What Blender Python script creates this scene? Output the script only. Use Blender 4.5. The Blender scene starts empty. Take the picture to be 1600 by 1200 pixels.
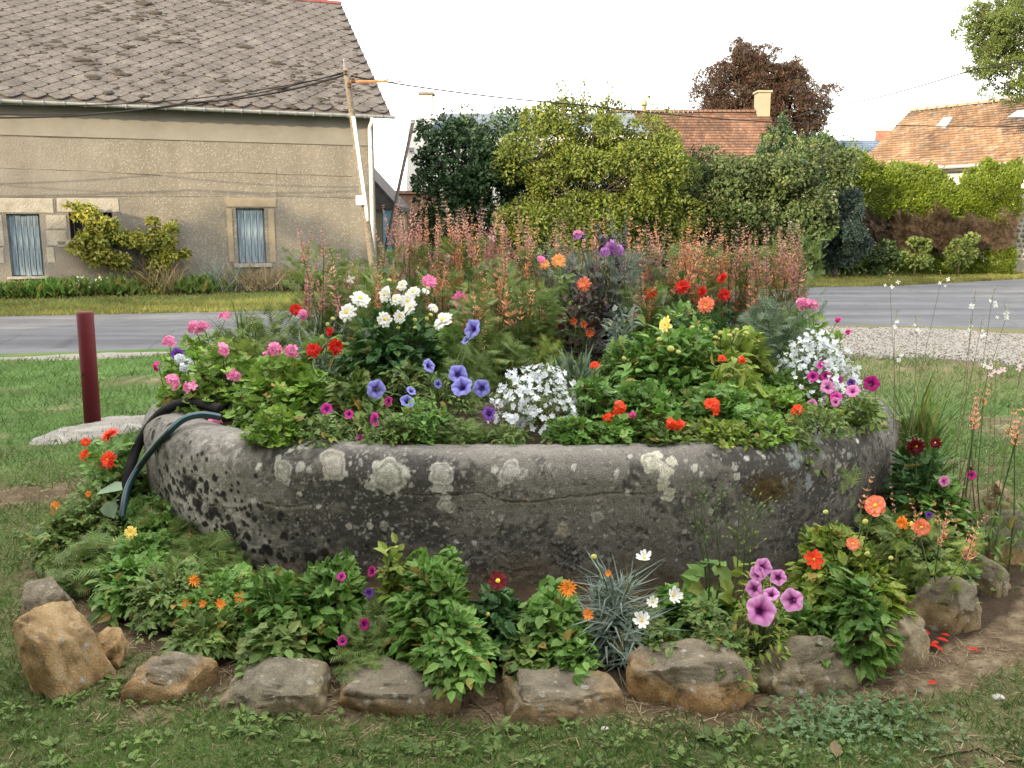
import bpy, math, random
import numpy as np
from math import radians as R, sin, cos, pi, tan, atan, sqrt, exp
from mathutils import Vector, Matrix

sc = bpy.context.scene
C = sc.collection
rng = np.random.default_rng(7)
random.seed(7)

# ------------------------------------------------------------------ camera, sky, sun, exposure
F = 1400.0                       # focal length in photo pixels (1600 wide)
PITCH = R(10.3)
CAMZ = 1.55
cam_d = bpy.data.cameras.new('camera')
cam = bpy.data.objects.new('camera', cam_d); C.objects.link(cam)
cam.location = (0, 0, CAMZ)
cam.rotation_euler = (R(90) - PITCH, 0, 0)
cam_d.sensor_width = 36.0
cam_d.lens = 36.0 * F / 1600.0
cam_d.clip_start = 0.05; cam_d.clip_end = 3000
sc.camera = cam

SUN_EL = R(15)
SUN_H = Vector((-0.66, -0.75, 0)).normalized()
SUN_DIR = Vector((SUN_H.x * cos(SUN_EL), SUN_H.y * cos(SUN_EL), sin(SUN_EL)))
world = bpy.data.worlds.new('World'); sc.world = world; world.use_nodes = True
wn = world.node_tree; wn.nodes.clear()
sky = wn.nodes.new('ShaderNodeTexSky'); sky.sky_type = 'NISHITA'; sky.sun_disc = False
sky.sun_elevation = SUN_EL
sky.sun_rotation = math.atan2(SUN_H.x, SUN_H.y)
sky.air_density = 1.0; sky.dust_density = 3.0; sky.ozone_density = 0.6
veil = wn.nodes.new('ShaderNodeMixRGB'); veil.blend_type = 'MIX'; veil.inputs[0].default_value = 0.65
veil.inputs[2].default_value = (11.6, 11.0, 10.2, 1)        # thin even high cloud, the same all round
bg = wn.nodes.new('ShaderNodeBackground'); bg.inputs[1].default_value = 0.15
wo = wn.nodes.new('ShaderNodeOutputWorld')
wn.links.new(sky.outputs[0], veil.inputs[1]); wn.links.new(veil.outputs[0], bg.inputs[0])
wn.links.new(bg.outputs[0], wo.inputs[0])
sun_d = bpy.data.lights.new('sun', 'SUN'); sun_d.energy = 3.5; sun_d.angle = R(0.6); sun_d.color = (1.0, 0.78, 0.48)
sun = bpy.data.objects.new('sun', sun_d); C.objects.link(sun); sun.location = (-20, -20, 20)
sun.rotation_euler = SUN_DIR.to_track_quat('Z', 'Y').to_euler()
sc.view_settings.view_transform = 'Standard'
try: sc.view_settings.look = 'None'
except Exception: pass
sc.view_settings.exposure = 1.55
sc.view_settings.gamma = 1.0
sc.view_settings.use_curve_mapping = False
sc.render.engine = 'CYCLES'
sc.cycles.max_bounces = 6; sc.cycles.diffuse_bounces = 3; sc.cycles.transmission_bounces = 4
sc.cycles.use_denoising = True
sc.cycles.caustics_reflective = False; sc.cycles.caustics_refractive = False

# ------------------------------------------------------------------ where things stand
def ray(px, py):
    x = (px - 800) / F; y = -(py - 600) / F
    cp, sp = cos(PITCH), sin(PITCH)
    return Vector((x, cp + y * sp, -sp + y * cp))
def at(px, py, d):               # point at forward ground distance d
    r = ray(px, py); t = d / r.y
    return Vector((r.x * t, d, CAMZ + r.z * t))
def onz(px, py, z=0.0):          # point at height z
    r = ray(px, py); t = (z - CAMZ) / r.z
    return Vector((r.x * t, r.y * t, z))
def onplane(px, py, o, n):
    r = ray(px, py); c = Vector((0, 0, CAMZ)); t = (o - c).dot(n) / r.dot(n)
    return c + r * t

# ------------------------------------------------------------------ objects
def link(o, parent=None, loc=None):
    C.objects.link(o)
    if parent is not None: o.parent = parent
    if loc is not None: o.location = loc
    return o
def tag(o, label=None, cat=None, group=None, kind=None):
    if label: o['label'] = label
    if cat: o['category'] = cat
    if group: o['group'] = group
    if kind: o['kind'] = kind
    return o
def empty(name, loc, label, cat, group=None, rz=0.0):
    o = bpy.data.objects.new(name, None); o.empty_display_size = 0.1
    link(o); o.location = loc; o.rotation_euler = (0, 0, rz)
    return tag(o, label, cat, group)

def mesh_np(name, V, faces, mats=None, mi=None, smooth=False, col=None):
    """faces: list of (n,k) int arrays; mi: matching list of material indices; col: per vertex RGB"""
    me = bpy.data.meshes.new(name)
    V = np.asarray(V, dtype=np.float32).reshape(-1, 3)
    faces = [np.asarray(f, dtype=np.int32) for f in faces]
    keep = [i for i, f in enumerate(faces) if len(f)]
    nf = sum(len(faces[i]) for i in keep)
    loops = np.concatenate([faces[i].ravel() for i in keep]) if keep else np.zeros(0, np.int32)
    starts = []; s = 0; mis = []
    for i in keep:
        k = faces[i].shape[1]; n = len(faces[i])
        starts.append(s + np.arange(n, dtype=np.int32) * k); s += n * k
        m = 0 if mi is None else mi[i]
        mis.append(np.full(n, m, np.int32) if np.isscalar(m) else np.asarray(m, np.int32))
    me.vertices.add(len(V)); me.vertices.foreach_set('co', V.ravel())
    me.loops.add(len(loops)); me.loops.foreach_set('vertex_index', loops)
    me.polygons.add(nf)
    if nf:
        me.polygons.foreach_set('loop_start', np.concatenate(starts))
        me.polygons.foreach_set('material_index', np.concatenate(mis))
        me.polygons.foreach_set('use_smooth', np.full(nf, smooth, dtype=bool))
    if mats is not None:
        for m in (mats if isinstance(mats, (list, tuple)) else [mats]): me.materials.append(m)
    if col is not None:
        a = me.color_attributes.new('Col', 'FLOAT_COLOR', 'POINT')
        c4 = np.ones((len(V), 4), np.float32); c4[:, :3] = col
        a.data.foreach_set('color', c4.ravel())
    me.update(calc_edges=True)
    return me

class MB:
    """collects primitive shapes, then builds ONE mesh object"""
    def __init__(s): s.v = []; s.f = {}; s.n = 0
    def add(s, V, faces, m=0):
        V = np.asarray(V, dtype=np.float64).reshape(-1, 3)
        for f in faces:
            f = np.asarray(f, dtype=np.int64)
            if f.ndim == 1: f = f.reshape(1, -1)
            if len(f): s.f.setdefault((f.shape[1], m), []).append(f + s.n)
        s.v.append(V); s.n += len(V); return s
    def box(s, c, d, m=0, rot=None, bev=0.0):
        x, y, z = d[0] / 2, d[1] / 2, d[2] / 2
        V = np.array([[-x, -y, -z], [x, -y, -z], [x, y, -z], [-x, y, -z], [-x, -y, z], [x, -y, z], [x, y, z], [-x, y, z]])
        if rot is not None: V = V @ np.array(rot).T
        s.add(V + np.array(c), [[[0, 3, 2, 1], [4, 5, 6, 7], [0, 1, 5, 4], [1, 2, 6, 5], [2, 3, 7, 6], [3, 0, 4, 7]]], m)
        return s
    def tube(s, pts, r, n=6, m=0, cap=True):
        P = np.array([list(p) for p in pts], dtype=np.float64); k = len(P)
        rad = np.full(k, r) if np.isscalar(r) else np.array(r)
        T = np.gradient(P, axis=0); T /= (np.linalg.norm(T, axis=1, keepdims=True) + 1e-9)
        ref = np.array([0, 0, 1.0]) if abs(T[:, 2]).mean() < 0.8 else np.array([1.0, 0, 0])
        A = np.cross(T, ref); A /= (np.linalg.norm(A, axis=1, keepdims=True) + 1e-9); B = np.cross(T, A)
        a = np.arange(n) * 2 * pi / n
        V = P[:, None] + rad[:, None, None] * (A[:, None] * np.cos(a)[None, :, None] + B[:, None] * np.sin(a)[None, :, None])
        i = np.arange(k - 1)[:, None] * n; j = np.arange(n)[None]; j2 = (j + 1) % n
        f = np.stack([i + j, i + j2, i + n + j2, i + n + j], -1).reshape(-1, 4)
        fs = [f]
        if cap: fs += [np.arange(n)[::-1][None], (np.arange(n) + (k - 1) * n)[None]]
        s.add(V.reshape(-1, 3), fs, m); return s
    def mesh(s, name, mats, smooth=False, col=None):
        faces = []; mi = []
        for (k, m), l in s.f.items(): faces.append(np.concatenate(l)); mi.append(m)
        return mesh_np(name, np.concatenate(s.v) if s.v else np.zeros((0, 3)), faces, mats, mi, smooth, col)
    def build(s, name, mats, parent=None, smooth=False, loc=None):
        return link(bpy.data.objects.new(name, s.mesh(name, mats, smooth)), parent, loc)

# ------------------------------------------------------------------ noise for shapes (numpy)
def _h(ix, iy, iz, seed):
    n = (ix * 73856093) ^ (iy * 19349663) ^ (iz * 83492791) ^ (seed * 2654435761 & 0xffffffff)
    n = (n ^ (n >> 13)) * 1274126177 & 0x7fffffff
    n = (n ^ (n >> 16)) * 668265263 & 0x7fffffff
    return (n ^ (n >> 15)) % 65536 / 65535.0
def vnoise(P, seed=0):
    P = np.asarray(P, dtype=np.float64); I = np.floor(P).astype(np.int64); f = P - I; f = f * f * (3 - 2 * f)
    r = 0
    for a in (0, 1):
        for b in (0, 1):
            for c in (0, 1):
                w = (f[:, 0] if a else 1 - f[:, 0]) * (f[:, 1] if b else 1 - f[:, 1]) * (f[:, 2] if c else 1 - f[:, 2])
                r = r + w * _h(I[:, 0] + a, I[:, 1] + b, I[:, 2] + c, seed)
    return r * 2 - 1
def fbm(P, s=1.0, o=4, seed=0, g=0.5):
    P = np.asarray(P, dtype=np.float64) * s; r = 0; a = 1.0; t = 0
    for i in range(o): r = r + a * vnoise(P + 17.3 * i, seed + i); t += a; a *= g; P = P * 2.03
    return r / t
def sstep(a, b, x):
    t = np.clip((x - a) / (b - a), 0, 1); return t * t * (3 - 2 * t)

# ------------------------------------------------------------------ materials
def nd(nt, typ, **kw):
    n = nt.nodes.new(typ)
    for k, v in kw.items(): setattr(n, k, v)
    return n
def ramp(nt, stops):
    r = nt.nodes.new('ShaderNodeValToRGB'); e = r.color_ramp.elements
    while len(e) < len(stops): e.new(0.5)
    for i, (p, c) in enumerate(stops): e[i].position = p; e[i].color = (*c, 1) if len(c) == 3 else c
    return r
def M_noise(name, stops, scale=8, detail=6, rough=0.85, bump=0.3, bscale=60, bdist=0.01, spec=0.3, metal=0.0, dist=0.0):
    """plain surface: colour from noise through a ramp, second noise for relief"""
    m = bpy.data.materials.new(name); m.use_nodes = True; nt = m.node_tree; L = nt.links
    b = nt.nodes['Principled BSDF']; b.inputs['Roughness'].default_value = rough
    b.inputs['Specular IOR Level'].default_value = spec; b.inputs['Metallic'].default_value = metal
    tc = nd(nt, 'ShaderNodeTexCoord')
    n = nd(nt, 'ShaderNodeTexNoise'); n.inputs['Scale'].default_value = scale; n.inputs['Detail'].default_value = detail
    n.inputs['Roughness'].default_value = 0.65; n.inputs['Distortion'].default_value = dist
    r = ramp(nt, stops)
    L.new(tc.outputs['Object'], n.inputs['Vector']); L.new(n.outputs[0], r.inputs[0]); L.new(r.outputs[0], b.inputs['Base Color'])
    if bump:
        n2 = nd(nt, 'ShaderNodeTexNoise'); n2.inputs['Scale'].default_value = bscale; n2.inputs['Detail'].default_value = 5
        bp = nd(nt, 'ShaderNodeBump'); bp.inputs['Strength'].default_value = bump; bp.inputs['Distance'].default_value = bdist
        L.new(tc.outputs['Object'], n2.inputs['Vector']); L.new(n2.outputs[0], bp.inputs['Height']); L.new(bp.outputs[0], b.inputs['Normal'])
    m['bsdf'] = b.name
    return m
def M_leaf(name, cols, trans=0.3, rough=0.5, spec=0.35, nscale=None, accent=None):
    """leaves and petals: colour per leaf (random per island), light passes through a little"""
    m = bpy.data.materials.new(name); m.use_nodes = True; nt = m.node_tree; L = nt.links
    b = nt.nodes['Principled BSDF']; b.inputs['Roughness'].default_value = rough; b.inputs['Specular IOR Level'].default_value = spec
    g = nd(nt, 'ShaderNodeNewGeometry')
    st = [(i / max(1, len(cols) - 1) * (.945 if accent else 1), c) for i, c in enumerate(cols)]
    if accent: st += [(.965, accent), (1.0, tuple(v * .6 for v in accent))]
    r = ramp(nt, st)
    L.new(g.outputs['Random Per Island'], r.inputs[0])
    tc = nd(nt, 'ShaderNodeTexCoord'); n = nd(nt, 'ShaderNodeTexNoise'); n.inputs['Scale'].default_value = nscale or 1.6; n.inputs['Detail'].default_value = 3
    mr = nd(nt, 'ShaderNodeMapRange'); mr.inputs[1].default_value = 0.3; mr.inputs[2].default_value = 0.7; mr.inputs[3].default_value = 0.62; mr.inputs[4].default_value = 1.38
    L.new(tc.outputs['Object'], n.inputs['Vector']); L.new(n.outputs[0], mr.inputs[0])
    mx = nd(nt, 'ShaderNodeVectorMath', operation='SCALE'); L.new(r.outputs[0], mx.inputs[0]); L.new(mr.outputs[0], mx.inputs['Scale'])
    L.new(mx.outputs[0], b.inputs['Base Color'])
    if trans > 0:
        t = nd(nt, 'ShaderNodeBsdfTranslucent'); L.new(mx.outputs[0], t.inputs[0])
        ms = nd(nt, 'ShaderNodeMixShader'); ms.inputs[0].default_value = trans
        o = nt.nodes['Material Output']; L.new(b.outputs[0], ms.inputs[1]); L.new(t.outputs[0], ms.inputs[2]); L.new(ms.outputs[0], o.inputs[0])
    return m
def M_vcol(name, rough=0.85, spec=0.25, trans=0.0, bump=0.0, bscale=120, bdist=0.004, mottle=0.0, mscale=40):
    m = bpy.data.materials.new(name); m.use_nodes = True; nt = m.node_tree; L = nt.links
    b = nt.nodes['Principled BSDF']; b.inputs['Roughness'].default_value = rough; b.inputs['Specular IOR Level'].default_value = spec
    a = nd(nt, 'ShaderNodeVertexColor'); a.layer_name = 'Col'
    out = a.outputs[0]
    tc = nd(nt, 'ShaderNodeTexCoord')
    if mottle:
        n = nd(nt, 'ShaderNodeTexNoise'); n.inputs['Scale'].default_value = mscale; n.inputs['Detail'].default_value = 6; n.inputs['Roughness'].default_value = 0.75
        mr = nd(nt, 'ShaderNodeMapRange'); mr.inputs[1].default_value = 0.3; mr.inputs[2].default_value = 0.7
        mr.inputs[3].default_value = 1 - mottle; mr.inputs[4].default_value = 1 + mottle
        L.new(tc.outputs['Object'], n.inputs['Vector']); L.new(n.outputs[0], mr.inputs[0])
        mx = nd(nt, 'ShaderNodeVectorMath', operation='SCALE'); L.new(out, mx.inputs[0]); L.new(mr.outputs[0], mx.inputs['Scale']); out = mx.outputs[0]
    L.new(out, b.inputs['Base Color'])
    if bump:
        n2 = nd(nt, 'ShaderNodeTexNoise'); n2.inputs['Scale'].default_value = bscale; n2.inputs['Detail'].default_value = 6; n2.inputs['Roughness'].default_value = 0.7
        bp = nd(nt, 'ShaderNodeBump'); bp.inputs['Strength'].default_value = bump; bp.inputs['Distance'].default_value = bdist
        L.new(tc.outputs['Object'], n2.inputs['Vector']); L.new(n2.outputs[0], bp.inputs['Height']); L.new(bp.outputs[0], b.inputs['Normal'])
    if trans > 0:
        t = nd(nt, 'ShaderNodeBsdfTranslucent'); L.new(out, t.inputs[0])
        ms = nd(nt, 'ShaderNodeMixShader'); ms.inputs[0].default_value = trans
        o = nt.nodes['Material Output']; L.new(b.outputs[0], ms.inputs[1]); L.new(t.outputs[0], ms.inputs[2]); L.new(ms.outputs[0], o.inputs[0])
    return m

# ------------------------------------------------------------------ leaf shapes (unit length along +y, normal +z)
def T_ovate(w=0.32, fold=0.06, droop=0.14):
    V = [(0, 0, 0), (0, .5, -fold), (0, 1, -droop), (-w * .9, .28, fold), (-w * .75, .65, fold * .3), (w * .9, .28, fold), (w * .75, .65, fold * .3)]
    return np.array(V), [np.array([[0, 1, 4, 3], [0, 5, 6, 1]]), np.array([[1, 2, 4], [1, 6, 2]])]
def T_toothed(w=0.36, fold=0.06, droop=0.18, nt=4):
    V = [(0, 0, 0)]; L_ = []; Rr = []; mid = [0]
    ys = np.linspace(0.08, 0.92, nt)
    for i, y in enumerate(ys):
        ww = w * sin(pi * min(1, (y * .8 + .2)) ** 0.9) * (1 if True else 1)
        V.append((0, y, -droop * y * y - fold)); mid.append(len(V) - 1)
        V.append((-ww, y + .10, fold - droop * y * y)); V.append((-ww * .72, y + .12, fold * .6 - droop * y * y)); L_.append((len(V) - 2, len(V) - 1))
        V.append((ww, y + .10, fold - droop * y * y)); V.append((ww * .72, y + .12, fold * .6 - droop * y * y)); Rr.append((len(V) - 2, len(V) - 1))
    V.append((0, 1.08, -droop * 1.2)); mid.append(len(V) - 1)
    T = []
    pl = 0; pr = 0
    for i in range(nt):
        m0, m1, m2 = mid[i], mid[i + 1], mid[i + 2]
        T += [[m0, m1, L_[i][0]], [m1, L_[i][1], L_[i][0]], [m1, m2, L_[i][1]], [m0, Rr[i][0], m1], [m1, Rr[i][0], Rr[i][1]], [m1, Rr[i][1], m2]]
        if i: T += [[m0, L_[i][0], L_[i - 1][1]], [m0, Rr[i - 1][1], Rr[i][0]]]
    return np.array(V, float), [np.array(T)]
def T_lobed(n=5, depth=0.35, cup=0.12):
    V = [(0, 0.45, -cup)]; k = n * 2 + 1
    for i in range(k):
        a = -pi * .5 + 0.35 + (2 * pi - 0.7) * i / (k - 1)
        r = 0.52 * (1 - (depth if i % 2 == 0 else 0)) if 0 < i < k - 1 else 0.42
        V.append((r * cos(a), 0.45 + r * sin(a), cup * (0.5 if i % 2 else -.2)))
    T = [[0, i, i + 1] for i in range(1, k)]
    return np.array(V), [np.array(T)]
def T_compound(n=5, w=0.2, leaf=None):
    MBs = []; Fs4 = []; Fs3 = []; off = 0
    spec = [(0, 0.45, 0.62, 0)] + [(sx * 0.0, 0.12 + 0.22 * j, 0.42, sx) for j in range((n - 1) // 2) for sx in (-1, 1)]
    for (x, y, s, sx) in spec:
        V, F_ = (leaf or T_ovate(w / s * 0.75, 0.05, 0.15))
        a = -sx * R(58); c, d = cos(a), sin(a)
        W = np.stack([(V[:, 0] * c - V[:, 1] * d) * s + x, (V[:, 0] * d + V[:, 1] * c) * s + y, V[:, 2] * s], 1)
        MBs.append(W)
        for f in F_: (Fs4 if f.shape[1] == 4 else Fs3).append(f + off)
        off += len(V)
    out = []
    if Fs4: out.append(np.concatenate(Fs4))
    if Fs3: out.append(np.concatenate(Fs3))
    return np.concatenate(MBs), out
def T_blade(w=0.05, bend=0.35):
    V = [(-w, 0, 0), (w, 0, 0), (-w * .8, .5, -bend * .25), (w * .8, .5, -bend * .25), (0, 1, -bend)]
    return np.array(V), [np.array([[0, 1, 3, 2]]), np.array([[2, 3, 4]])]
def T_diamond(w=0.3):
    V = [(0, 0, 0), (-w, .5, .05), (w, .5, .05), (0, 1, -.1)]
    return np.array(V), [np.array([[0, 2, 1], [1, 2, 3]])]
def T_feather(n=6, w=0.035):
    V = []; T = []
    def bl(x0, y0, x1, y1, ww):
        k = len(V); dx, dy = x1 - x0, y1 - y0; l = sqrt(dx * dx + dy * dy); nx, ny = -dy / l * ww, dx / l * ww
        V.extend([(x0 - nx, y0 - ny, 0), (x0 + nx, y0 + ny, 0), (x1, y1, -.05)]); T.append([k, k + 1, k + 2])
    bl(0, 0, 0, 1, w)
    for i in range(n):
        y = .2 + .7 * i / n; l = .42 * (1 - .5 * i / n)
        bl(0, y, -l, y + l * .7, w); bl(0, y, l, y + l * .7, w)
    return np.array(V, float), [np.array(T)]
def T_leafy_twig(n=9, w=0.14, leaf_len=0.36):
    """a small twig with leaves: for hedges and far trees"""
    Vs = []; F3 = []; off = 0; r = np.random.default_rng(3)
    for i in range(n):
        V, F_ = T_diamond(0.33)
        s = leaf_len * (0.7 + .5 * r.random()); a = (i * 2.4) ; t = .1 + .85 * i / n
        el = r.uniform(-.3, .9); yaw = r.uniform(-1.4, 1.4)
        c, d = cos(yaw), sin(yaw)
        W = np.stack([V[:, 0] * c - V[:, 1] * d, V[:, 0] * d + V[:, 1] * c, V[:, 2]], 1)
        roll = r.uniform(-1.2, 1.2)
        c, d = cos(roll), sin(roll)
        W = np.stack([W[:, 0] * c + W[:, 2] * d, W[:, 1], -W[:, 0] * d + W[:, 2] * c + W[:, 1] * el * .5], 1) * s
        W[:, 1] += t * .8; W[:, 0] += r.uniform(-.12, .12); W[:, 2] += r.uniform(-.15, .15)
        Vs.append(W); F3.append(F_[0] + off); off += len(V)
    return np.concatenate(Vs), [np.concatenate(F3)]

def unit(A): return A / (np.linalg.norm(A, axis=-1, keepdims=True) + 1e-9)
def scatter(T, P, Y, Z, S, jit=None):
    """copies of leaf T at P, length axis Y, normal near Z, size S"""
    V, Fs = T; n = len(P); k = len(V)
    Y = unit(np.asarray(Y, float)); X = unit(np.cross(Y, np.asarray(Z, float))); Zz = np.cross(X, Y)
    S = np.broadcast_to(np.asarray(S, float), (n,))
    W = P[:, None] + S[:, None, None] * (V[None, :, 0:1] * X[:, None] + V[None, :, 1:2] * Y[:, None] + V[None, :, 2:3] * Zz[:, None])
    base = (np.arange(n) * k)[:, None, None]
    return W.reshape(-1, 3), [(f[None] + base).reshape(-1, f.shape[1]) for f in Fs]
def rdir(n, up=0.0, r=None):
    r = r or rng
    v = r.normal(size=(n, 3)); v[:, 2] += up; return unit(v)

# ================================================================== THE SETTING
TX0, TY0, TA, TB, TN = 0.045, 5.3, 2.07, 1.71, 2.55       # planter outline (superellipse)
def ell(x, y, grow=0.0):
    return (np.abs((x - TX0) / (TA + grow)) ** TN + np.abs((y - TY0) / (TB + grow)) ** TN) ** (1 / TN)
def ring(x, y):                                          # outline of the border inside the ring of stones
    return (np.abs((x - 0.18) / 2.40) ** 2.3 + np.abs((y - 4.78) / 2.08) ** 2.3) ** (1 / 2.3)

# --- ground: one sheet to the horizon, fine near the camera
def gspace(lo, hi, fine, far):
    a = np.arange(lo, hi, fine); out = []; x = hi; s = fine
    while x < far: out.append(x); s *= 1.13; x += s
    out.append(far)
    return a, np.array(out)
a, o = gspace(-3.4, 3.4, 0.03, 260); xs = np.concatenate([-o[::-1], a, o])
a, o = gspace(1.4, 7.0, 0.03, 600); a2, o2 = gspace(0, 1, 1, 60); ys = np.concatenate([-o2[::-1][:-1] + 1.3, a, o])
ys = np.unique(ys); xs = np.unique(xs)
GX, GY = np.meshgrid(xs, ys); P = np.stack([GX.ravel(), GY.ravel(), np.zeros(GX.size)], 1)
def ground_h(P):
    x, y = P[:, 0], P[:, 1]
    h = 0.018 * fbm(P * [1, 1, 0], 2.2, 3, 5) + 0.008 * fbm(P * [1, 1, 0], 11, 3, 9)
    e = ring(x, y)
    h += 0.015 * sstep(1.0, 0.90, e)                                     # soil of the border is a little raised
    fade = sstep(9.0, 7.5, np.abs(y)) * sstep(6.5, 5.0, np.abs(x))
    return h * fade
def bare(P):
    """0 grass .. 1 bare earth"""
    x, y = P[:, 0], P[:, 1]; Q = P * [1, 1, 0]
    n = fbm(Q, 1.6, 5, 21); n2 = fbm(Q, 6.0, 4, 33)
    e = ring(x, y)
    b = sstep(0.12, 0.50, n + .35 * n2) * 0.75
    ringband = sstep(1.13, 1.01, e + .10 * n2) * sstep(-3.2, -1.5, x + y * 0.0 + 1.6 * n)
    b = np.maximum(b, ringband)
    rightp = sstep(0.9, 2.3, x + .4 * n) * sstep(4.6, 3.2, y) * (0.62 + .5 * n2); b = np.maximum(b, rightp)
    leftp = sstep(1.0, 0.2, np.hypot((x + 2.9) / 1.15, (y - 4.95) / .38) + .35 * n2); b = np.maximum(b, leftp * .9)
    rp2 = sstep(1.0, 0.3, np.hypot((x - 3.0) / .9, (y - 4.6) / .35) + .4 * n2); b = np.maximum(b, rp2 * .8)
    b = np.where(e < 0.98, 1.0, b)
    return np.clip(b, 0, 1)
P[:, 2] = ground_h(P)
n1 = fbm(P * [1, 1, 0], 3.1, 5, 2)[:, None]; n2 = fbm(P * [1, 1, 0], 23, 4, 8)[:, None]
bb = bare(P)[:, None]
soil = np.array([.125, .088, .058]) * (1 + .35 * n1 + .45 * n2); straw = np.array([.25, .215, .14]) * (1 + .4 * n2)
soil = soil + (straw - soil) * sstep(.0, .5, n2 + .3 * n1) * .55
gras = np.array([.075, .135, .040]) * (1 + .4 * n1 + .35 * n2)
inner = (ring(P[:, 0], P[:, 1]) < 0.97)[:, None]
dry = sstep(7.0, 9.3, P[:, 1:2] + .8 * n1) * sstep(1.8, 3.2, P[:, 0:1]) * sstep(16, 12, P[:, 1:2]); gras = gras + (np.array([.155, .125, .07]) - gras) * dry * .8
dry2 = sstep(6.2, 5.2, P[:, 1:2] + n1 * .8) * .45; gras = gras + (np.array([.12, .10, .05]) - gras) * dry2
colg = gras + (soil - gras) * bb
colg = np.where(inner, np.array([.058, .042, .028]) * (1 + .4 * n2), colg)
nx, ny = len(xs), len(ys)
i = (np.arange(ny - 1)[:, None] * nx + np.arange(nx - 1)[None]).ravel()
m_ground = M_vcol('ground_earth', .95, .1, bump=.9, bscale=90, bdist=.012, mottle=.35, mscale=55)
ground = link(bpy.data.objects.new('ground', mesh_np('ground', P, [np.stack([i, i + 1, i + nx + 1, i + nx], 1)], m_ground, smooth=True, col=colg)))
tag(ground, kind='structure')

# --- road and the gravel beside it
def strip(name, near, far, z, mat, x0, x1, n=260, wob=0.0, seed=1):
    near = np.array(near); far = np.array(far)
    X = np.linspace(x0, x1, n)
    yn = np.interp(X, near[:, 0], near[:, 1]); yf = np.interp(X, far[:, 0], far[:, 1])
    k = np.ones(7) / 7
    yn = np.convolve(np.pad(yn, 3, 'edge'), k, 'valid'); yf = np.convolve(np.pad(yf, 3, 'edge'), k, 'valid')
    if wob:
        q = np.stack([X, X * 0, X * 0], 1); yn = yn + wob * fbm(q, 2.5, 4, seed); yf = yf + wob * fbm(q, 2.5, 4, seed + 5)
    m = 9; t = np.linspace(0, 1, m)[:, None]
    Y = yn[None] * (1 - t) + yf[None] * t
    V = np.stack([np.broadcast_to(X[None], Y.shape), Y, np.full(Y.shape, z) * np.ones((1, n)) - np.where(np.arange(m)[:, None] == 0, .03, 0)], -1).reshape(-1, 3)
    i = (np.arange(m - 1)[:, None] * n + np.arange(n - 1)[None]).ravel()
    return tag(link(bpy.data.objects.new(name, mesh_np(name, V, [np.stack([i, i + 1, i + n + 1, i + n], 1)], mat, smooth=True))), kind='structure')
def gp(px, py): v = onz(px, py, 0); return (v.x, v.y)
near = [(-60, 4.5), (-30, 7.2), gp(0, 560), gp(130, 557), gp(260, 552), (-1.5, 12.0), (1.6, 13.1), gp(1290, 512), gp(1440, 515), gp(1600, 524), (12, 11.6), (60, 6)]
far = [(-60, 5.0 + 3), (-30, 11.0), gp(0, 495), gp(300, 489), gp(420, 487), (0.5, 18.0), gp(1260, 449), gp(1400, 447), gp(1600, 436), (22, 27.5), (60, 42)]
m_road = M_noise('asphalt', [(0.2, (.062, .067, .078)), (.5, (.088, .094, .106)), (.8, (.12, .124, .132))], scale=1.2, detail=10, rough=.9, bump=.6, bscale=160, bdist=.01)
nt = m_road.node_tree; L = nt.links; bs = nt.nodes['Principled BSDF']                    # faint wheel tracks and grit along the road
tc = nd(nt, 'ShaderNodeTexCoord'); mpr = nd(nt, 'ShaderNodeMapping'); mpr.inputs['Rotation'].default_value = (0, 0, R(-20)); mpr.inputs['Scale'].default_value = (.10, 1.5, 1); nr_ = nd(nt, 'ShaderNodeTexNoise'); nr_.inputs['Scale'].default_value = 1.2; nr_.inputs['Detail'].default_value = 7
L.new(tc.outputs['Object'], mpr.inputs[0]); L.new(mpr.outputs[0], nr_.inputs[0]); rr_ = ramp(nt, [(.3, (.70, .70, .72)), (.5, (1, 1, 1)), (.68, (1.4, 1.36, 1.3))]); L.new(nr_.outputs[0], rr_.inputs[0])
g2 = nd(nt, 'ShaderNodeTexVoronoi', feature='DISTANCE_TO_EDGE'); g2.inputs['Scale'].default_value = .55; L.new(tc.outputs['Object'], g2.inputs['Vector']); rk = ramp(nt, [(0, (.45, .45, .45)), (.012, (1, 1, 1))]); L.new(g2.outputs[0], rk.inputs[0])
mu = nd(nt, 'ShaderNodeMixRGB', blend_type='MULTIPLY'); mu.inputs[0].default_value = 1; L.new(bs.inputs['Base Color'].links[0].from_socket, mu.inputs[1]); L.new(rr_.outputs[0], mu.inputs[2])
mu2 = nd(nt, 'ShaderNodeMixRGB', blend_type='MULTIPLY'); mu2.inputs[0].default_value = .6; L.new(mu.outputs[0], mu2.inputs[1]); L.new(rk.outputs[0], mu2.inputs[2]); L.new(mu2.outputs[0], bs.inputs['Base Color'])
road = strip('road', near, far, 0.012, m_road, -60, 60)
m_gravel = M_noise('gravel', [(0.25, (0.160, 0.148, 0.128)), (.5, (0.240, 0.224, 0.200)), (.75, (0.336, 0.320, 0.288))], scale=38, detail=8, rough=.95, bump=1.0, bscale=70, bdist=.02)
gnear = [(-60, 4.25), (-30, 6.95)] + [(x, y - .2) for x, y in near[2:7]] + [(2.5, 11.9), gp(1330, 560), gp(1450, 562), gp(1600, 575), (12, 8.2), (60, 3)]
strip('gravel_strip', gnear, [(x, y + .05) for x, y in near], 0.016, m_gravel, -60, 60, n=1600, wob=.22)
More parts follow.
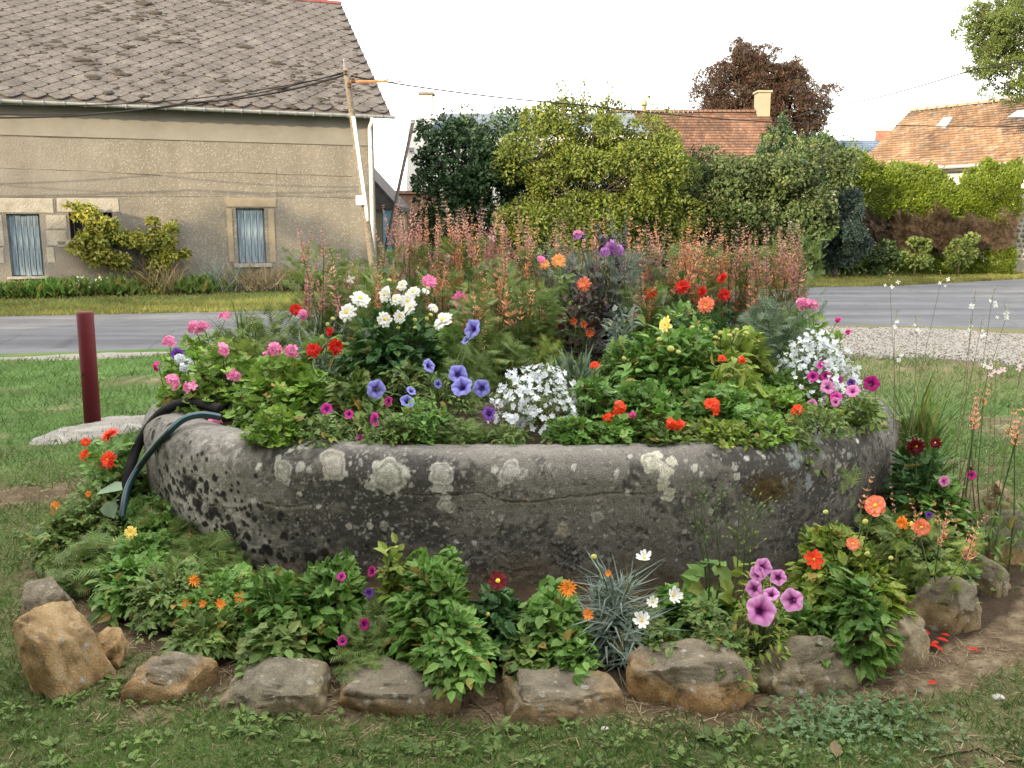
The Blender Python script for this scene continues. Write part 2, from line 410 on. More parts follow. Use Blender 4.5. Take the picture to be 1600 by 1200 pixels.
# loose stones in the gravel
n = 9000; X = rng.uniform(3.0, 9.5, n); yn = np.interp(X, *np.array(gnear).T); yf = np.interp(X, *np.array(near).T)
Y = yn + (yf - yn) * rng.uniform(-.06, 1.03, n)
oct_ = (np.array([[1, 0, 0], [-1, 0, 0], [0, 1, 0], [0, -1, 0], [0, 0, 1], [0, 0, -1.]]) * [1, 1, .6], [np.array([[0, 2, 4], [2, 1, 4], [1, 3, 4], [3, 0, 4], [2, 0, 5], [1, 2, 5], [3, 1, 5], [0, 3, 5]])])
V, Fc = scatter(oct_, np.stack([X, Y, np.full(n, .018)], 1), rdir(n), rdir(n), rng.uniform(.006, .017, n))
m_peb = M_leaf('pebbles', [(0.117, 0.109, 0.094), (0.187, 0.176, 0.156), (0.265, 0.257, 0.234)], trans=0, rough=.9)
tag(link(bpy.data.objects.new('gravel', mesh_np('gravel', V, Fc, m_peb))), 'pale loose gravel between the dry lawn and the road', 'gravel', kind='stuff')

# ================================================================== THE LONG HOUSE ON THE LEFT
A0 = onz(0, 465, 0)                                                   # a point on the foot of the front
HU = Vector((sin(R(69)), cos(R(69)), 0)).normalized(); HN = Vector((HU.y, -HU.x, 0))   # along the front, and outwards
HO = Vector((A0.x, A0.y, 0))
def hp(u, w, z): return HO + HU * u + HN * w + Vector((0, 0, z))        # w = outwards
def hpx(px, py, w=0.0):
    p = onplane(px, py, HO + HN * w, HN); return ((p - HO).dot(HU), p.z)
house = empty('house', HO, 'long rendered house with a mossy grey slate roof and faded blue shutters', 'house', rz=math.atan2(HU.y, HU.x))
# everything of this house is built in its own frame: x along the front, y inwards, z up
UR = hpx(586, 300)[0]; UL = -7.0; DEP = 10.6
EAVE = hpx(300, 158)[1]; RUN = DEP / 2
RIDGE_Z = onplane(500, 5, HO - HN * RUN, HN).z
wins = []
def wrect(x0, y0, x1, y1):
    a = hpx(x0, y0); b = hpx(x1, y1); return (a[0], b[1], b[0], a[1])
W1 = wrect(9, 334, 70, 431); W2 = wrect(107, 332, 178, 374); W3 = wrect(368, 325, 417, 411)
openings = [W1, W2, W3]
m_wall = bpy.data.materials.new('old_render'); m_wall.use_nodes = True
nt = m_wall.node_tree; L = nt.links; b = nt.nodes['Principled BSDF']; b.inputs['Roughness'].default_value = .95; b.inputs['Specular IOR Level'].default_value = .1
tc = nd(nt, 'ShaderNodeTexCoord'); sp = nd(nt, 'ShaderNodeSeparateXYZ'); L.new(tc.outputs['Object'], sp.inputs[0])
big = nd(nt, 'ShaderNodeTexNoise'); big.inputs['Scale'].default_value = .55; big.inputs['Detail'].default_value = 8; big.inputs['Roughness'].default_value = .7
mp = nd(nt, 'ShaderNodeMapping'); mp.inputs['Scale'].default_value = (1, 1, 1.6); L.new(tc.outputs['Object'], mp.inputs[0]); L.new(mp.outputs[0], big.inputs[0])
rc = ramp(nt, [(.25, (0.098, 0.093, 0.085)), (.45, (0.169, 0.159, 0.144)), (.6, (0.203, 0.194, 0.179)), (.8, (0.255, 0.253, 0.246))]); L.new(big.outputs[0], rc.inputs[0])
# pebbledash where z < 3.35 and right of u = 1.2
vor = nd(nt, 'ShaderNodeTexVoronoi'); vor.inputs['Scale'].default_value = 19; L.new(tc.outputs['Object'], vor.inputs['Vector'])
rv = ramp(nt, [(.0, (0.363, 0.349, 0.326)), (.20, (0.314, 0.298, 0.271)), (.30, (0.190, 0.174, 0.149)), (.6, (0.165, 0.153, 0.126))]); L.new(vor.outputs[0], rv.inputs[0])
def mth(op, a, bv=None, clamp=False):
    n = nd(nt, 'ShaderNodeMath', operation=op, use_clamp=clamp)
    for k, v in enumerate((a, bv)):
        if v is None: continue
        if isinstance(v, (int, float)): n.inputs[k].default_value = v
        else: L.new(v, n.inputs[k])
    return n.outputs[0]
zt = mth('LESS_THAN', sp.outputs[2], hpx(300, 219)[1]); zlow = mth('GREATER_THAN', sp.outputs[2], .45)
ux = mth('MULTIPLY', mth('SUBTRACT', sp.outputs[0], .6), .35, True)
pn = nd(nt, 'ShaderNodeTexNoise'); pn.inputs['Scale'].default_value = .9; pn.inputs['Detail'].default_value = 4; L.new(tc.outputs['Object'], pn.inputs[0])
pm = mth('MULTIPLY', mth('MULTIPLY', zt, zlow), mth('MULTIPLY', mth('ADD', ux, mth('MULTIPLY', mth('SUBTRACT', pn.outputs[0], .5), 2.0), True), .62))
mxp = nd(nt, 'ShaderNodeMixRGB'); L.new(pm, mxp.inputs[0]); L.new(rc.outputs[0], mxp.inputs[1]); L.new(rv.outputs[0], mxp.inputs[2])
# streaks of dirt running down, damp foot
st = nd(nt, 'ShaderNodeTexNoise'); st.inputs['Scale'].default_value = 1.0; st.inputs['Detail'].default_value = 6
mp2 = nd(nt, 'ShaderNodeMapping'); mp2.inputs['Scale'].default_value = (2.2, 2.2, .7); L.new(tc.outputs['Object'], mp2.inputs[0]); L.new(mp2.outputs[0], st.inputs[0])
sr = ramp(nt, [(.30, (.80, .79, .77)), (.65, (1.04, 1.02, 1))]); L.new(st.outputs[0], sr.inputs[0])
mm = nd(nt, 'ShaderNodeMixRGB', blend_type='MULTIPLY'); mm.inputs[0].default_value = .8; L.new(mxp.outputs[0], mm.inputs[1]); L.new(sr.outputs[0], mm.inputs[2])
L.new(mm.outputs[0], b.inputs['Base Color'])
fn = nd(nt, 'ShaderNodeTexNoise'); fn.inputs['Scale'].default_value = 30; fn.inputs['Detail'].default_value = 8; L.new(tc.outputs['Object'], fn.inputs[0])
hs = mth('ADD', fn.outputs[0], mth('MULTIPLY', mth('SUBTRACT', .5, vor.outputs[0]), mth('MULTIPLY', pm, .5)))
bp = nd(nt, 'ShaderNodeBump'); bp.inputs['Strength'].default_value = .8; bp.inputs['Distance'].default_value = .02; L.new(hs, bp.inputs['Height']); L.new(bp.outputs[0], b.inputs['Normal'])
m_smooth = M_noise('smooth_render', [(.3, (.33, .275, .20)), (.7, (.43, .37, .28))], scale=2.5, bump=.3, bscale=40)
m_stone = M_noise('limestone', [(.25, (0.177, 0.162, 0.137)), (.5, (0.258, 0.244, 0.214)), (.8, (0.332, 0.317, 0.285))], scale=5, bump=.7, bscale=30, bdist=.02)
m_shut = bpy.data.materials.new('faded_blue_paint'); m_shut.use_nodes = True
nt = m_shut.node_tree; L = nt.links; b = nt.nodes['Principled BSDF']; b.inputs['Roughness'].default_value = .8
tc = nd(nt, 'ShaderNodeTexCoord'); mp = nd(nt, 'ShaderNodeMapping'); mp.inputs['Scale'].default_value = (30, 30, 2.2); nz = nd(nt, 'ShaderNodeTexNoise'); nz.inputs['Scale'].default_value = 1.3; nz.inputs['Detail'].default_value = 7; nz.inputs['Roughness'].default_value = .7
L.new(tc.outputs['Object'], mp.inputs[0]); L.new(mp.outputs[0], nz.inputs[0])
rr = ramp(nt, [(.34, (.035, .035, .035)), (.44, (.11, .14, .17)), (.55, (.17, .24, .30)), (.72, (.34, .39, .42))]); L.new(nz.outputs[0], rr.inputs[0]); L.new(rr.outputs[0], b.inputs['Base Color'])
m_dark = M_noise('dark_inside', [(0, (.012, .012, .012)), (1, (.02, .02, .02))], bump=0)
m_zinc = M_noise('zinc', [(.3, (.26, .28, .31)), (.7, (.42, .44, .47))], scale=6, rough=.45, bump=.1, metal=.3)
m_white = M_noise('white_plastic', [(.3, (.62, .62, .60)), (.7, (.75, .75, .73))], scale=4, rough=.5, bump=.05)
m_crack = M_noise('crack_dirt', [(.3, (.06, .052, .042)), (.7, (.11, .095, .075))], bump=0)

# wall front: a grid that leaves the openings free, reveals 18 cm deep
us = sorted(set([UL, UR] + [v for w in openings for v in (w[0], w[2])])); zs = sorted(set([0, EAVE] + [v for w in openings for v in (w[1], w[3])]))
mb = MB()
def q(pts): mb.add(pts, [[[0, 1, 2, 3]]])
for i in range(len(us) - 1):
    for j in range(len(zs) - 1):
        cu, cz = (us[i] + us[i + 1]) / 2, (zs[j] + zs[j + 1]) / 2
        if any(w[0] < cu < w[2] and w[1] < cz < w[3] for w in openings): continue
        q([(us[i], 0, zs[j]), (us[i + 1], 0, zs[j]), (us[i + 1], 0, zs[j + 1]), (us[i], 0, zs[j + 1])])
DR = .16
for (u0, z0, u1, z1) in openings:
    q([(u0, 0, z0), (u0, DR, z0), (u0, DR, z1), (u0, 0, z1)][::-1]); q([(u1, 0, z0), (u1, DR, z0), (u1, DR, z1), (u1, 0, z1)])
    q([(u0, 0, z1), (u1, 0, z1), (u1, DR, z1), (u0, DR, z1)]); q([(u0, 0, z0), (u1, 0, z0), (u1, DR, z0), (u0, DR, z0)][::-1])
q([(UL, DEP, 0), (UR, DEP, 0), (UR, DEP, EAVE), (UL, DEP, EAVE)][::-1])
for uu, fl in ((UL, 1), (UR, -1)):
    V = [(uu, 0, 0), (uu, 0, EAVE), (uu, RUN, RIDGE_Z - .12), (uu, DEP, EAVE), (uu, DEP, 0)]
    mb.add(V, [[[0, 1, 2, 3, 4][::fl]]])
mb.build('wall', m_wall, house)
# joints of the render, cut as shallow dark grooves standing 2 mm proud of nothing: thin sunk-looking beads
def joint(pts, r=.008, nm='render_joint'):
    Q = [];
    for (x0, y0), (x1, y1) in zip(pts[:-1], pts[1:]):
        for t in np.linspace(0, 1, 9)[:-1]: Q.append((x0 + (x1 - x0) * t, y0 + (y1 - y0) * t))
    Q.append(pts[-1]); V = []
    for k, (x, y) in enumerate(Q):
        u, z = hpx(x, y); V.append((u, 0.0, z + .010 * vnoise(np.array([[k * .9, 3.3, y]]), 4)[0]))
    rad = [r * (.25 + 1.0 * abs(vnoise(np.array([[k * .7, 1.1, x]]), 9)[0])) for k, _ in enumerate(V)]
    return MB().tube(V, rad, 4).build(nm, m_crack, house)
for pts in ([(-20, 213), (250, 218), (555, 226)], [(-20, 262), (130, 267), (250, 274)], [(250, 270), (380, 270), (550, 276)],
            [(-20, 309), (180, 307), (345, 307)], [(432, 306), (560, 310)], [(432, 264), (433, 306)], [(86, 308), (87, 333)], [(42, 180), (44, 213)]): joint(pts)
# smooth band under the eaves and the patch of fresh render at the foot, standing a little proud
a = hpx(-80, 160)[0]; zb = hpx(300, 220)[1]
m_band = M_noise('smooth_band_render', [(.25, (0.140, 0.132, 0.117)), (.5, (0.180, 0.171, 0.152)), (.8, (0.221, 0.215, 0.194))], scale=1.2, detail=9, bump=.35, bscale=30)
mb = MB(); mb.box(((UL + UR) / 2, -.012, (zb + EAVE) / 2), (UR - UL - .02, .024, EAVE - zb - .01)); mb.build('eaves_band', m_band, house)
# pale stone blocks round the left windows
def block(x0, y0, x1, y1, proud=.012, mat=None, nm='stone_block'):
    u0, z1 = hpx(x0, y0); u1, z0 = hpx(x1, y1); g = .006
    w, h = u1 - u0 - 2 * g, z1 - z0 - 2 * g; cu, cz = (u0 + u1) / 2, (z0 + z1) / 2
    V = []; e = .012
    for yy, k in ((.01, 0), (-proud + .004, 0), (-proud, e)):
        for sx, sz in ((-1, -1), (1, -1), (1, 1), (-1, 1)): V.append((cu + sx * (w / 2 - k) + rng.uniform(-.004, .004), yy, cz + sz * (h / 2 - k) + rng.uniform(-.004, .004)))
    f = [[8, 9, 10, 11]] + [[l * 4 + i, l * 4 + (i + 1) % 4, l * 4 + 4 + (i + 1) % 4, l * 4 + 4 + i] for l in (0, 1) for i in range(4)]
    return MB().add(V, [f]).build(nm, mat or m_stone, house)
block(-60, 309, -12, 333); block(-10, 309, 85, 333); block(88, 309, 187, 332)
block(-40, 336, 8, 385); block(-30, 387, 8, 412)
block(71, 336, 106, 358); block(71, 360, 106, 384); block(72, 386, 87, 411); block(89, 376, 108, 386)
m_surr = M_noise('tan_surround', [(.3, (0.190, 0.157, 0.109)), (.7, (0.257, 0.223, 0.166))], scale=4, bump=.3)
block(353, 309, 432, 324, .02, m_surr, 'lintel'); block(353, 326, 367, 410, .02, m_surr, 'window_surround'); block(418, 326, 432, 410, .02, m_surr, 'window_surround')
# windows: frame, shutter of separate boards, sill
def shutter_window(w, nb, name='window', slats=True, sill=(.04, .06)):
    u0, z0, u1, z1 = w; cu = (u0 + u1) / 2
    f = MB(); t = .035
    f.box((u0 + t / 2 + .001, DR - .03, (z0 + z1) / 2), (t, .05, z1 - z0 - .004)); f.box((u1 - t / 2 - .001, DR - .03, (z0 + z1) / 2), (t, .05, z1 - z0 - .004)); f.box((cu, DR - .03, z1 - t / 2 - .001), (u1 - u0 - 2 * t - .006, .05, t))
    fr = f.build(name, m_shut, house)
    bwid = (u1 - u0 - 2 * t) / nb
    me = None
    for k in range(nb):
        h = z1 - z0 - t - .02
        m = MB().box((0, 0, 0), (bwid - .012, .028, h)); m.box((0, -.016, 0), (bwid * .2, .006, h - .01))
        if me is None: me = m.mesh('shutter_board', m_shut)
        ob = link(bpy.data.objects.new('shutter_board', me), fr, (u0 + t + bwid * (k + .5), DR - .075 + rng.uniform(-.006, .006), z0 + h / 2 + .01 + rng.uniform(-.008, .008)))
    return fr
MBd = MB(); MBd.box(((W1[0] + W1[2]) / 2, DR + .2, (W1[1] + W1[3]) / 2), (W1[2] - W1[0], .02, W1[3] - W1[1]))
f1 = shutter_window(W1, 5); f3 = shutter_window(W3, 4)
def sillp(w, over, parent, th=.06):
    m = MB().box(((w[0] + w[2]) / 2, -.03 + DR / 2 - .02, w[1] - th / 2 - .002), (w[2] - w[0] + 2 * over, DR + .10, th)); return m.build('sill', m_stone, parent)
sillp(W1, .08, f1, .05); sillp(W3, .10, f3, .08)
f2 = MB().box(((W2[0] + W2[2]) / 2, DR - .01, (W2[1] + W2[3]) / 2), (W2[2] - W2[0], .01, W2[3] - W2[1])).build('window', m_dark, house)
for k in range(5):
    u = W2[0] + (W2[2] - W2[0]) * (k + .5) / 5
    MB().tube([(u, .06, W2[1] + .002), (u, .06, W2[3] - .002)], .011, 6).build('window_bar', m_crack, f2)
sillp(W2, .10, f2, .10)
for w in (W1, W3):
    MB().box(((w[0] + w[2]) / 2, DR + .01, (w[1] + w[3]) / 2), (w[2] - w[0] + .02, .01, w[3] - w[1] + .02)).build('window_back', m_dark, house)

# roof: solid deck + diamond slates (nearest 300 to the eave separate, the rest joined)
OVE = .34; ROV = .36
slope = Vector((0, RUN, RIDGE_Z - EAVE)); SL = slope.length; sdir = slope / SL; PA = atan((RIDGE_Z - EAVE) / RUN)
e0 = Vector((0, 0, EAVE)) - sdir * OVE + Vector((0, -.0, .03)); SLF = SL + OVE
m_slate = bpy.data.materials.new('old_slate'); m_slate.use_nodes = True
nt = m_slate.node_tree; L = nt.links; b = nt.nodes['Principled BSDF']; b.inputs['Roughness'].default_value = .9; b.inputs['Specular IOR Level'].default_value = .15
geo = nd(nt, 'ShaderNodeNewGeometry'); tc = nd(nt, 'ShaderNodeTexCoord')
n1_ = nd(nt, 'ShaderNodeTexNoise'); n1_.inputs['Scale'].default_value = 20; n1_.inputs['Detail'].default_value = 8; n1_.inputs['Roughness'].default_value = .75; L.new(geo.outputs['Position'], n1_.inputs[0])
r1 = ramp(nt, [(.28, (0.032, 0.031, 0.030)), (.45, (0.076, 0.070, 0.069)), (.58, (0.098, 0.094, 0.093)), (.72, (0.174, 0.182, 0.181))]); L.new(n1_.outputs[0], r1.inputs[0])
n2_ = nd(nt, 'ShaderNodeTexNoise'); n2_.inputs['Scale'].default_value = 2.3; n2_.inputs['Detail'].default_value = 5; L.new(geo.outputs['Position'], n2_.inputs[0])
r2 = ramp(nt, [(.3, (.72, .70, .69)), (.5, (1, .98, .96)), (.7, (1.35, 1.33, 1.28))]); L.new(n2_.outputs[0], r2.inputs[0])
m1 = nd(nt, 'ShaderNodeMixRGB', blend_type='MULTIPLY'); m1.inputs[0].default_value = 1; L.new(r1.outputs[0], m1.inputs[1]); L.new(r2.outputs[0], m1.inputs[2])
L.new(m1.outputs[0], b.inputs['Base Color'])
bp = nd(nt, 'ShaderNodeBump'); bp.inputs['Strength'].default_value = .8; bp.inputs['Distance'].default_value = .02; L.new(n1_.outputs[0], bp.inputs['Height']); L.new(bp.outputs[0], b.inputs['Normal'])
m_deck = M_noise('roof_deck', [(.3, (.05, .045, .04)), (.7, (.08, .07, .065))], bump=0)
mb = MB()
ub, ue = UL - .3, UR + ROV
for sgn in (1, -1):
    lo = np.array([0, e0.y, e0.z]); hi = np.array([0, RUN, RIDGE_Z + .03])
    if sgn < 0: lo = np.array([0, DEP - e0.y, e0.z])
    V = [(ub, lo[1], lo[2]), (ue, lo[1], lo[2]), (ue, hi[1], hi[2]), (ub, hi[1], hi[2])]
    V += [(x, y, z - .07) for x, y, z in V]
    mb.add(V, [[[0, 1, 2, 3], [7, 6, 5, 4], [0, 4, 5, 1], [1, 5, 6, 2], [3, 7, 4, 0]]])
roof = mb.build('roof', m_deck, house)
DG = .44                                       # diagonal of a slate
nrow = int(SLF / (DG / 2)) + 1; ncol = int((ue - ub) / DG) + 1
nrm = Vector((0, -sin(PA), cos(PA)))
# slate template: local x across, y up the slope, z out; lower tip clipped
h = DG / 2 * .965; th = .020
tv = np.array([(-.05, -h + .05, 0), (.05, -h + .05, 0), (h, 0, 0), (.02, h, 0), (-.02, h, 0), (-h, 0, 0)])
top = tv + [0, 0, th]; top[:, 2] += np.array([.016, .016, .010, 0, 0, .010]); bot = tv.copy(); bot[:, 2] += top[:, 2] - th
sv = np.concatenate([top, bot]); sf = [np.array([[0, 1, 2, 5], [2, 3, 4, 5]]), np.array([[i, 6 + i, 6 + (i + 1) % 6, (i + 1) % 6] for i in range(6)])]
rest = MB(); me = MB().add(sv, sf).mesh('slate', m_slate); cnt = 0
rows = []
ax = np.array([1, 0, 0.]); ay = np.array(sdir); az = np.array(nrm)
for r_ in range(nrow):
    s = .20 + r_ * DG / 2
    if s > SLF - .02: continue
    for c_ in range(ncol + 1):
        u = ue - .20 - c_ * DG - (DG / 2 if r_ % 2 else 0)
        if u < ub: continue
        rows.append((r_, c_, u, s))
vis = [t for t in rows if t[2] > hpx(-30, 100, .2)[0] - .4]
sel = set((t[0], t[1]) for t in sorted(vis, key=lambda t: t[0])[:300])
for (r_, c_, u, s) in rows:
    p = np.array(e0) + ay * s + az * (.012 + rng.uniform(0, .004)) + ax * u
    tw = rng.normal(0, .022)
    rx = ax * cos(tw) + ay * sin(tw); ry = -ax * sin(tw) + ay * cos(tw)
    if (r_, c_) in sel:
        ob = bpy.data.objects.new('slate', me); C.objects.link(ob); ob.parent = roof
        ob.matrix_local = Matrix(((rx[0], ry[0], az[0], p[0]), (rx[1], ry[1], az[1], p[1]), (rx[2], ry[2], az[2], p[2]), (0, 0, 0, 1)))
    else:
        W = p + sv[:, 0:1] * rx + sv[:, 1:2] * ry + sv[:, 2:3] * az
        rest.add(W, sf)
tag(rest.build('upper_slates', m_slate, roof), kind='stuff')
# moss cushions on the slates
m_moss = M_noise('dry_moss', [(.3, (.018, .016, .013)), (.6, (.040, .034, .026)), (.8, (.075, .062, .045))], scale=30, bump=.8, bscale=60)
mo = MB(); ico = bpy.data.meshes.new('t')
import bmesh
bm = bmesh.new(); bmesh.ops.create_icosphere(bm, subdivisions=2, radius=1); IV = np.array([v.co[:] for v in bm.verts]); IF = np.array([[v.index for v in f.verts] for f in bm.faces]); bm.free()
def icos(sub):
    bm = bmesh.new(); bmesh.ops.create_icosphere(bm, subdivisions=sub, radius=1)
    V = np.array([v.co[:] for v in bm.verts]); Fq = np.array([[v.index for v in f.verts] for f in bm.faces]); bm.free(); return V, Fq
IV2, IF2 = icos(3)
k = 0
while k < 700:
    u = rng.uniform(hpx(-40, 100)[0], ue - .1); s = rng.uniform(.15, SLF - .1)
    if fbm(np.array([[u, s, 0]]), .8, 3, 77)[0] < rng.uniform(-.25, .35): continue
    k += 1
    # sits on a joint
    r_ = round((s - .2) / (DG / 2)); s = .2 + r_ * DG / 2 - .12 * rng.random(); w = rng.gamma(1.5, .020) + .014
    p = np.array(e0) + ay * s + az * .035 + ax * u
    V = IV2 * (1 + .75 * fbm(IV2 * 1.0, 2.6, 3, k)[:, None]) * [w * rng.uniform(1, 1.7), w * .7, w * .38]
    mo.add(p + V[:, 0:1] * ax + V[:, 1:2] * ay + V[:, 2:3] * az, [IF2])
tag(mo.build('moss', m_moss, roof, smooth=True), kind='stuff')
m_red = M_noise('red_ridge', [(.3, (0.104, 0.024, 0.024)), (.7, (0.160, 0.040, 0.036))], scale=5)
nrt = 26
for k in range(nrt):
    L0 = (ue - ub) / nrt; u = ub + (k + .5) * L0
    if u < hpx(300, 0)[0]: continue
    V = [];
    for xx in (-L0 / 2 + .004, L0 / 2 - .004):
        for a in np.linspace(-1, 1, 7): V.append((u + xx, RUN + a * .17, RIDGE_Z + .10 - abs(a) ** 1.5 * .11))
    MB().add(V, [[[i, i + 1, i + 8, i + 7] for i in range(6)]]).build('ridge_tile', m_red, roof)
# verge slates edge and barge
MB().box((ue + .004, RUN / 2 + e0.y / 2, 0), (.02, .01, .01)).build('verge_trim', m_zinc, roof) if False else None
# gutter: half round, with brackets
gy = e0.y - .07; gz = e0.z - .02; gr = .065
mb = MB(); V = []; NG = 2
aa = np.linspace(pi, 2 * pi, 9)
for uu in (ub, ue + .06):
    for r_ in (gr, gr - .008):
        for a in aa: V.append((uu, gy + r_ * cos(a), gz + r_ * sin(a)))
f = []
for i in range(8): f += [[i, i + 1, 18 + i + 1, 18 + i], [9 + i + 1, 9 + i, 27 + i, 27 + i + 1]]
f += [[0, 18, 27, 9], [8, 17, 35, 26]] + [[18 + i, 18 + i + 1, 27 + i + 1, 27 + i] for i in range(8)]
gut = MB().add(V, [f]).build('gutter', m_zinc, house, smooth=False)
gb = None; u = ue - .25
while u > UL + 5:
    m = MB().tube([(0, gy + (gr + .010) * cos(a), gz + (gr + .010) * sin(a)) for a in np.linspace(pi * .98, 2.05 * pi, 9)], .010, 5)
    if gb is None: gb = m.mesh('gutter_bracket', m_zinc)
    link(bpy.data.objects.new('gutter_bracket', gb), gut, (u, 0, 0)); u -= .38
# downpipe at the right end
ud = hpx(579, 300)[0]; ztop = EAVE - .12
dp = MB().tube([(ud, gy, gz - gr + .01), (ud, gy, gz - gr - .08), (ud, -.09, ztop - .28), (ud, -.09, ztop - .45), (ud, -.09, .05)], .042, 10).build('downpipe', m_white, house, smooth=True)
for z in (.8, 2.1, 3.2): MB().tube([(ud, -.09, z), (ud, -.09, z + .04)], .052, 10).build('pipe_clip', m_zinc, dp)

# white rail low on the wall at the left
u0, z0 = hpx(-60, 458, .12); u1, z1 = hpx(190, 453, .12)
g = MB(); g.box(((u0 + u1) / 2, -.12, (z0 + z1) / 2), (u1 - u0, .05, .05))
for k in range(5): g.box((u0 + .3 + (u1 - u0 - .6) * k / 4, -.12, (z0 + z1) / 4 - .02), (.05, .05, (z0 + z1) / 2 - .05))
o = g.build('edging_rail', m_white); o.location = HO; o.rotation_euler = house.rotation_euler
tag(o, 'low white rail along the foot of the long house wall', 'rail')

# ================================================================== POLE, CABLES, FAR HOUSES
m_wood = M_noise('weathered_pole', [(.25, (0.065, 0.052, 0.038)), (.5, (0.130, 0.110, 0.086)), (.8, (0.216, 0.221, 0.224))], scale=9, bump=.6, bscale=40, dist=2.0)
m_conc = M_noise('pale_concrete', [(.25, (.30, .29, .26)), (.5, (.42, .40, .36)), (.8, (.55, .53, .49))], scale=14, detail=9, bump=.9, bscale=70, bdist=.012)
m_rust = M_noise('rusty_steel', [(.3, (0.216, 0.090, 0.036)), (.7, (0.348, 0.180, 0.084))], scale=14, rough=.7)
m_black = M_noise('black_rubber', [(.3, (.010, .010, .011)), (.7, (.02, .02, .022))], scale=9, rough=.7, bump=.1, spec=.15)
m_grey = M_noise('grey_metal', [(.3, (.16, .17, .18)), (.7, (.28, .29, .30))], scale=9, rough=.5, bump=.1, metal=.4)
m_glass = M_noise('brown_insulator', [(.3, (.05, .03, .02)), (.7, (.09, .05, .03))], scale=9, rough=.25, bump=0)
DP = 18.2
pt, pb = at(540, 106, DP), onz(592, 474, -.1); pb = Vector((at(590, 440, DP).x, DP, -.1))
pole = empty('utility_pole', (pb.x, pb.y, 0), 'leaning weathered wooden utility pole in front of the long house', 'utility pole')
PB = Vector((pb.x, pb.y, 0))
ax_ = (pt - pb)
def onp(t): return pb + ax_ * t - PB
MB().tube([onp(t) for t in np.linspace(0, 1, 14)], np.linspace(.080, .056, 14), 12).build('pole_shaft', m_wood, pole, smooth=True)
off = Vector((.035, -.085, 0))
MB().tube([onp(t) + off * (1.15 - .35 * t) for t in np.linspace(.36, .80, 8)], .034, 8).build('conduit', m_white, pole, smooth=True)
c = at(564, 313, DP - .12) - PB
MB().box(c, (.18, .10, .18)).box(c + Vector((0, -.055, -.0)), (.15, .02, .15)).build('junction_box', m_white, pole)
a, b_ = at(547, 128, DP - .1) - PB, at(606, 127, DP - .1) - PB
MB().tube([a, b_], .028, 6).build('bracket_arm', m_rust, pole)
MB().tube([at(538, 112, DP) - PB, at(537, 92, DP) - PB], .012, 5).build('top_spike', m_grey, pole)
for (x, y) in ((540, 118), (551, 130), (546, 138), (556, 122)):
    p = at(x, y, DP - .13) - PB
    MB().tube([p, p + Vector((0, 0, .03)), p + Vector((0, 0, .05)), p + Vector((0, 0, .09)), p + Vector((0, 0, .1))], [.02, .045, .03, .045, .02], 8).build('insulator', m_glass, pole)
a0 = at(625, 126, DP - .1)
an = empty('roof_aerial', a0, 'small television aerial against the white sky beside the pole arm', 'aerial')
MB().tube([at(604, 124, DP) - a0, at(652, 120, DP + 1.2) - a0], .011, 5).build('boom', m_grey, an)
MB().tube([at(606, 128, DP) - a0, at(628, 127, DP) - a0], .014, 5).build('support_arm', m_grey, an)
MB().tube([at(625, 110, DP + .5) - a0, at(625, 131, DP + .3) - a0], .012, 5).build('mast', m_grey, an)
for k in range(7):
    p = at(606 + k * 7, 124 - k * .6, DP + .1 + k * .16) - a0
    MB().tube([p + Vector((-.05, -.16, -.03)), p + Vector((.05, .16, .03))], .006, 4).build('element', m_grey, an)
# cables
def cable(pts, label, r=.013, nm='overhead_cable', sag=.0, seg=14, cat='cable'):
    P3 = [at(*p) for p in pts]; Q = []
    for a, b in zip(P3[:-1], P3[1:]):
        for t in np.linspace(0, 1, seg)[:-1]: Q.append(a.lerp(b, t) - Vector((0, 0, sag * 4 * t * (1 - t))))
    Q.append(P3[-1]); o = Q[0].copy()
    ob = MB().tube([v - o for v in Q], r, 5).build(nm, m_grey if r < .009 else m_black, None, smooth=True, loc=o)
    return tag(ob, label, cat)
cable([(-900, 120, 14.5), (-60, 160, 16.2), (538, 115, DP)], 'upper thin cable running left from the pole top across the roof', .010, sag=.25)
cable([(-900, 215, 14.5), (-60, 183, 16.6), (300, 160, 17.6), (540, 117, DP)], 'thick cable sagging from the pole top to the upper left wall', .017, sag=.10)
cable([(-900, 200, 15), (-60, 176, 16.9), (541, 112, DP)], 'middle cable between the pole top and the left wall', .012, sag=.3)
cable([(548, 119, DP), (900, 163, 22), (1240, 192, 27), (1700, 196, 33)], 'long cable from the pole running right past the shrub tops', .015, sag=.06)
cable([(1208, 186, 37.2), (1272, 171, 33), (1522, 108, 24), (1700, 60, 20)], 'dark cable rising from the chimney towards the right tree', .018, sag=.12)
cable([(480, 118, 38), (700, 92, 40), (1060, 56, 44), (1440, 11, 48), (1700, -25, 50)], 'faint distant cable high across the white sky', .016, sag=.1)
# second, leaning pole further back
sp_ = at(619, 312, 23); st_ = at(645, 192, 23)
s2 = empty('leaning_pole', (sp_.x, 23, 0), 'dark slanting pole beside the white gable house', 'pole')
bb_ = sp_ + (sp_ - st_) * ((sp_.z) / (st_.z - sp_.z)) - Vector((sp_.x, 23, 0)); tt_ = st_ - Vector((sp_.x, 23, 0))
MB().tube([bb_, tt_], .042, 8).build('pole_shaft', M_noise('dark_timber', [(.3, (.06, .05, .045)), (.7, (.13, .11, .10))], scale=9), s2, smooth=True)
MB().tube([tt_ + Vector((-.05, 0, -.02)), tt_ + Vector((.05, 0, .0)), tt_ + Vector((.05, 0, .05)), tt_ + Vector((-.05, 0, .05))], .02, 5).build('pole_cap', m_grey, s2)

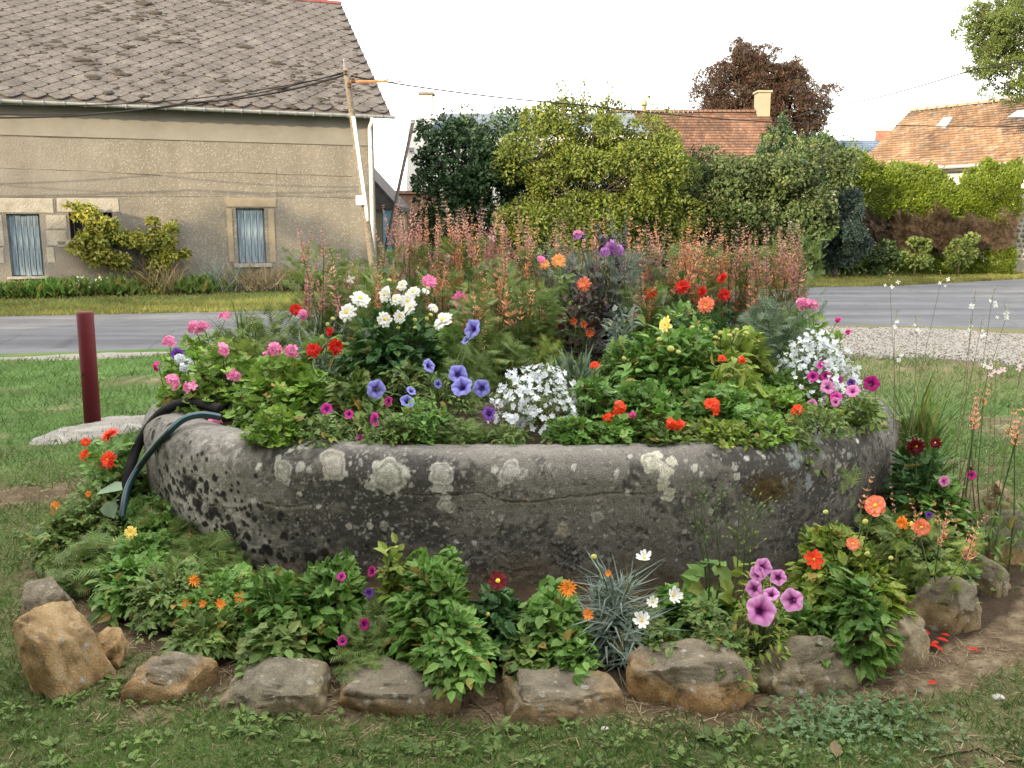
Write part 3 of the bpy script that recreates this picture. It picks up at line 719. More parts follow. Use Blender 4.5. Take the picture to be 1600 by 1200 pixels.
# --- helpers for far houses: a gabled block in its own frame, tiles as real little slabs
def tile_field(name, corners, nu, nv, mat, parent, th=.03, jit=.012, ovl=1.0):
    """corners: eave-left, eave-right, ridge-right, ridge-left (numpy)"""
    c = [np.array(list(p), float) for p in corners]; nrm = np.cross(c[1] - c[0], c[3] - c[0]); nrm /= np.linalg.norm(nrm)
    Vs = []; Fs = []; k = 0
    for j in range(nv):
        offu = .5 if j % 2 else 0
        for i in range(-1, nu):
            u0 = (i + offu + .03) / nu; u1 = (i + 1 + offu - .03) / nu; u0, u1 = max(0, u0), min(1, u1)
            if u1 - u0 < .004: continue
            v0 = j / nv; v1 = min(1, (j + 1.0) / nv); h = rng.uniform(0, jit); tl = rng.uniform(-jit, jit) * .5
            def Pt(u, v, hh): a = c[0] * (1 - u) + c[1] * u; d = c[3] * (1 - u) + c[2] * u; return a * (1 - v) + d * v + nrm * hh
            Vs += [Pt(u0, v0, th + h + tl), Pt(u1, v0, th + h - tl), Pt(u1, v1, h * .3), Pt(u0, v1, h * .3), Pt(u0, v0, h - .01), Pt(u1, v0, h - .01)]
            Fs.append(np.array([[0, 1, 2, 3], [4, 5, 1, 0]]) + k); k += 6
    return tag(link(bpy.data.objects.new(name, mesh_np(name, np.array(Vs), [np.concatenate(Fs)], mat)), parent), kind='stuff')
def M_tiles(name, cols):
    m = M_leaf(name, cols, trans=0, rough=.9, spec=.15, nscale=.7); return m
def gable_house(name, label, o, rz, w, dep, eave, ridge, m_w, m_t, nu=40, nv=16, over=.25, slab=None, cat='house', tiles_name='roof_tiles'):
    h_ = empty(name, o, label, cat, rz=rz)
    V = [(0, 0, 0), (w, 0, 0), (w, 0, eave), (0, 0, eave), (0, dep, 0), (w, dep, 0), (w, dep, eave), (0, dep, eave), (0, dep / 2, ridge - .05), (w, dep / 2, ridge - .05)]
    MB().add(V, [[[0, 1, 2, 3], [5, 4, 7, 6]], [[4, 0, 3, 8, 7], [1, 5, 6, 9, 2]]]).build('wall', m_w, h_)
    sl = (ridge - eave) / (dep / 2); e = eave - sl * over
    mb = MB()
    for a, b_ in (((-over, e), 1), ((dep + over, e), -1)):
        V = [(-over, a[0], a[1]), (w + over, a[0], a[1]), (w + over, dep / 2, ridge), (-over, dep / 2, ridge)]; V += [(x, y, z - .08) for x, y, z in V]
        mb.add(V, [[[0, 1, 2, 3], [7, 6, 5, 4], [0, 4, 5, 1], [1, 5, 6, 2], [3, 7, 4, 0]]])
    rf = mb.build('roof', m_deck, h_)
    cr = [(-over, -over, e + .01), (w + over, -over, e + .01), (w + over, dep / 2, ridge + .01), (-over, dep / 2, ridge + .01)]
    tile_field(tiles_name, cr, nu, nv, m_t, rf)
    return h_, rf
m_t1 = M_tiles('brown_red_tiles', [(0.072, 0.045, 0.034), (0.126, 0.068, 0.045), (0.099, 0.059, 0.045), (0.153, 0.090, 0.059), (0.068, 0.050, 0.041)])
m_t2 = M_tiles('orange_brown_tiles', [(0.132, 0.084, 0.054), (0.194, 0.123, 0.074), (0.163, 0.101, 0.065), (0.240, 0.167, 0.111), (0.124, 0.088, 0.065), (0.202, 0.158, 0.120)])
m_t3 = M_tiles('blue_slates', [(.12, .16, .21), (.16, .20, .26), (.14, .18, .23)])
m_ww = M_noise('white_render', [(.3, (.58, .57, .53)), (.7, (.72, .71, .68))], scale=2, bump=.2)
m_cream = M_noise('cream_render', [(.3, (0.192, 0.169, 0.124)), (.7, (0.259, 0.231, 0.174))], scale=2, bump=.2)
m_brick = M_noise('red_brick', [(.3, (.30, .12, .08)), (.7, (.46, .20, .13))], scale=20)
m_bark0 = M_noise('sooty_cap', [(.3, (.10, .095, .085)), (.7, (.16, .15, .14))], scale=9)
def chimney_stack(parent, p, w, d, h, mat, nm='chimney', pots=0, cap=None):
    c_ = MB().box((p[0], p[1], p[2] + h / 2), (w, d, h)).build(nm, mat, parent)
    MB().box((p[0], p[1], p[2] + h + .04), (w + .12, d + .12, .075)).build('chimney_cap', cap or mat, c_)
    for k in range(pots): MB().tube([(p[0] + (k - (pots - 1) / 2) * .4, p[1], p[2] + h + .079), (p[0] + (k - (pots - 1) / 2) * .4, p[1], p[2] + h + .3)], .1, 8).build('chimney_pot', m_brick, c_)
    return c_
def world_h(px, py, d): return at(px, py, d).z

# middle house with brown tiles
D = 38; xl = at(960, 180, D).x; xr = at(1199, 180, D).x; zr = world_h(1100, 176, D); fy = D - 3.3; ze = world_h(1150, 264, fy - .2)
h2, r2_ = gable_house('tiled_house', 'house with a brown tiled roof, tall cream chimney and finial behind the shrubs', (xl, fy, 0), 0, xr - xl - .2, 6.6, ze, zr, m_cream, m_t1, nu=52, nv=22)
cx = at(1200, 170, D).x - xl - .25
ch = chimney_stack(r2_, (cx, 3.3, zr - .5), .50, .62, world_h(1200, 146, D) - zr + .5, m_cream)
MB().box((cx, 3.3, world_h(1200, 146, D) - .04), (.42, .5, .03)).build('chimney_opening', m_brick, ch)
ft = at(1007, 147, D); MB().tube([(ft.x - xl, 3.3, zr - .05), (ft.x - xl, 3.3, zr + .25), (ft.x - xl, 3.3, zr + .3), (ft.x - xl, 3.3, zr + .5), (ft.x - xl, 3.3, zr + .55), (ft.x - xl, 3.3, ft.z)], [.10, .10, .16, .10, .03, .02], 8).build('finial', m_cream, r2_)
L0 = xr - xl + .3; nrt = 34; me = None
for k in range(nrt):
    if me is None:
        V = []
        for xx in (-L0 / nrt / 2 + .01, L0 / nrt / 2 - .01):
            for a in np.linspace(-1, 1, 5): V.append((xx, a * .15, .10 - abs(a) * .10))
        V += [(L0 / nrt / 2 - .05, 0, .17), (L0 / nrt / 2 - .0, 0, .17), (L0 / nrt / 2 - .0, .05, .10), (L0 / nrt / 2 - .05, -.05, .10)]
        me = MB().add(V, [[[i, i + 1, i + 6, i + 5] for i in range(4)] + [[10, 11, 12, 13]]]).mesh('ridge_tile', m_t1)
    link(bpy.data.objects.new('ridge_tile', me), r2_, (-.25 + (k + .5) * L0 / nrt, 3.3, zr + .02))

# right house with orange tiles, roof lights and pale wall
pl, pr = at(1432, 176, 39.0), at(1640, 150, 34.5)
dv = Vector((pr.x - pl.x, pr.y - pl.y, 0)); rz = math.atan2(dv.y, dv.x); dv.normalize(); nv_ = Vector((dv.y, -dv.x, 0))
zr = (pl.z + pr.z) / 2; half = 3.4
o = Vector((pl.x, pl.y, 0)) + nv_ * half - dv * .1
ez = onplane(1500, 261, o, nv_).z
h3, r3 = gable_house('right_house', 'pale walled house with a sunlit orange brown tiled roof behind the hedge', o, rz, 16, half * 2, ez + .1, zr, m_ww, m_t2, nu=80, nv=26)
# two lead grey patches (roof light and flashing) lying on the slope
def on_slope(px, py):
    n_ = Vector((0, -(zr - ez - .1), half)).normalized(); Rz = Matrix.Rotation(rz, 3, 'Z'); nw = Rz @ n_
    p = onplane(px, py, o + Vector((0, 0, ez + .1)), nw); return Rz.inverted() @ (p - o), n_
for pts, nm in ((((1463, 200), (1476, 186), (1489, 186), (1478, 202)), 'roof_light'), (((1575, 186), (1590, 176), (1625, 172), (1625, 186)), 'roof_light')):
    L_ = [on_slope(*p) for p in pts]; n_ = L_[0][1]; V = [tuple(l[0] + n_ * .09) for l in L_] + [tuple(l[0] + n_ * .0) for l in L_]
    MB().add(V, [[[0, 3, 2, 1]] + [[i, (i + 1) % 4, 4 + (i + 1) % 4, 4 + i] for i in range(4)]]).build(nm, m_zinc, r3)
MB().tube([(-.3, -.30, ez + .0), (16.3, -.30, ez + .0)], .06, 6).build('gutter', m_zinc, h3)
me = None
for k in range(36):
    me = me or MB().add([(-.2, -.14, 0), (-.2, 0, .11), (-.2, .14, 0), (.2, -.14, 0), (.2, 0, .13), (.2, .14, 0)], [[[0, 1, 4, 3], [1, 2, 5, 4]], [[3, 4, 5], [0, 2, 1]]]).mesh('ridge_tile', m_t2)
    link(bpy.data.objects.new('ridge_tile', me), r3, (-.05 + k * .44, half, zr + .03))
# rubble wall at the far right
wl = empty('rubble_wall', onz(1640, 405, 0) + Vector((0, 3, 0)), 'white mortared rubble stone wall at the far right end of the hedge', 'wall')
base = wl.location
p0, p1 = at(1576, 400, 27.2), at(1650, 400, 25.6); zt = at(1590, 300, 27).z
dd = Vector((p1.x - p0.x, p1.y - p0.y, 0)); Lw = dd.length * 1.6; dd.normalize(); nn = Vector((dd.y, -dd.x, 0)); wl.location = (p0.x, p0.y, 0); wl.rotation_euler = (0, 0, math.atan2(dd.y, dd.x))
MB().box((Lw / 2, .2, zt / 2), (Lw, .38, zt)).build('wall_body', m_ww, wl)
MB().box((Lw / 2, -.02, .22), (Lw, .06, .44)).build('plinth', m_conc, wl)
m_rub = M_leaf('rubble_stone', [(.10, .085, .07), (.16, .14, .12), (.22, .20, .17)], trans=0, rough=.9)
rows_ = int((zt - .5) / .15); nst = 0
for j in range(rows_):
    x = rng.uniform(.02, .12)
    while x < Lw - .1:
        w = rng.uniform(.10, .24)
        V = IV * (1 + .3 * fbm(IV, 1.5, 2, nst)[:, None]) * [w / 2, .035, .05 * rng.uniform(.8, 1.2)] + [x + w / 2, .005, .53 + j * .15]
        link(bpy.data.objects.new('stone', MB().add(V, [IF]).mesh('stone', m_rub)), wl); nst += 1
        x += w + rng.uniform(.03, .08)

# blue slate roof and brick chimney far off
D = 62; xl = at(1300, 240, D).x; xr = at(1402, 240, D).x; zr = world_h(1350, 219, D); ze = world_h(1350, 262, D - 4)
h4, r4 = gable_house('slate_roofed_house', 'distant house with a blue slate roof and a small brick chimney', (xl, D - 4, 0), 0, xr - xl, 8, ze, zr, m_ww, m_t3, nu=24, nv=14)
chimney_stack(r4, (at(1379, 210, D).x - xl, 4, zr - .4), .75, .6, world_h(1379, 206, D) - zr + .4, m_brick)
# white gable house left of the dark tree
D = 34; xl = at(683, 240, D).x; zt = world_h(660, 187, D)
h5, r5 = gable_house('white_house', 'white gabled house with a square chimney partly hidden by the dark holly tree', (xl, D - 2, 0), 0, at(1000, 200, D).x - xl, 9, world_h(700, 215, D), world_h(720, 184, D + 4), m_ww, m_t3, nu=60, nv=16, over=.05)
xa = at(640, 240, D).x - xl; g0 = -.06
V = [(xa, -.35, 0), (g0, -.35, 0), (g0, -.35, zt), (xa + .25, -.35, zt)]; V += [(x, 3.0, z) for x, y, z in V]
MB().add(V, [[[0, 1, 2, 3], [1, 5, 6, 2], [5, 4, 7, 6], [4, 0, 3, 7], [3, 2, 6, 7]]]).build('gable_wall', m_ww, h5)
chimney_stack(h5, (at(673, 170, D).x - xl, .5, zt), .42, .5, world_h(673, 158, D) - zt, m_conc, cap=m_bark0)
MB().box((at(645, 235, D - 2).x - xl, -.40, world_h(645, 235, D - 2)), (.16, .1, .12)).build('wall_lamp', m_grey, h5)
# little outhouse with dark roof and blue door just right of the long house
D = 27; xl = at(575, 300, D).x; xr_ = at(617, 300, D).x
sh = empty('outhouse', (xl, D, 0), 'small outhouse with a steep dark roof and a light blue door beside the long house', 'shed')
zw = world_h(600, 322, D); za = world_h(588, 262, D); W_ = xr_ - xl
MB().add([(0, 0, 0), (W_, 0, 0), (W_, 0, zw), (0, 0, zw), (0, 3, 0), (W_, 3, 0), (W_, 3, zw), (0, 3, zw)], [[[0, 1, 2, 3], [1, 5, 6, 2], [5, 4, 7, 6], [4, 0, 3, 7]]]).build('wall', m_cream, sh)
V = [(-.9, -.15, za + .9), (W_ + .12, -.15, zw - .02), (W_ + .12, 3.1, zw - .02), (-.9, 3.1, za + .9)]; V += [(x, y, z - .12) for x, y, z in V] 
m_dsl = M_noise('dark_slates', [(.3, (.05, .05, .055)), (.7, (.10, .095, .095))], scale=6)
V2 = [(-.9, -.15, zw - .1), (W_ + .1, -.15, zw - .1), (-.9, -.15, za + .85)]
rfs = MB().add(V, [[[0, 1, 2, 3], [7, 6, 5, 4], [0, 4, 5, 1], [1, 5, 6, 2], [3, 7, 4, 0]]]).add(V2, [[[0, 1, 2]]]).build('roof', m_dsl, sh)
m_blue = M_noise('light_blue_paint', [(.3, (.16, .36, .52)), (.7, (.24, .46, .62))], scale=3, rough=.6, bump=.1)
x0, x1 = at(599, 360, D).x - xl, at(613, 360, D).x - xl; zd = world_h(606, 328, D)
d_ = MB().box(((x0 + x1) / 2, -.03, zd / 2), (x1 - x0, .05, zd)).build('door', m_blue, sh)
for k in range(3): MB().box((x0 + (x1 - x0) * (k + .5) / 3, -.062, zd / 2), ((x1 - x0) / 3 - .02, .014, zd - .06)).build('door_board', m_blue, d_)
# brick boundary wall behind
p = at(618, 400, 30); q2 = at(690, 400, 31); zt = world_h(650, 303, 30.5)
bw = MB().box(((p.x + q2.x) / 2, 30.5, zt / 2), (q2.x - p.x, .25, zt)).box(((p.x + q2.x) / 2, 30.5, zt + .05), (q2.x - p.x + .05, .4, .1))
tag(bw.build('brick_garden_wall', M_noise('old_brick', [(.3, (.20, .11, .08)), (.5, (.30, .17, .12)), (.7, (.36, .26, .20))], scale=9)), 'low brick garden wall in front of the white gable house', 'wall')

# ================================================================== TREES, SHRUBS, HEDGES
TW = T_leafy_twig(); OV = T_ovate(); DI = T_diamond()
def crown_pts(c, rad, nl, n, lump, seed, flat=0.0, inner=0.25):
    """lumps spread in an ellipsoid, leaves spread on the skin of the lumps"""
    r = np.random.default_rng(seed); c = np.array(c); rad = np.array(rad)
    d = rdir(nl, 0, r); rr = r.uniform(.35, 1.0, nl) ** .6
    Lc = c + d * rad * rr[:, None] * (1 + .10 * r.normal(size=(nl, 1)))
    Lr = lump * r.uniform(.55, 1.35, nl)
    k = r.choice(nl, n, p=Lr ** 2 / (Lr ** 2).sum())
    nd_ = rdir(n, .35, r); sh = 1 - (inner + .15) * r.random(n) ** 1.3
    P = Lc[k] + nd_ * (Lr[k] * sh)[:, None] * [1, 1, .8]
    return P, nd_, r
def limbs(mb, base, top_c, rad, r0, nb, seed):
    r = np.random.default_rng(seed); base = np.array(base); top = np.array(top_c)
    mid = base + (top - base) * [.12, .12, .6]
    mb.tube([base, base + (mid - base) * .5 + r.normal(0, .05, 3), mid, top], [r0 * 1.3, r0, r0 * .75, r0 * .2], 8)
    for k in range(nb):
        s = mid + (top - mid) * r.uniform(.0, .85); d = rdir(1, .5, r)[0]; e = top + d * np.array(rad) * .8
        m = (s + e) / 2 + [0, 0, -.1 * rad[2]] + r.normal(0, .1, 3) * rad[0] * .3
        mb.tube([s, m, e], [r0 * .45, r0 * .28, r0 * .06], 5)
def tree(name, label, cat, base, crowns, mat, leaf, T=None, trunk_r=.07, bark=None, group=None, wild=.5, trunk_h=None):
    """crowns: list of (centre, radii, lumps, leaves, lump radius)"""
    root = empty(name, base, label, cat, group); B = np.array(base)
    Vs = []; Fs = {}; off = 0; tb = MB()
    for i, (c, rad, nl, n, lump) in enumerate(crowns):
        P, N, r = crown_pts(c, rad, nl, n, lump, hash((name, i, round(c[0], 2))) % 99991 if False else int(abs(c[0] * 131 + c[1] * 17 + c[2] * 7 + i * 101)) + 3)
        Y = unit(N * .8 + rdir(n, -.1, r) * wild * 1.3); Z = unit(N + rdir(n, .5, r) * wild)
        W, f = scatter(T or OV, P - B, Y, Z, leaf * r.uniform(.65, 1.3, n))
        Vs.append(W)
        for g in f: Fs.setdefault(g.shape[1], []).append(g + off)
        off += len(W)
        limbs(tb, np.array([base[0] + (c[0] - base[0]) * .03, base[1] + (c[1] - base[1]) * .03 + .02 * i, base[2]]) - B, np.array(c) - B + [0, 0, rad[2] * .2], rad, trunk_r * (1 if i == 0 else .5), 6, i + 5)
    me = mesh_np('crown', np.concatenate(Vs), [np.concatenate(v) for v in Fs.values()], mat)
    link(bpy.data.objects.new('crown', me), root)
    tb.build('trunk', bark or m_bark, root, smooth=True)
    return root
m_bark = M_noise('bark', [(.3, (.055, .042, .032)), (.7, (.12, .095, .07))], scale=9, bump=.6)
def leafm(nm, cols, trans=.25, **k): return M_leaf(nm, cols, trans, **k)
m_holly = leafm('dark_holly_leaves', [(.018, .045, .018), (.028, .065, .022), (.045, .085, .03)], .12, rough=.38)
m_privet = leafm('yellow_green_leaves', [(.085, .125, .018), (.12, .155, .022), (.07, .11, .018), (.16, .18, .028), (.10, .14, .02)], .25)
m_mid = leafm('mid_green_leaves', [(.030, .062, .018), (.045, .085, .022), (.02, .045, .014), (.075, .11, .03)], .2)
m_blue_c = leafm('blue_green_needles', [(.022, .042, .038), (.032, .058, .052), (.02, .035, .03)], .1)
m_cop = leafm('copper_leaves', [(.045, .018, .022), (.08, .028, .028), (.030, .022, .016), (.10, .045, .03), (.05, .055, .022), (.028, .03, .016)], .2)
m_lite = leafm('pale_green_leaves', [(.09, .14, .03), (.13, .18, .045), (.07, .11, .025), (.16, .20, .06)], .3)
m_hedge = leafm('hedge_leaves', [(0.093, 0.144, 0.014), (0.128, 0.176, 0.016), (0.060, 0.104, 0.013), (0.170, 0.208, 0.025)], .3)
m_bare = leafm('bare_twigs', [(.075, .052, .035), (.11, .08, .055), (.055, .042, .03)], 0)
def C3(px, py, d): v = at(px, py, d); return (v.x, v.y, v.z)
def S(px, d): return px * d / F
D = 25.5
tree('dark_holly_tree', 'dark green bushy tree beside the white gable house', 'tree', (at(720, 400, D).x, D, 0),
     [(C3(722, 262, D), (S(64, D), 1.3, S(72, D)), 60, 12000, .42), (C3(735, 360, D), (S(72, D), 1.2, S(62, D)), 46, 9000, .4), (C3(790, 240, D + .6), (S(60, D), 1.2, S(66, D)), 30, 3500, .4), (C3(661, 200, D), (S(11, D), .3, S(11, D)), 5, 220, .14), (C3(672, 245, D), (S(14, D), .3, S(22, D)), 6, 320, .16)],
     m_holly, .11)
D = 24.3
tree('yellow_green_bush', 'tall yellow green leafy bush in the middle, lit by the evening sun', 'bush', (at(900, 400, D).x, D, 0),
     [(C3(845, 240, D), (S(56, D), 1.1, S(66, D)), 18, 8500, .50), (C3(925, 235, D), (S(72, D), 1.3, S(66, D)), 22, 11000, .52), (C3(1025, 250, D), (S(52, D), 1.2, S(60, D)), 16, 7500, .48), (C3(890, 340, D), (S(115, D), 1.2, S(52, D)), 26, 11000, .46), (C3(1050, 350, D + .5), (S(56, D), 1.2, S(50, D)), 18, 5200, .44), (C3(990, 330, D), (S(50, D), 1.0, S(48, D)), 18, 4500, .44), (C3(885, 400, D - 1), (S(30, D), .6, S(22, D)), 12, 1100, .26)],
     m_privet, .085)
# loose shoots standing above the bush
def shoots(parent, px0, px1, py, D, n, ln, mat, leaf=.055, twig=None):
    mb = MB(); Ps = []; Ys = []; B = np.array(parent.location)
    for k in range(n):
        px = rng.uniform(px0, px1); b0 = np.array(at(px, py + rng.uniform(-8, 14), D + rng.uniform(-.5, .5))); l = ln * rng.uniform(.5, 1.2); e = b0 + [rng.normal(0, .18) * l, rng.normal(0, .15) * l, l]
        m = (b0 + e) / 2 + rng.normal(0, .04, 3); mb.tube([b0 - B, m - B, e - B], [.012, .008, .004], 4)
        for t in np.linspace(.25, 1, 12):
            p = b0 * (1 - t) + e * t + rng.normal(0, .025, 3); Ps.append(p - B); Ys.append(rdir(1, .5)[0])
    V, f = scatter(OV, np.array(Ps), np.array(Ys), rdir(len(Ps), .8), leaf * rng.uniform(.7, 1.4, len(Ps)))
    tag(link(bpy.data.objects.new('loose_shoots', mesh_np('loose_shoots', V, f, mat)), parent), kind='stuff'); mb.build('shoot_stems', m_bark, parent)
bush = bpy.data.objects['yellow_green_bush']
shoots(bush, 860, 960, 180, D, 26, .75, m_privet, .07); shoots(bush, 960, 1075, 185, D, 14, .45, m_privet, .07); shoots(bpy.data.objects['dark_holly_tree'], 690, 840, 190, 25.5, 22, .4, m_holly, .07)
D = 24.5
tree('mixed_shrub', 'loose green shrub with pale leaf tips below the tiled house', 'bush', (at(1190, 400, D).x, D, 0),
     [(C3(1150, 310, D), (S(56, D), 1.0, S(50, D)), 16, 4600, .44), (C3(1225, 272, D), (S(66, D), 1.1, S(36, D)), 16, 4600, .40), (C3(1200, 350, D - .3), (S(80, D), 1.0, S(60, D)), 44, 7500, .32), (C3(1115, 300, D + .6), (S(45, D), 1, S(60, D)), 24, 2600, .34), (C3(1285, 262, D - .4), (S(40, D), .7, S(30, D)), 12, 2200, .3), (C3(1262, 330, D - .4), (S(30, D), .7, S(50, D)), 12, 2600, .34)],
     leafm('shrub_leaves', [(.045, .075, .022), (.055, .085, .024), (.04, .07, .02), (.10, .12, .04), (.05, .08, .022)], .2), .10, wild=.8)
shoots(bpy.data.objects['mixed_shrub'], 1190, 1330, 232, D, 26, .35, m_lite, .07)
D = 24.8
tree('blue_green_conifer', 'dark blue green conifer between the mixed shrub and the hedge', 'conifer', (at(1305, 420, D).x, D, 0),
     [(C3(1308, 352, D), (S(30, D), .8, S(72, D)), 30, 9000, .3)], m_blue_c, .15, T=TW, wild=.7)
D = 55
tree('copper_beech', 'big dark copper beech tree rising behind the tiled house', 'tree', (at(1180, 300, D).x, D, 0),
     [(C3(1165, 160, D), (S(66, D), 2.2, S(70, D)), 40, 9000, .75), (C3(1225, 175, D), (S(66, D), 2.2, S(72, D)), 75, 9000, .6), (C3(1120, 170, D), (S(42, D), 1.8, S(50, D)), 32, 3000, .5), (C3(1160, 100, D), (S(26, D), 1.2, S(34, D)), 22, 2400, .42), (C3(1195, 130, D), (S(40, D), 1.8, S(44, D)), 40, 5000, .5), (C3(1190, 190, D), (S(90, D), 2, S(46, D)), 50, 6000, .5), (C3(1245, 115, D), (S(24, D), 1, S(25, D)), 14, 900, .4), (C3(1275, 170, D), (S(20, D), 1, S(40, D)), 14, 900, .4)],
     m_cop, .22, T=TW, trunk_r=.16, wild=.9)
D = 30
tree('pale_leafed_tree', 'airy pale green tree leaning in at the top right corner', 'tree', (at(1700, 400, D).x, D, 0),
     [(C3(1610, 60, D), (S(72, D), 2.0, S(60, D)), 60, 5200, .34), (C3(1560, 40, D), (S(44, D), 1.5, S(46, D)), 34, 2300, .26), (C3(1590, 118, D), (S(48, D), 1.5, S(30, D)), 26, 1700, .24), (C3(1545, 105, D), (S(28, D), 1.0, S(14, D)), 12, 520, .18), (C3(1530, 20, D), (S(20, D), 1.0, S(18, D)), 9, 420, .18), (C3(1536, 78, D), (S(18, D), 1.0, S(13, D)), 8, 300, .16)],
     m_lite, .15, T=TW, trunk_r=.09, wild=.8)
# clipped hedge: green top, bare brown twigs lower down
def hedge(name, label, x0, y0, x1, y1, h0, h1, dep, nleaf, bare_band, seed, ragged=.2, cat='hedge'):
    root = empty(name, (x0, y0, 0), label, cat); r = np.random.default_rng(seed)
    a = np.array([x0, y0, 0]); b_ = np.array([x1, y1, 0]); d = b_ - a; L_ = np.linalg.norm(d); d /= L_; n_ = np.array([d[1], -d[0], 0]); B = a
    t = r.random(nleaf); H = h0 + (h1 - h0) * t
    u = r.random(nleaf); face = u < .62; top = (u >= .62) & (u < .92)
    z = np.where(top, H, H * r.random(nleaf) ** .8); w = np.where(face, dep / 2, r.uniform(-dep / 2, dep / 2, nleaf))
    P = a + d * (t * L_)[:, None] + n_ * w[:, None]; P[:, 2] = z
    q_ = fbm(P * [1, 1, 1.2], 1.3, 4, seed)
    P += n_ * ((q_ * .38 + r.normal(0, .06, nleaf)) * face)[:, None]; P[:, 2] += np.where(top, q_ * ragged * 2.4 + r.normal(0, .09, nleaf), 0) + (fbm(P * [1, 1, 0], .55, 2, seed + 3) * .45 * P[:, 2] / H)
    # rounded shoulders
    sh = np.clip((P[:, 2] - H * .8) / (H * .2), 0, 1) ** 2; P -= n_ * (face * sh * .35)[:, None]
    N = np.where(face[:, None], n_ + [0, 0, .5], np.array([0, 0, 1.0]) + n_ * .4)
    lo, hi = bare_band; zr_ = P[:, 2] / H; nb_ = fbm(P, 2.4, 3, seed + 9)
    br = face & (zr_ + nb_ * .16 > lo) & (zr_ + nb_ * .16 < hi)
    for nm, msk, mat, T, sz in (('hedge_foliage', ~br, (m_holly if name == 'back_hedge' else m_hedge), TW, .17), ('bare_branches', br, m_bare, T_feather(5, .03), .34)):
        k = msk.sum()
        if not k: continue
        Y = unit(N[msk] * .6 + r.normal(size=(k, 3)) * .4 + d * (-.9 if nm[0] == 'b' else .2) + [0, 0, .3 if nm[0] == 'b' else .45])
        V, f = scatter(T, P[msk] - B, Y, unit(N[msk] + r.normal(size=(k, 3)) * .6), sz * r.uniform(.7, 1.3, k))
        tag(link(bpy.data.objects.new(nm, mesh_np(nm, V, f, mat)), root), kind='stuff')
    # solid dark heart of stems so that no light comes through
    mb = MB()
    for k in range(int(L_ * 5)):
        p = d * r.uniform(0, L_) + n_ * r.uniform(-.1, .25) * dep; hh = H.mean() * r.uniform(.7, .92); q0 = p + [r.normal(0, .15), r.normal(0, .1), hh]
        mb.tube([p, (p + q0) / 2 + r.normal(0, .05, 3), q0], [.035, .025, .01], 5)
    mb.build('stems', m_bark, root)
    return root
P0 = onz(1322, 430, 0); P1 = onz(1512, 425, 0)
D0 = 26.6
hedge('clipped_hedge', 'long clipped conifer hedge, green on top and bare brown lower down', at(1305, 420, D0).x, D0, at(1512, 420, D0).x, D0 + .2, world_h(1340, 268, D0 - .5), world_h(1480, 294, D0 - .5), 1.3, 15000, (.22, .60), 51)
hedge('end_hedge', 'shorter hedge section with a sunlit bushy top by the rubble wall', at(1500, 420, D0).x, D0 + .4, at(1574, 420, D0).x, D0 - .2, world_h(1540, 298, D0 - .5), world_h(1590, 282, D0 - .5), 1.4, 7500, (.30, .58), 52, ragged=.3)
hedge('back_hedge', 'dark hedge closing the gap behind the flower bed and bushes', at(780, 420, 27).x, 27, at(1330, 420, 27).x, 27, 3.0, 3.2, 1.2, 24000, (2, 3), 53, ragged=.6)
# low shrubs at the foot of the hedge
for k, (px, py, w, lab) in enumerate([(1335, 398, 30, 'pale leafed low shrub at the left foot of the hedge'), (1432, 395, 24, 'small pale shrub under the middle of the hedge'), (1500, 392, 22, 'small green shrub under the right part of the hedge'), (1380, 405, 20, 'dark low shrub between two pale shrubs at the hedge foot')]):
    d = 25.2; tree('low_shrub', lab, 'shrub', (at(px, 400, d).x, d, 0), [(C3(px, py, d), (S(w, d), .4, S(24, d)), 14, 1300, .15)], m_lite if k != 3 else m_mid, .10, group='low shrubs at the foot of the hedge', trunk_r=.02)
# climbing shrub on the long house
def hw(px, py, w): p = onplane(px, py, HO + HN * w, HN); return (p.x, p.y, p.z)
m_clb = leafm('sunlit_climber_leaves', [(.16, .20, .025), (.26, .27, .035), (.34, .31, .06), (.08, .14, .022), (.40, .36, .13)], .35)  # the yellow of sunlit leaves is mixed into the leaf colour
tree('wall_shrub', 'straggling yellow green climbing shrub spreading over the house wall', 'climbing shrub', (hw(240, 470, .3)[0], hw(240, 470, .3)[1], 0),
     [(hw(px_, py_, .33), (w_, .18, h_), nl_, n_, l_) for (px_, py_, w_, h_, nl_, n_, l_) in [(150, 352, .34, .30, 9, 900, .17), (138, 385, .30, .30, 9, 800, .16), (168, 400, .34, .26, 9, 800, .15), (175, 365, .30, .26, 8, 700, .15), (205, 372, .28, .16, 8, 500, .13), (228, 380, .26, .16, 6, 420, .12), (258, 368, .22, .30, 8, 600, .13), (240, 352, .10, .16, 4, 160, .08), (268, 352, .09, .16, 4, 160, .08), (262, 395, .30, .24, 8, 700, .15), (248, 420, .26, .28, 8, 700, .14), (240, 448, .28, .26, 8, 800, .14), (228, 462, .2, .16, 5, 400, .12), (116, 326, .10, .07, 4, 80, .06), (128, 340, .12, .1, 4, 120, .07), (286, 398, .14, .08, 5, 130, .07), (190, 412, .2, .12, 5, 240, .1)]],
     m_clb, .092, trunk_r=.022, wild=1.1)

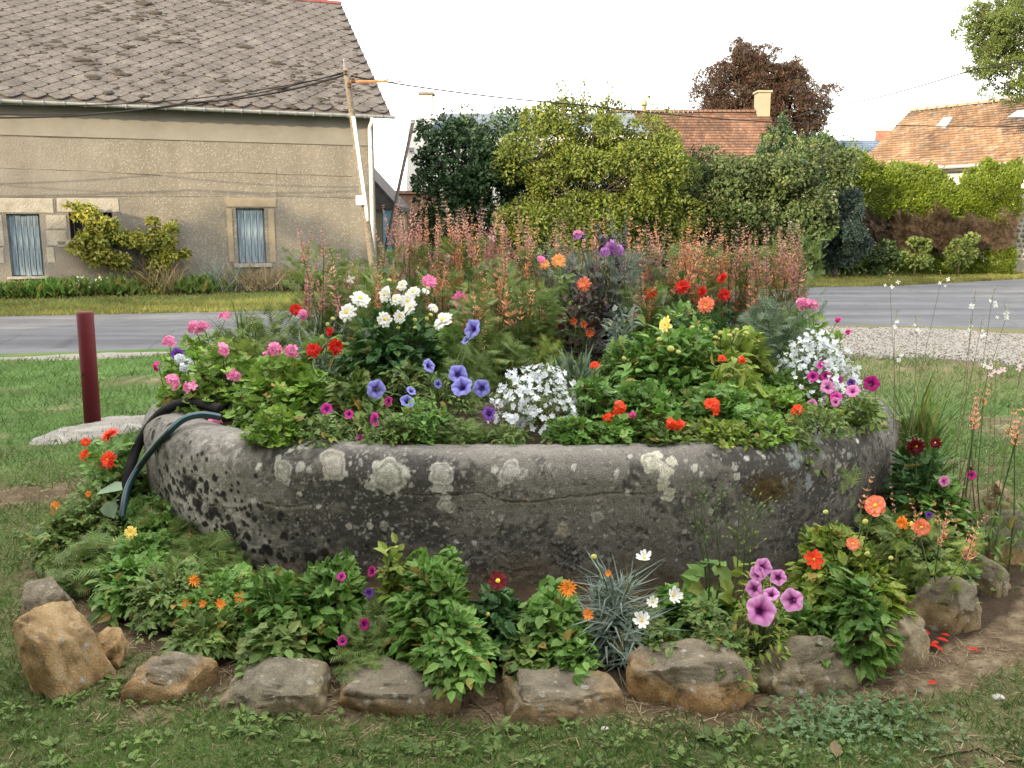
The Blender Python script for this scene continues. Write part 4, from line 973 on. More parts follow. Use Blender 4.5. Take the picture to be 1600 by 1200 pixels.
# ================================================================== BEHIND THE CAMERA: unseen tall trees, added to cast the shade over the bed
def shade_tree(label, x, y, h, w, n, seed):
    rows = [((x, y, h * .55), (w, 2.0, h * .40), 50, n, .9), ((x + .3, y + .2, h * .25), (w * 1.0, 1.6, h * .24), 30, n // 2, .8)]
    return tree('unseen_shade_tree', label, 'tree', (x, y, 0), rows, m_mid, .42, trunk_r=.25, group='unseen trees added for shade behind the photographer')
for k, (x, y, h, w) in enumerate([(-28.0, -5.0, 11.4, 2.3), (-19.6, -5.4, 11.6, 2.3), (-15.5, -5.2, 12.2, 2.9), (-11.5, -4.6, 10.4, 2.7), (-7.6, -4.4, 9.4, 2.6), (-3.8, -3.9, 10.3, 2.7), (.4, -4.0, 9.5, 2.8), (4.6, -3.4, 9.4, 2.8)]):
    shade_tree('unseen shade tree number %s from the left in the row behind the photographer' % ['one', 'two', 'three', 'four', 'five', 'six', 'seven', 'eight'][k], x, y, h, w, 3600, k)

# ================================================================== THE STONE TROUGH
def ell_pt(t, a, b):
    c, s = cos(t), sin(t); e = 2 / TN
    return TX0 + a * math.copysign(abs(c) ** e, c), TY0 + b * math.copysign(abs(s) ** e, s)
ts = np.linspace(0, 2 * pi, 20001)
E_ = np.array([ell_pt(t, TA, TB) for t in ts]); seg = np.linalg.norm(np.diff(E_, axis=0), axis=1); cum = np.concatenate([[0], np.cumsum(seg)])
# fine spacing in front, coarse at the back
s_back = np.interp(pi, ts, cum); S_TOT = cum[-1]
S1 = np.arange(0.0, s_back, .045); S2 = np.arange(s_back, S_TOT, .0045); SS = np.concatenate([S1, S2]); TT = np.interp(SS, cum, ts)
dirs = np.array([[cos(t), sin(t)] for t in TT])
PX = np.array([ell_pt(t, TA, TB) for t in TT]); k = len(PX)
tang = np.roll(PX, -1, 0) - np.roll(PX, 1, 0); tang /= np.linalg.norm(tang, axis=1, keepdims=True); NOUT = np.stack([tang[:, 1], -tang[:, 0]], 1)
HT = .60; RR = .12; TH = .24
prof = []                                     # (offset inwards, height): from the foot up, over the rim, down inside
for z in np.linspace(-.04, HT - RR, 110): prof.append((.035 * (1 - max(0, z) / (HT - RR)) ** 1.6, z))
for a in np.linspace(0, pi / 2, 26)[1:]: prof.append((RR - RR * cos(a), HT - RR + RR * sin(a)))
for x in np.linspace(RR, TH, 18)[1:]: prof.append((x, HT + .004 - .02 * ((x - RR) / (TH - RR)) ** 2))
prof += [(TH + .01, HT - .05), (TH + .015, HT - .14), (TH + .02, HT - .3)]
PR = np.array(prof); m = len(PR)
V = np.zeros((m, k, 3)); V[:, :, 0] = PX[None, :, 0] - NOUT[None, :, 0] * PR[:, None, 0]; V[:, :, 1] = PX[None, :, 1] - NOUT[None, :, 1] * PR[:, None, 0]; V[:, :, 2] = PR[:, None, 1]
V = V.reshape(-1, 3); Nn = np.zeros((m, k, 3)); Nn[:, :, :2] = NOUT[None]; 
up = sstep(HT - RR, HT, PR[:, 1])[:, None]; Nn[:, :, 2] = up; Nn[:, :, :2] *= (1 - up * .7)[:, :, None]; Nn = unit(Nn.reshape(-1, 3))
SU = np.broadcast_to(SS[None], (m, k)).ravel(); 
arc = np.concatenate([[0], np.cumsum(np.linalg.norm(np.diff(PR, axis=0), axis=1))]); AV = np.broadcast_to(arc[:, None], (m, k)).ravel()
Q = np.stack([SU, AV, SU * 0], 1)             # surface coordinates
def s_at(px, py, h=None):
    """pixel on the outer face -> surface coordinates of the nearest trough point"""
    r = ray(px, py); best = None
    c0 = np.array([0, 0, CAMZ]); rv = np.array(r)
    W = V - c0; tt = W @ rv / (rv @ rv); dd = np.linalg.norm(W - tt[:, None] * rv, axis=1) + .02 * tt
    i = np.argmin(np.where(PR[:, 0].repeat(k) < TH, dd, 9)); return SU[i], AV[i]
disp = .012 * fbm(V, 1.7, 3, 3) + .006 * fbm(V, 9, 4, 4) + .0028 * fbm(V, 45, 3, 6)
pit = sstep(.28, .55, fbm(V, 26, 3, 12)); disp -= .004 * pit
# colour: grey cement with dark algae, pale flecks, brown earth, lichens where the photo has them
n1 = fbm(V, 1.6, 5, 41); n2 = fbm(V, 8, 5, 42); n3 = fbm(V, 42, 4, 43); n4 = fbm(V, 95, 2, 44)
base = np.array([.195, .185, .165]) * (1 + .25 * n2)[:, None]
dark = np.array([.058, .056, .053]); dk = sstep(-.38, .30, n1 * 1.0 + .7 * n2 + .75 * n3 + .30 * (AV - .3))
colr = base + (dark - base) * (dk * .92)[:, None]
pale = sstep(.22, .42, n4 * .7 + n3 * .55 + .15 * n1); colr += (np.array([.36, .35, .32]) - colr) * (pale * .7)[:, None]
brown = sstep(.22, 0.0, AV + .16 * n2) * .65; colr += (np.array([.15, .115, .072]) - colr) * brown[:, None]
topm = sstep(HT - .03, HT, V[:, 2]); colr += (np.array([.235, .225, .205]) * (1 + .45 * n3 + .3 * n2)[:, None] - colr) * (topm * .55)[:, None]
sL = s_at(330, 800)[0]
# pale crusted zone with black spots on the left flank
zone = sstep(.42, .12, np.hypot((SU - sL) / 1.25, (AV - .30 + .28 * (SU - sL)) / 1.0) + .22 * n2)
colr += (np.array([.40, .385, .35]) * (1 + .2 * n3)[:, None] - colr) * (zone * sstep(-.35, .1, n3 + n2 * .6) * .85)[:, None]
rs = np.random.default_rng(12)
for q_ in range(330):
    a, b_ = sL + rs.normal(0, .28), .30 + rs.normal(0, .13); b_ -= .30 * (a - sL) * 1.0; rad = rs.gamma(2.0, .0036) + .0025
    w = sstep(rad * 1.25, rad * .8, np.hypot(SU - a, AV - b_) * (1 + .35 * n3)); colr += (np.array([.022, .021, .021]) - colr) * (w * .95)[:, None]
def lichen(px, py, rpx, ring_=True, tone=(.43, .42, .38), amt=1.0, sy=1.0):
    a, b_ = s_at(px, py); rad = rpx / F * 3.3
    msk = (np.abs(SU - a) < rad * 3) & (np.abs(AV - b_) < rad * 3)
    if not msk.any(): return
    ii = np.nonzero(msk)[0]; dd = np.hypot(SU[ii] - a, (AV[ii] - b_) / sy); an = np.arctan2(AV[ii] - b_, SU[ii] - a)
    wob = 1 + .38 * vnoise(np.stack([np.cos(an) * 1.6 + a * 9, np.sin(an) * 1.6 + b_ * 9, dd * 0], 1), 5) + .26 * n3[ii] + .14 * n2[ii]
    rr = dd / rad / wob; w = sstep(1.04, .92, rr) * amt
    t = np.array(tone)[None] * (1 + .30 * n4[ii] + .2 * n3[ii])[:, None]
    if ring_: t = t * (1 - .40 * sstep(.16, .0, np.abs(rr - .70) - .03))[:, None]; t = t * (1 - .18 * sstep(.6, .2, rr))[:, None]
    colr[ii] += (t - colr[ii]) * w[:, None]
    global disp
    disp[ii] += .0012 * w * (1 - .6 * (sstep(.12, 0, np.abs(rr - .7) - .04) if ring_ else 0))
for L_ in [(520, 727, 30, 1, (.40, .38, .33)), (606, 740, 33, 1, (.42, .42, .36)), (578, 757, 11, 0), (633, 738, 9, 0), (587, 727, 8, 0), (691, 738, 23, 1), (684, 762, 11, 0), (701, 762, 9, 0), (697, 792, 16, 1), (695, 776, 9, 0),
           (797, 735, 24, 1), (773, 733, 8, 0), (783, 756, 7, 0), (442, 738, 20, 1, (.42, .42, .37)), (470, 730, 9, 0), (404, 730, 8, 0, (.55, .55, .50)), (480, 697, 15, 0, (.5, .5, .45)), (365, 683, 20, 1, (.34, .33, .29)), (454, 704, 5, 0), (434, 716, 6, 0), (396, 783, 6, 0),
           (1019, 726, 19, 1, (.50, .49, .40)), (1038, 738, 14, 0, (.50, .49, .40)), (1034, 757, 12, 0, (.50, .49, .40)), (1044, 772, 12, 0, (.50, .49, .40)), (1050, 722, 10, 0, (.50, .49, .40)), (1028, 712, 9, 0, (.50, .49, .40)),
           (1084, 733, 7, 0, (.55, .55, .50)), (1094, 742, 5, 0, (.55, .55, .5)), (963, 740, 6, 0), (985, 716, 5, 0), (896, 730, 6, 0), (862, 768, 5, 0), (933, 806, 11, 0, (.32, .32, .29)), (878, 828, 13, 0, (.30, .28, .22)), (820, 785, 8, 0, (.32, .29, .22)),
           (1167, 718, 5, 0, (.5, .5, .47)), (1185, 708, 5, 0, (.5, .5, .47)), (1192, 715, 4, 0, (.5, .5, .47)), (468, 772, 5, 0), (497, 792, 6, 0), (540, 740, 5, 0), (545, 823, 6, 0), (577, 822, 6, 0), (600, 822, 8, 0, (.3, .3, .27)), (680, 820, 4, 0), (1340, 690, 5, 0, (.6, .6, .56)), (1250, 655, 6, 0), (1300, 668, 7, 0, (.42, .45, .44)), (1320, 680, 5, 0), (1275, 662, 6, 0, (.42, .45, .44)), (1150, 745, 7, 0), (1110, 800, 6, 0), (1070, 830, 5, 0), (740, 850, 5, 0), (770, 800, 4, 0), (980, 770, 5, 0), (1210, 700, 5, 0)]:
    lichen(L_[0], L_[1], L_[2], bool(L_[3]), L_[4] if len(L_) > 4 else (.44, .43, .39))
for q_ in range(150):
    lichen(rs.uniform(300, 1370), rs.uniform(690, 880), rs.gamma(1.5, 1.1) + 1.0, False, (.40, .39, .36), .8)
for q_ in range(26): lichen(rs.normal(1255, 30), rs.normal(700, 26), rs.uniform(3, 9), False, (.27, .31, .31), .75)
# moss, orange brown patch below the trailing weed
a, b_ = s_at(1200, 762); w = sstep(1, .4, np.hypot((SU - a) / .16, (AV - b_) / .09) + .5 * n3 + .3 * n2); colr += (np.array([.085, .058, .018]) - colr) * (w * .85)[:, None]; disp += .006 * w * np.clip(n3 + .4, 0, 1)
# cracks
def crack(pts, wid=.0035, pale_=False):
    global disp
    S_ = [s_at(*p) for p in pts]; dm = np.full(len(SU), 9.0)
    ja = SU + .012 * n2 + .006 * n3; jb = AV + .020 * n2 + .008 * n3
    for (a0, b0), (a1, b1) in zip(S_[:-1], S_[1:]):
        d0, d1 = a1 - a0, b1 - b0; L2 = d0 * d0 + d1 * d1 + 1e-9; t = np.clip(((ja - a0) * d0 + (jb - b0) * d1) / L2, 0, 1)
        dm = np.minimum(dm, np.hypot(ja - a0 - t * d0, jb - b0 - t * d1))
    w = sstep(wid * 1.6, wid * .5, dm); c = np.array([.24, .225, .20]) if pale_ else np.array([.040, .036, .032])
    colr[:] += (c - colr) * (w * .7 * (.35 + .65 * sstep(-.2, .3, n2)))[:, None]; disp -= .003 * w * (0 if pale_ else 1)
    if not pale_:
        h = sstep(wid * 4, wid * 2, dm) * sstep(wid * 1.4, wid * 2.0, dm); colr[:] += (np.array([.22, .20, .16]) - colr) * (h * .5)[:, None]
crack([(290, 760), (330, 790), (375, 800)], .004); crack([(415, 785), (440, 792), (480, 792)], .004)
crack([(745, 772), (775, 780), (830, 783), (900, 778), (960, 770), (1010, 772)], .004); crack([(630, 770), (700, 775), (745, 772)], .0025)
crack([(1010, 772), (1090, 772), (1115, 752), (1160, 745), (1195, 730)], .0022, True); crack([(940, 825), (905, 855), (880, 880), (862, 910)], .0025, True)
crack([(480, 700), (500, 685), (560, 684), (700, 690)], .002)
V2 = V + Nn * disp[:, None]
i = (np.arange(m - 1)[:, None] * k + np.arange(k)[None]); i2 = (np.arange(m - 1)[:, None] * k + (np.arange(k)[None] + 1) % k)
m_trough = M_vcol('old_cement', .93, .15, bump=1.0, bscale=170, bdist=.006, mottle=.55, mscale=170)
TB0 = np.array([TX0, TY0, 0])
tr = link(bpy.data.objects.new('stone_trough', mesh_np('stone_trough', V2 - TB0, [np.stack([i, i2, i2 + k, i + k], -1).reshape(-1, 4)], m_trough, smooth=True, col=np.clip(colr, .01, .8))), None, TB0)
tag(tr, 'huge rounded stone trough covered in lichen and overflowing with flowers', 'planter')
# earth inside
nr, na = 26, 120; V = []
for a in range(nr):
    for b_ in range(na):
        x, y = ell_pt(2 * pi * b_ / na, (TA - TH - .005) * a / (nr - 1), (TB - TH - .005) * a / (nr - 1)); V.append((x - TX0, y - TY0, .545 + .16 * (1 - (a / (nr - 1)) ** 2)))
V = np.array(V); V[:, 2] += .02 * fbm(V, 7, 4, 6)
f = [[a * na + b_, a * na + (b_ + 1) % na, (a + 1) * na + (b_ + 1) % na, (a + 1) * na + b_] for a in range(nr - 1) for b_ in range(na)]
m_soil = M_noise('dark_soil', [(.3, (.035, .026, .018)), (.55, (.07, .052, .036)), (.8, (.12, .095, .07))], scale=30, detail=9, rough=1, bump=1.0, bscale=60, bdist=.02)
link(bpy.data.objects.new('soil', mesh_np('soil', V, [np.array(f)], m_soil, smooth=True)), tr)

# ================================================================== RING OF STONES
RV, RF = icos(5)
m_rock = M_vcol('ring_stone', 1.0, .04, bump=1.0, bscale=110, bdist=.010, mottle=.35, mscale=140)
def add_lichen(m, sc_=(26, 60), thr=(.30, .26), lo=.0):
    """round crusty lichens, more of them where the stone faces up"""
    nt = m.node_tree; L = nt.links; b = nt.nodes['Principled BSDF']; src = b.inputs['Base Color'].links[0].from_socket
    tc = nd(nt, 'ShaderNodeTexCoord'); g = nd(nt, 'ShaderNodeNewGeometry'); sp = nd(nt, 'ShaderNodeSeparateXYZ'); L.new(g.outputs['Normal'], sp.inputs[0])
    nz = nd(nt, 'ShaderNodeTexNoise'); nz.inputs['Scale'].default_value = 60; nz.inputs['Detail'].default_value = 4; L.new(tc.outputs['Object'], nz.inputs[0])
    ad = nd(nt, 'ShaderNodeMixRGB', blend_type='LINEAR_LIGHT'); ad.inputs[0].default_value = .012; L.new(tc.outputs['Object'], ad.inputs[1]); L.new(nz.outputs[1], ad.inputs[2])
    for k, (s_, t_) in enumerate(zip(sc_, thr)):
        v = nd(nt, 'ShaderNodeTexVoronoi'); v.inputs['Scale'].default_value = s_; L.new(ad.outputs[0], v.inputs['Vector'])
        sc2 = nd(nt, 'ShaderNodeSeparateColor'); L.new(v.outputs['Color'], sc2.inputs[0])
        def mt(op, a, b_, cl=False):
            n = nd(nt, 'ShaderNodeMath', operation=op, use_clamp=cl)
            for j, q in enumerate((a, b_)):
                if isinstance(q, (int, float)): n.inputs[j].default_value = q
                else: L.new(q, n.inputs[j])
            return n.outputs[0]
        rad = mt('MULTIPLY', mt('SUBTRACT', sc2.outputs[0], .30), t_ * 1.6)
        inside = mt('MULTIPLY', mt('SUBTRACT', rad, v.outputs['Distance']), 16, True)
        big = nd(nt, 'ShaderNodeTexNoise'); big.inputs['Scale'].default_value = 5 + k; L.new(tc.outputs['Object'], big.inputs[0])
        msk = mt('MULTIPLY', mt('ADD', mt('ADD', sp.outputs[2], lo), mt('MULTIPLY', mt('SUBTRACT', big.outputs[0], .5), 3.0)), 2.2, True)
        edge = mt('MULTIPLY', mt('ABSOLUTE', mt('SUBTRACT', mt('DIVIDE', v.outputs['Distance'], mt('MAXIMUM', rad, .02)), .62), 0), 2.0, True)
        rr = ramp(nt, [(.0, (.20, .195, .17)), (.35, (.34, .33, .29)), (.8, (.44, .43, .39))]); L.new(edge, rr.inputs[0])
        mx = nd(nt, 'ShaderNodeMixRGB'); L.new(mt('MULTIPLY', mt('MULTIPLY', inside, msk), .85), mx.inputs[0]); L.new(src, mx.inputs[1]); L.new(rr.outputs[0], mx.inputs[2]); src = mx.outputs[0]
    L.new(src, b.inputs['Base Color'])
add_lichen(m_rock, sc_=(22, 48), lo=.30)
def rock(x0, y0, x1, y1, label, tan_=0.0, seed=1, depth=None, rz=0.0, tilt=0.0, sq=.55, z0=None, lich=1.0, name='border_stone'):
    y0 += 8 if not tan_ else 0
    b = onz((x0 + x1) / 2, y1, 0); d0 = b.y
    w = (x1 - x0) / F * d0 * 1.0; dep = (depth or w * .45) * 1.1
    cy = d0 + dep * .42; h = at(0, y0, cy).z
    Q = RV.copy(); Q = np.sign(Q) * np.abs(Q) ** sq                     # boxier than a ball
    Q = Q / np.max(np.abs(Q), axis=0); r = np.random.default_rng(seed)
    # broken faces: clip by random planes
    for j in range(13):
        n_ = rdir(1, .1, r)[0]; lim = r.uniform(.72, .98) if not tan_ else r.uniform(.55, .85); dd = Q @ n_ - lim; Q = Q - np.outer(np.clip(dd, 0, None), n_) * .97
    Wd = Q * [w / 2, dep / 2, (h + .16) / 2]
    off = seed * 13.7; nz = fbm(Wd + off, 5, 4, seed) * .075 * w ** .5 * .75 + fbm(Wd + off, 19, 4, seed + 1) * .016 + fbm(Wd + off, 60, 3, seed + 2) * .0035
    rid = np.abs(fbm(Wd * [1, 1, 2.2] + off, 7, 3, seed + 5)); nz -= .010 * sstep(.07, .0, rid)
    Wd = Wd + unit(Q) * nz[:, None]
    ex = Wd.max(0) - Wd.min(0); Wd = (Wd - (Wd.max(0) + Wd.min(0)) / 2) * (np.array([w * (1.12 if not tan_ else 1.0), dep, h + .16]) / ex)
    c, s = cos(tilt), sin(tilt); Wd = Wd @ np.array([[c, 0, s], [0, 1, 0], [-s, 0, c]])
    c, s = cos(rz), sin(rz); Wd = Wd @ np.array([[c, s, 0], [-s, c, 0], [0, 0, 1]])
    zc = (h - .16) / 2 if z0 is None else z0
    a1 = fbm(Wd + off, 7, 5, seed + 7); a2 = fbm(Wd + off, 34, 4, seed + 8); a3 = fbm(Wd + off, 3, 3, seed + 9)
    up_ = unit(Wd)[:, 2]
    cb = np.array([.215, .165, .095]) if not tan_ else np.array([.26, .175, .085])
    cl = cb[None] * (1 + .45 * a1 + .45 * a2)[:, None]
    cl = cl * 1.15 + (np.array([.33, .265, .175]) - cl) * (sstep(.05, .4, a2 + .4 * a1) * .45)[:, None]
    cl = cl + (np.array([.11, .075, .045]) - cl) * (sstep(.1, .5, -a2 - .5 * a3) * .55)[:, None]
    cl = cl * (1 + np.array([.22, .02, -.18])[None] * (r.uniform(-.5, 1)))
    grey = sstep(.30, .70, up_ + .45 * a1 + .3 * a3) * (.9 if not tan_ else .15) * lich
    cl = cl + (np.array([.175, .160, .125])[None] * (1 + .6 * a2)[:, None] - cl) * np.clip(grey, 0, 1)[:, None]
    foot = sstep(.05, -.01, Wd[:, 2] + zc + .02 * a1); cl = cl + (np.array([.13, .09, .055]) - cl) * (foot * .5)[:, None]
    base = np.array([b.x * cy / d0 * 1.0, cy, 0])
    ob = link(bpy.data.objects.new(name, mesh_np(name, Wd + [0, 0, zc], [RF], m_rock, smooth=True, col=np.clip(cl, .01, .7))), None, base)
    return tag(ob, label, 'stone', 'stones edging the flower border')
rock(44, 938, 180, 1092, 'big angular orange tan stone standing upright at the left corner of the ring', 1, 3, .30, rz=.3, tilt=.25, sq=.8)
rock(42, 905, 118, 985, 'small grey stone half buried behind the big tan one', 0, 4, .2, rz=.8)
rock(148, 985, 205, 1045, 'little brown stone beside the big orange tan stone', 1, 5, .12, lich=.3)
rock(196, 1014, 340, 1098, 'squarish brown stone right of the orange tan one', 0, 6, .2, rz=-.05)
rock(334, 1030, 524, 1118, 'long rounded stone with grey top in the left half of the front row', 0, 7, .25)
rock(530, 1040, 728, 1121, 'sloping brown stone under the hanging dahlia leaves', 0, 8, .25, tilt=-.03)
rock(758, 1046, 980, 1128, 'wide pale spotted stone in the middle of the front row', 0, 19, .27)
rock(974, 1008, 1170, 1114, 'tallest grey stone right of centre with a notched top', 0, 10, .27, rz=.1)
rock(1160, 985, 1350, 1086, 'brown stone below the striped pink petunias', 0, 11, .26, rz=.35, lich=.7)
rock(1310, 945, 1460, 1046, 'low earthy stone right of the petunias', 0, 12, .24, rz=.6, lich=.5)
rock(1415, 885, 1530, 994, 'upright lichened stone under the orange agastache stems', 0, 13, .26, rz=.8)
rock(1478, 848, 1566, 932, 'stone tucked between its neighbours near the right end of the ring', 0, 14, .24, rz=.9, lich=.6)
rock(1522, 784, 1600, 888, 'pale lichen crusted stone at the far right end of the ring', 0, 15, .26, rz=1.1, lich=1.6)
rock(1540, 742, 1575, 800, 'small dark stone behind the last pale one on the right', 0, 16, .16, lich=.5)

# ================================================================== RED POST, HOSES
pbm, ptp = onz(147, 653, .0), None
pp = onz(145, 664, 0); DPo = pp.y
post = empty('red_post', (pp.x, DPo, 0), 'dark red painted steel post leaning slightly left on the lawn', 'post')
tp = at(132.5, 487, DPo) - Vector((pp.x, DPo, 0)); wr = 12.5 / F * DPo * 1.0
m_redp = M_noise('dark_red_paint', [(.3, (.075, .008, .012)), (.6, (.095, .010, .014)), (.85, (.13, .02, .02))], scale=4, rough=.6, bump=.2, bscale=30, spec=.2)
n_ = 28
V = []; B0 = Vector((0, 0, -.05)); 
MB().tube([B0, B0.lerp(tp, .5), tp - Vector((0, 0, .012)), tp], [wr, wr, wr, wr * .86], n_).build('post_tube', m_redp, post, smooth=False)
for p in post.children[0].data.polygons:
    if len(p.vertices) == 4: p.use_smooth = True
hz = at(135, 583, DPo) - Vector((pp.x, DPo, 0)); MB().tube([hz + Vector((0, -wr - .001, 0)), hz + Vector((0, -wr + .01, 0))], .008, 10).build('bolt_hole', m_black, post)
# cement collar: flat broken slabs on the ground
def slab(x0, x1, y0, y1, seed, label, h=.06):
    a, b_ = onz(x0, y1, 0), onz(x1, y0, 0); cx, cy = (onz(x0, (y0 + y1) / 2, 0).x + onz(x1, (y0 + y1) / 2, 0).x) / 2, (a.y + b_.y) / 2
    w, d = onz(x1, (y0 + y1) / 2, 0).x - onz(x0, (y0 + y1) / 2, 0).x, b_.y - a.y
    Q = RV.copy(); Q = np.sign(Q) * np.abs(Q) ** .75; Q[:, 0] *= w / 2; Q[:, 1] *= d / 2; Q[:, 2] *= h
    o_ = seed * 7.1; rad = 1 + .22 * fbm(unit(Q * [1, 1, .0] + 1e-6) + o_, 1.8, 3, seed); Q[:, :2] *= rad[:, None]
    Q[:, 2] += .016 * fbm(Q + o_, 9, 4, seed); Q += unit(Q) * (.006 * fbm(Q + o_, 40, 3, seed))[:, None]
    c1 = fbm(Q + o_, 12, 5, seed + 2); cl = np.array([.24, .23, .21])[None] * (1 + .6 * c1)[:, None]
    return tag(link(bpy.data.objects.new('cement_footing', mesh_np('cement_footing', Q, [RF], m_trough, smooth=True, col=cl)), None, (cx, cy, -.005)), label, 'footing', 'broken cement round the red post')
slab(110, 205, 652, 692, 1, 'pale cement lump at the foot of the red post', .045); slab(160, 232, 650, 682, 2, 'pale cement lump behind the red dahlias', .04); slab(62, 128, 668, 698, 3, 'flat cracked cement lump left of the red post', .03)
def hose(pts, r, mat, label, stripe=None, cat='hose'):
    ds = np.array([p[2] for p in pts]); ds[1:-1] = (ds[:-2] + ds[1:-1] * 2 + ds[2:]) / 4; ds[1:-1] = (ds[:-2] + ds[1:-1] * 2 + ds[2:]) / 4 - .01
    P3 = [at(p[0], p[1], q) for p, q in zip(pts, ds)]; o = P3[-1].copy(); o.z = 0
    # smooth through the points
    Q = []; n_ = len(P3)
    for i in range(n_ - 1):
        p0, p1, p2, p3 = P3[max(0, i - 1)], P3[i], P3[i + 1], P3[min(n_ - 1, i + 2)]
        for t in np.linspace(0, 1, 10)[:-1]:
            Q.append(.5 * ((2 * p1) + (-p0 + p2) * t + (2 * p0 - 5 * p1 + 4 * p2 - p3) * t * t + (-p0 + 3 * p1 - 3 * p2 + p3) * t ** 3))
    Q.append(P3[-1]); ob = MB().tube([v - o for v in Q], r, 14).build('garden_hose', mat, None, smooth=True, loc=o)
    if stripe:
        MB().tube([v - o + Vector((.35 * r, -.8 * r, .55 * r)) for v in Q], r * .22, 8).build('hose_stripe', stripe, ob, smooth=True)
    return tag(ob, label, cat)
m_teal = M_noise('dark_green_hose', [(.3, (.012, .035, .040)), (.7, (.02, .055, .062))], scale=5, rough=.35, bump=.05, spec=.5)
m_lblue = M_noise('hose_blue_line', [(.3, (.06, .15, .21)), (.7, (.08, .19, .26))], scale=5, rough=.4, bump=0)
def rest(px, py, gap=.03, dflt=4.4):
    """distance at which the sight line meets the trough (slightly in front of it)"""
    r_ = np.array(ray(px, py))
    for t in np.linspace(3.2, 6.5, 1300):
        x, y, z = r_[0] * t, r_[1] * t, CAMZ + r_[2] * t
        if ell(x, y) < 1.0 and z < HT + .03: return y - gap
    return dflt
hose([(345, 640, rest(345, 640)), (310, 630, rest(310, 630)), (285, 630, rest(285, 630, .04)), (255, 643, rest(255, 643, .05)), (232, 668, 4.52), (214, 700, 4.42), (202, 735, 4.32), (186, 790, 4.2), (180, 830, 4.1)], .024, m_black, 'thick black hose arching over the left end of the trough')
hose([(345, 652, rest(345, 652)), (315, 648, rest(315, 648)), (287, 655, rest(287, 655, .04)), (262, 676, rest(262, 676, .05)), (240, 700, rest(240, 700, .06)), (217, 730, 4.28), (199, 765, 4.18), (190, 810, 4.05)], .0165, m_teal, 'thinner dark green hose with a blue line below the black one', m_lblue)

# ================================================================== PLANTS
def lm(nm, *cols, trans=.28, rough=.5, spec=.3, ns=6): return M_leaf(nm, list(cols), trans, rough, spec, ns, (.34, .26, .07) if nm.endswith('green') or nm.endswith('leaves') and 'purple' not in nm and 'maroon' not in nm else None)
G_bright = lm('geranium_green', (0.098, 0.208, 0.027), (0.153, 0.278, 0.037), (0.217, 0.330, 0.051), (0.119, 0.226, 0.044))
G_dark = lm('dahlia_dark_green', (0.037, 0.105, 0.033), (0.058, 0.140, 0.041), (0.084, 0.166, 0.045), rough=.4)
G_mid = lm('plain_green', (0.081, 0.152, 0.038), (0.127, 0.205, 0.045), (0.185, 0.250, 0.061), (0.069, 0.125, 0.033))
G_blue = lm('blue_green', (0.087, 0.153, 0.089), (0.135, 0.209, 0.123), (0.174, 0.241, 0.151))
G_grey = lm('silver_green', (0.149, 0.203, 0.163), (0.216, 0.270, 0.225), (0.121, 0.176, 0.150))
G_yel = lm('lime_green', (0.144, 0.245, 0.024), (0.230, 0.316, 0.043), (0.287, 0.345, 0.073), (0.115, 0.216, 0.030))
G_olive = lm('olive_green', (0.094, 0.179, 0.036), (0.133, 0.226, 0.057), (0.189, 0.244, 0.071), (0.078, 0.150, 0.036))
G_maroon = lm('maroon_leaves', (.035, .014, .014), (.055, .02, .018), (.025, .02, .014), (.04, .035, .02))
G_purple = lm('purple_black_leaves', (.045, .025, .045), (.08, .05, .08), (.04, .055, .035), (.12, .11, .12))
G_nettle = lm('nettle_green', (0.087, 0.199, 0.037), (0.130, 0.260, 0.051), (0.185, 0.312, 0.074))
m_stem = lm('green_stems', (.06, .10, .03), (.09, .13, .045), trans=0)
m_stemr = lm('brownish_stems', (.12, .09, .05), (.16, .13, .07), trans=0)
def pm(nm, *c, trans=.3): return M_leaf(nm, list(c), trans, .55, .2, 9)
P_white = pm('white_petals', (.74, .76, .72), (.82, .83, .80)); P_wblue = pm('bluish_white_petals', (.62, .68, .74), (.76, .79, .82))
P_yc = pm('yellow_centre', (.65, .38, .02), (.78, .50, .04), trans=0)
P_red = pm('red_petals', (.55, .018, .012), (.68, .03, .015), (.42, .012, .01)); P_scar = pm('scarlet_petals', (.85, .075, .025), (.95, .12, .04), (.75, .05, .03))
P_dred = pm('dark_crimson_petals', (.10, .006, .012), (.15, .008, .016)); P_pink = pm('pink_petals', (.75, .20, .42), (.85, .34, .55), (.68, .14, .36))
P_mag = pm('magenta_petals', (.68, .03, .26), (.78, .07, .36), (.55, .02, .22)); P_sal = pm('salmon_petals', (.88, .25, .13), (.92, .34, .2), (.8, .17, .09))
P_or = pm('orange_petals', (.85, .26, .03), (.92, .36, .06)); P_yel = pm('yellow_petals', (.85, .70, .16), (.90, .78, .28)); P_peach = pm('peach_petals', (.90, .48, .20), (.85, .38, .14))
P_mauve = pm('mauve_petals', (.42, .16, .50), (.52, .24, .58)); P_rust = pm('rust_petals', (.36, .06, .02), (.48, .10, .03))
P_bud = pm('bud_green', (.28, .32, .06), (.40, .40, .10), trans=.1)
A_or = pm('hyssop_orange', (.78, .34, .16), (.84, .46, .22), (.64, .27, .20), (.76, .48, .24)); A_pk = pm('hyssop_pink', (.60, .30, .26), (.70, .40, .28), (.50, .25, .28), (.66, .42, .28))
A_mv = pm('hyssop_calyx', (.34, .17, .20), (.42, .22, .24), (.28, .20, .18), (.36, .27, .18), trans=.25); A_gr = pm('grey_spike', (.22, .22, .26), (.30, .29, .34), trans=.2)
m_pet = M_vcol('petunia_petals', .55, .2, trans=.3)
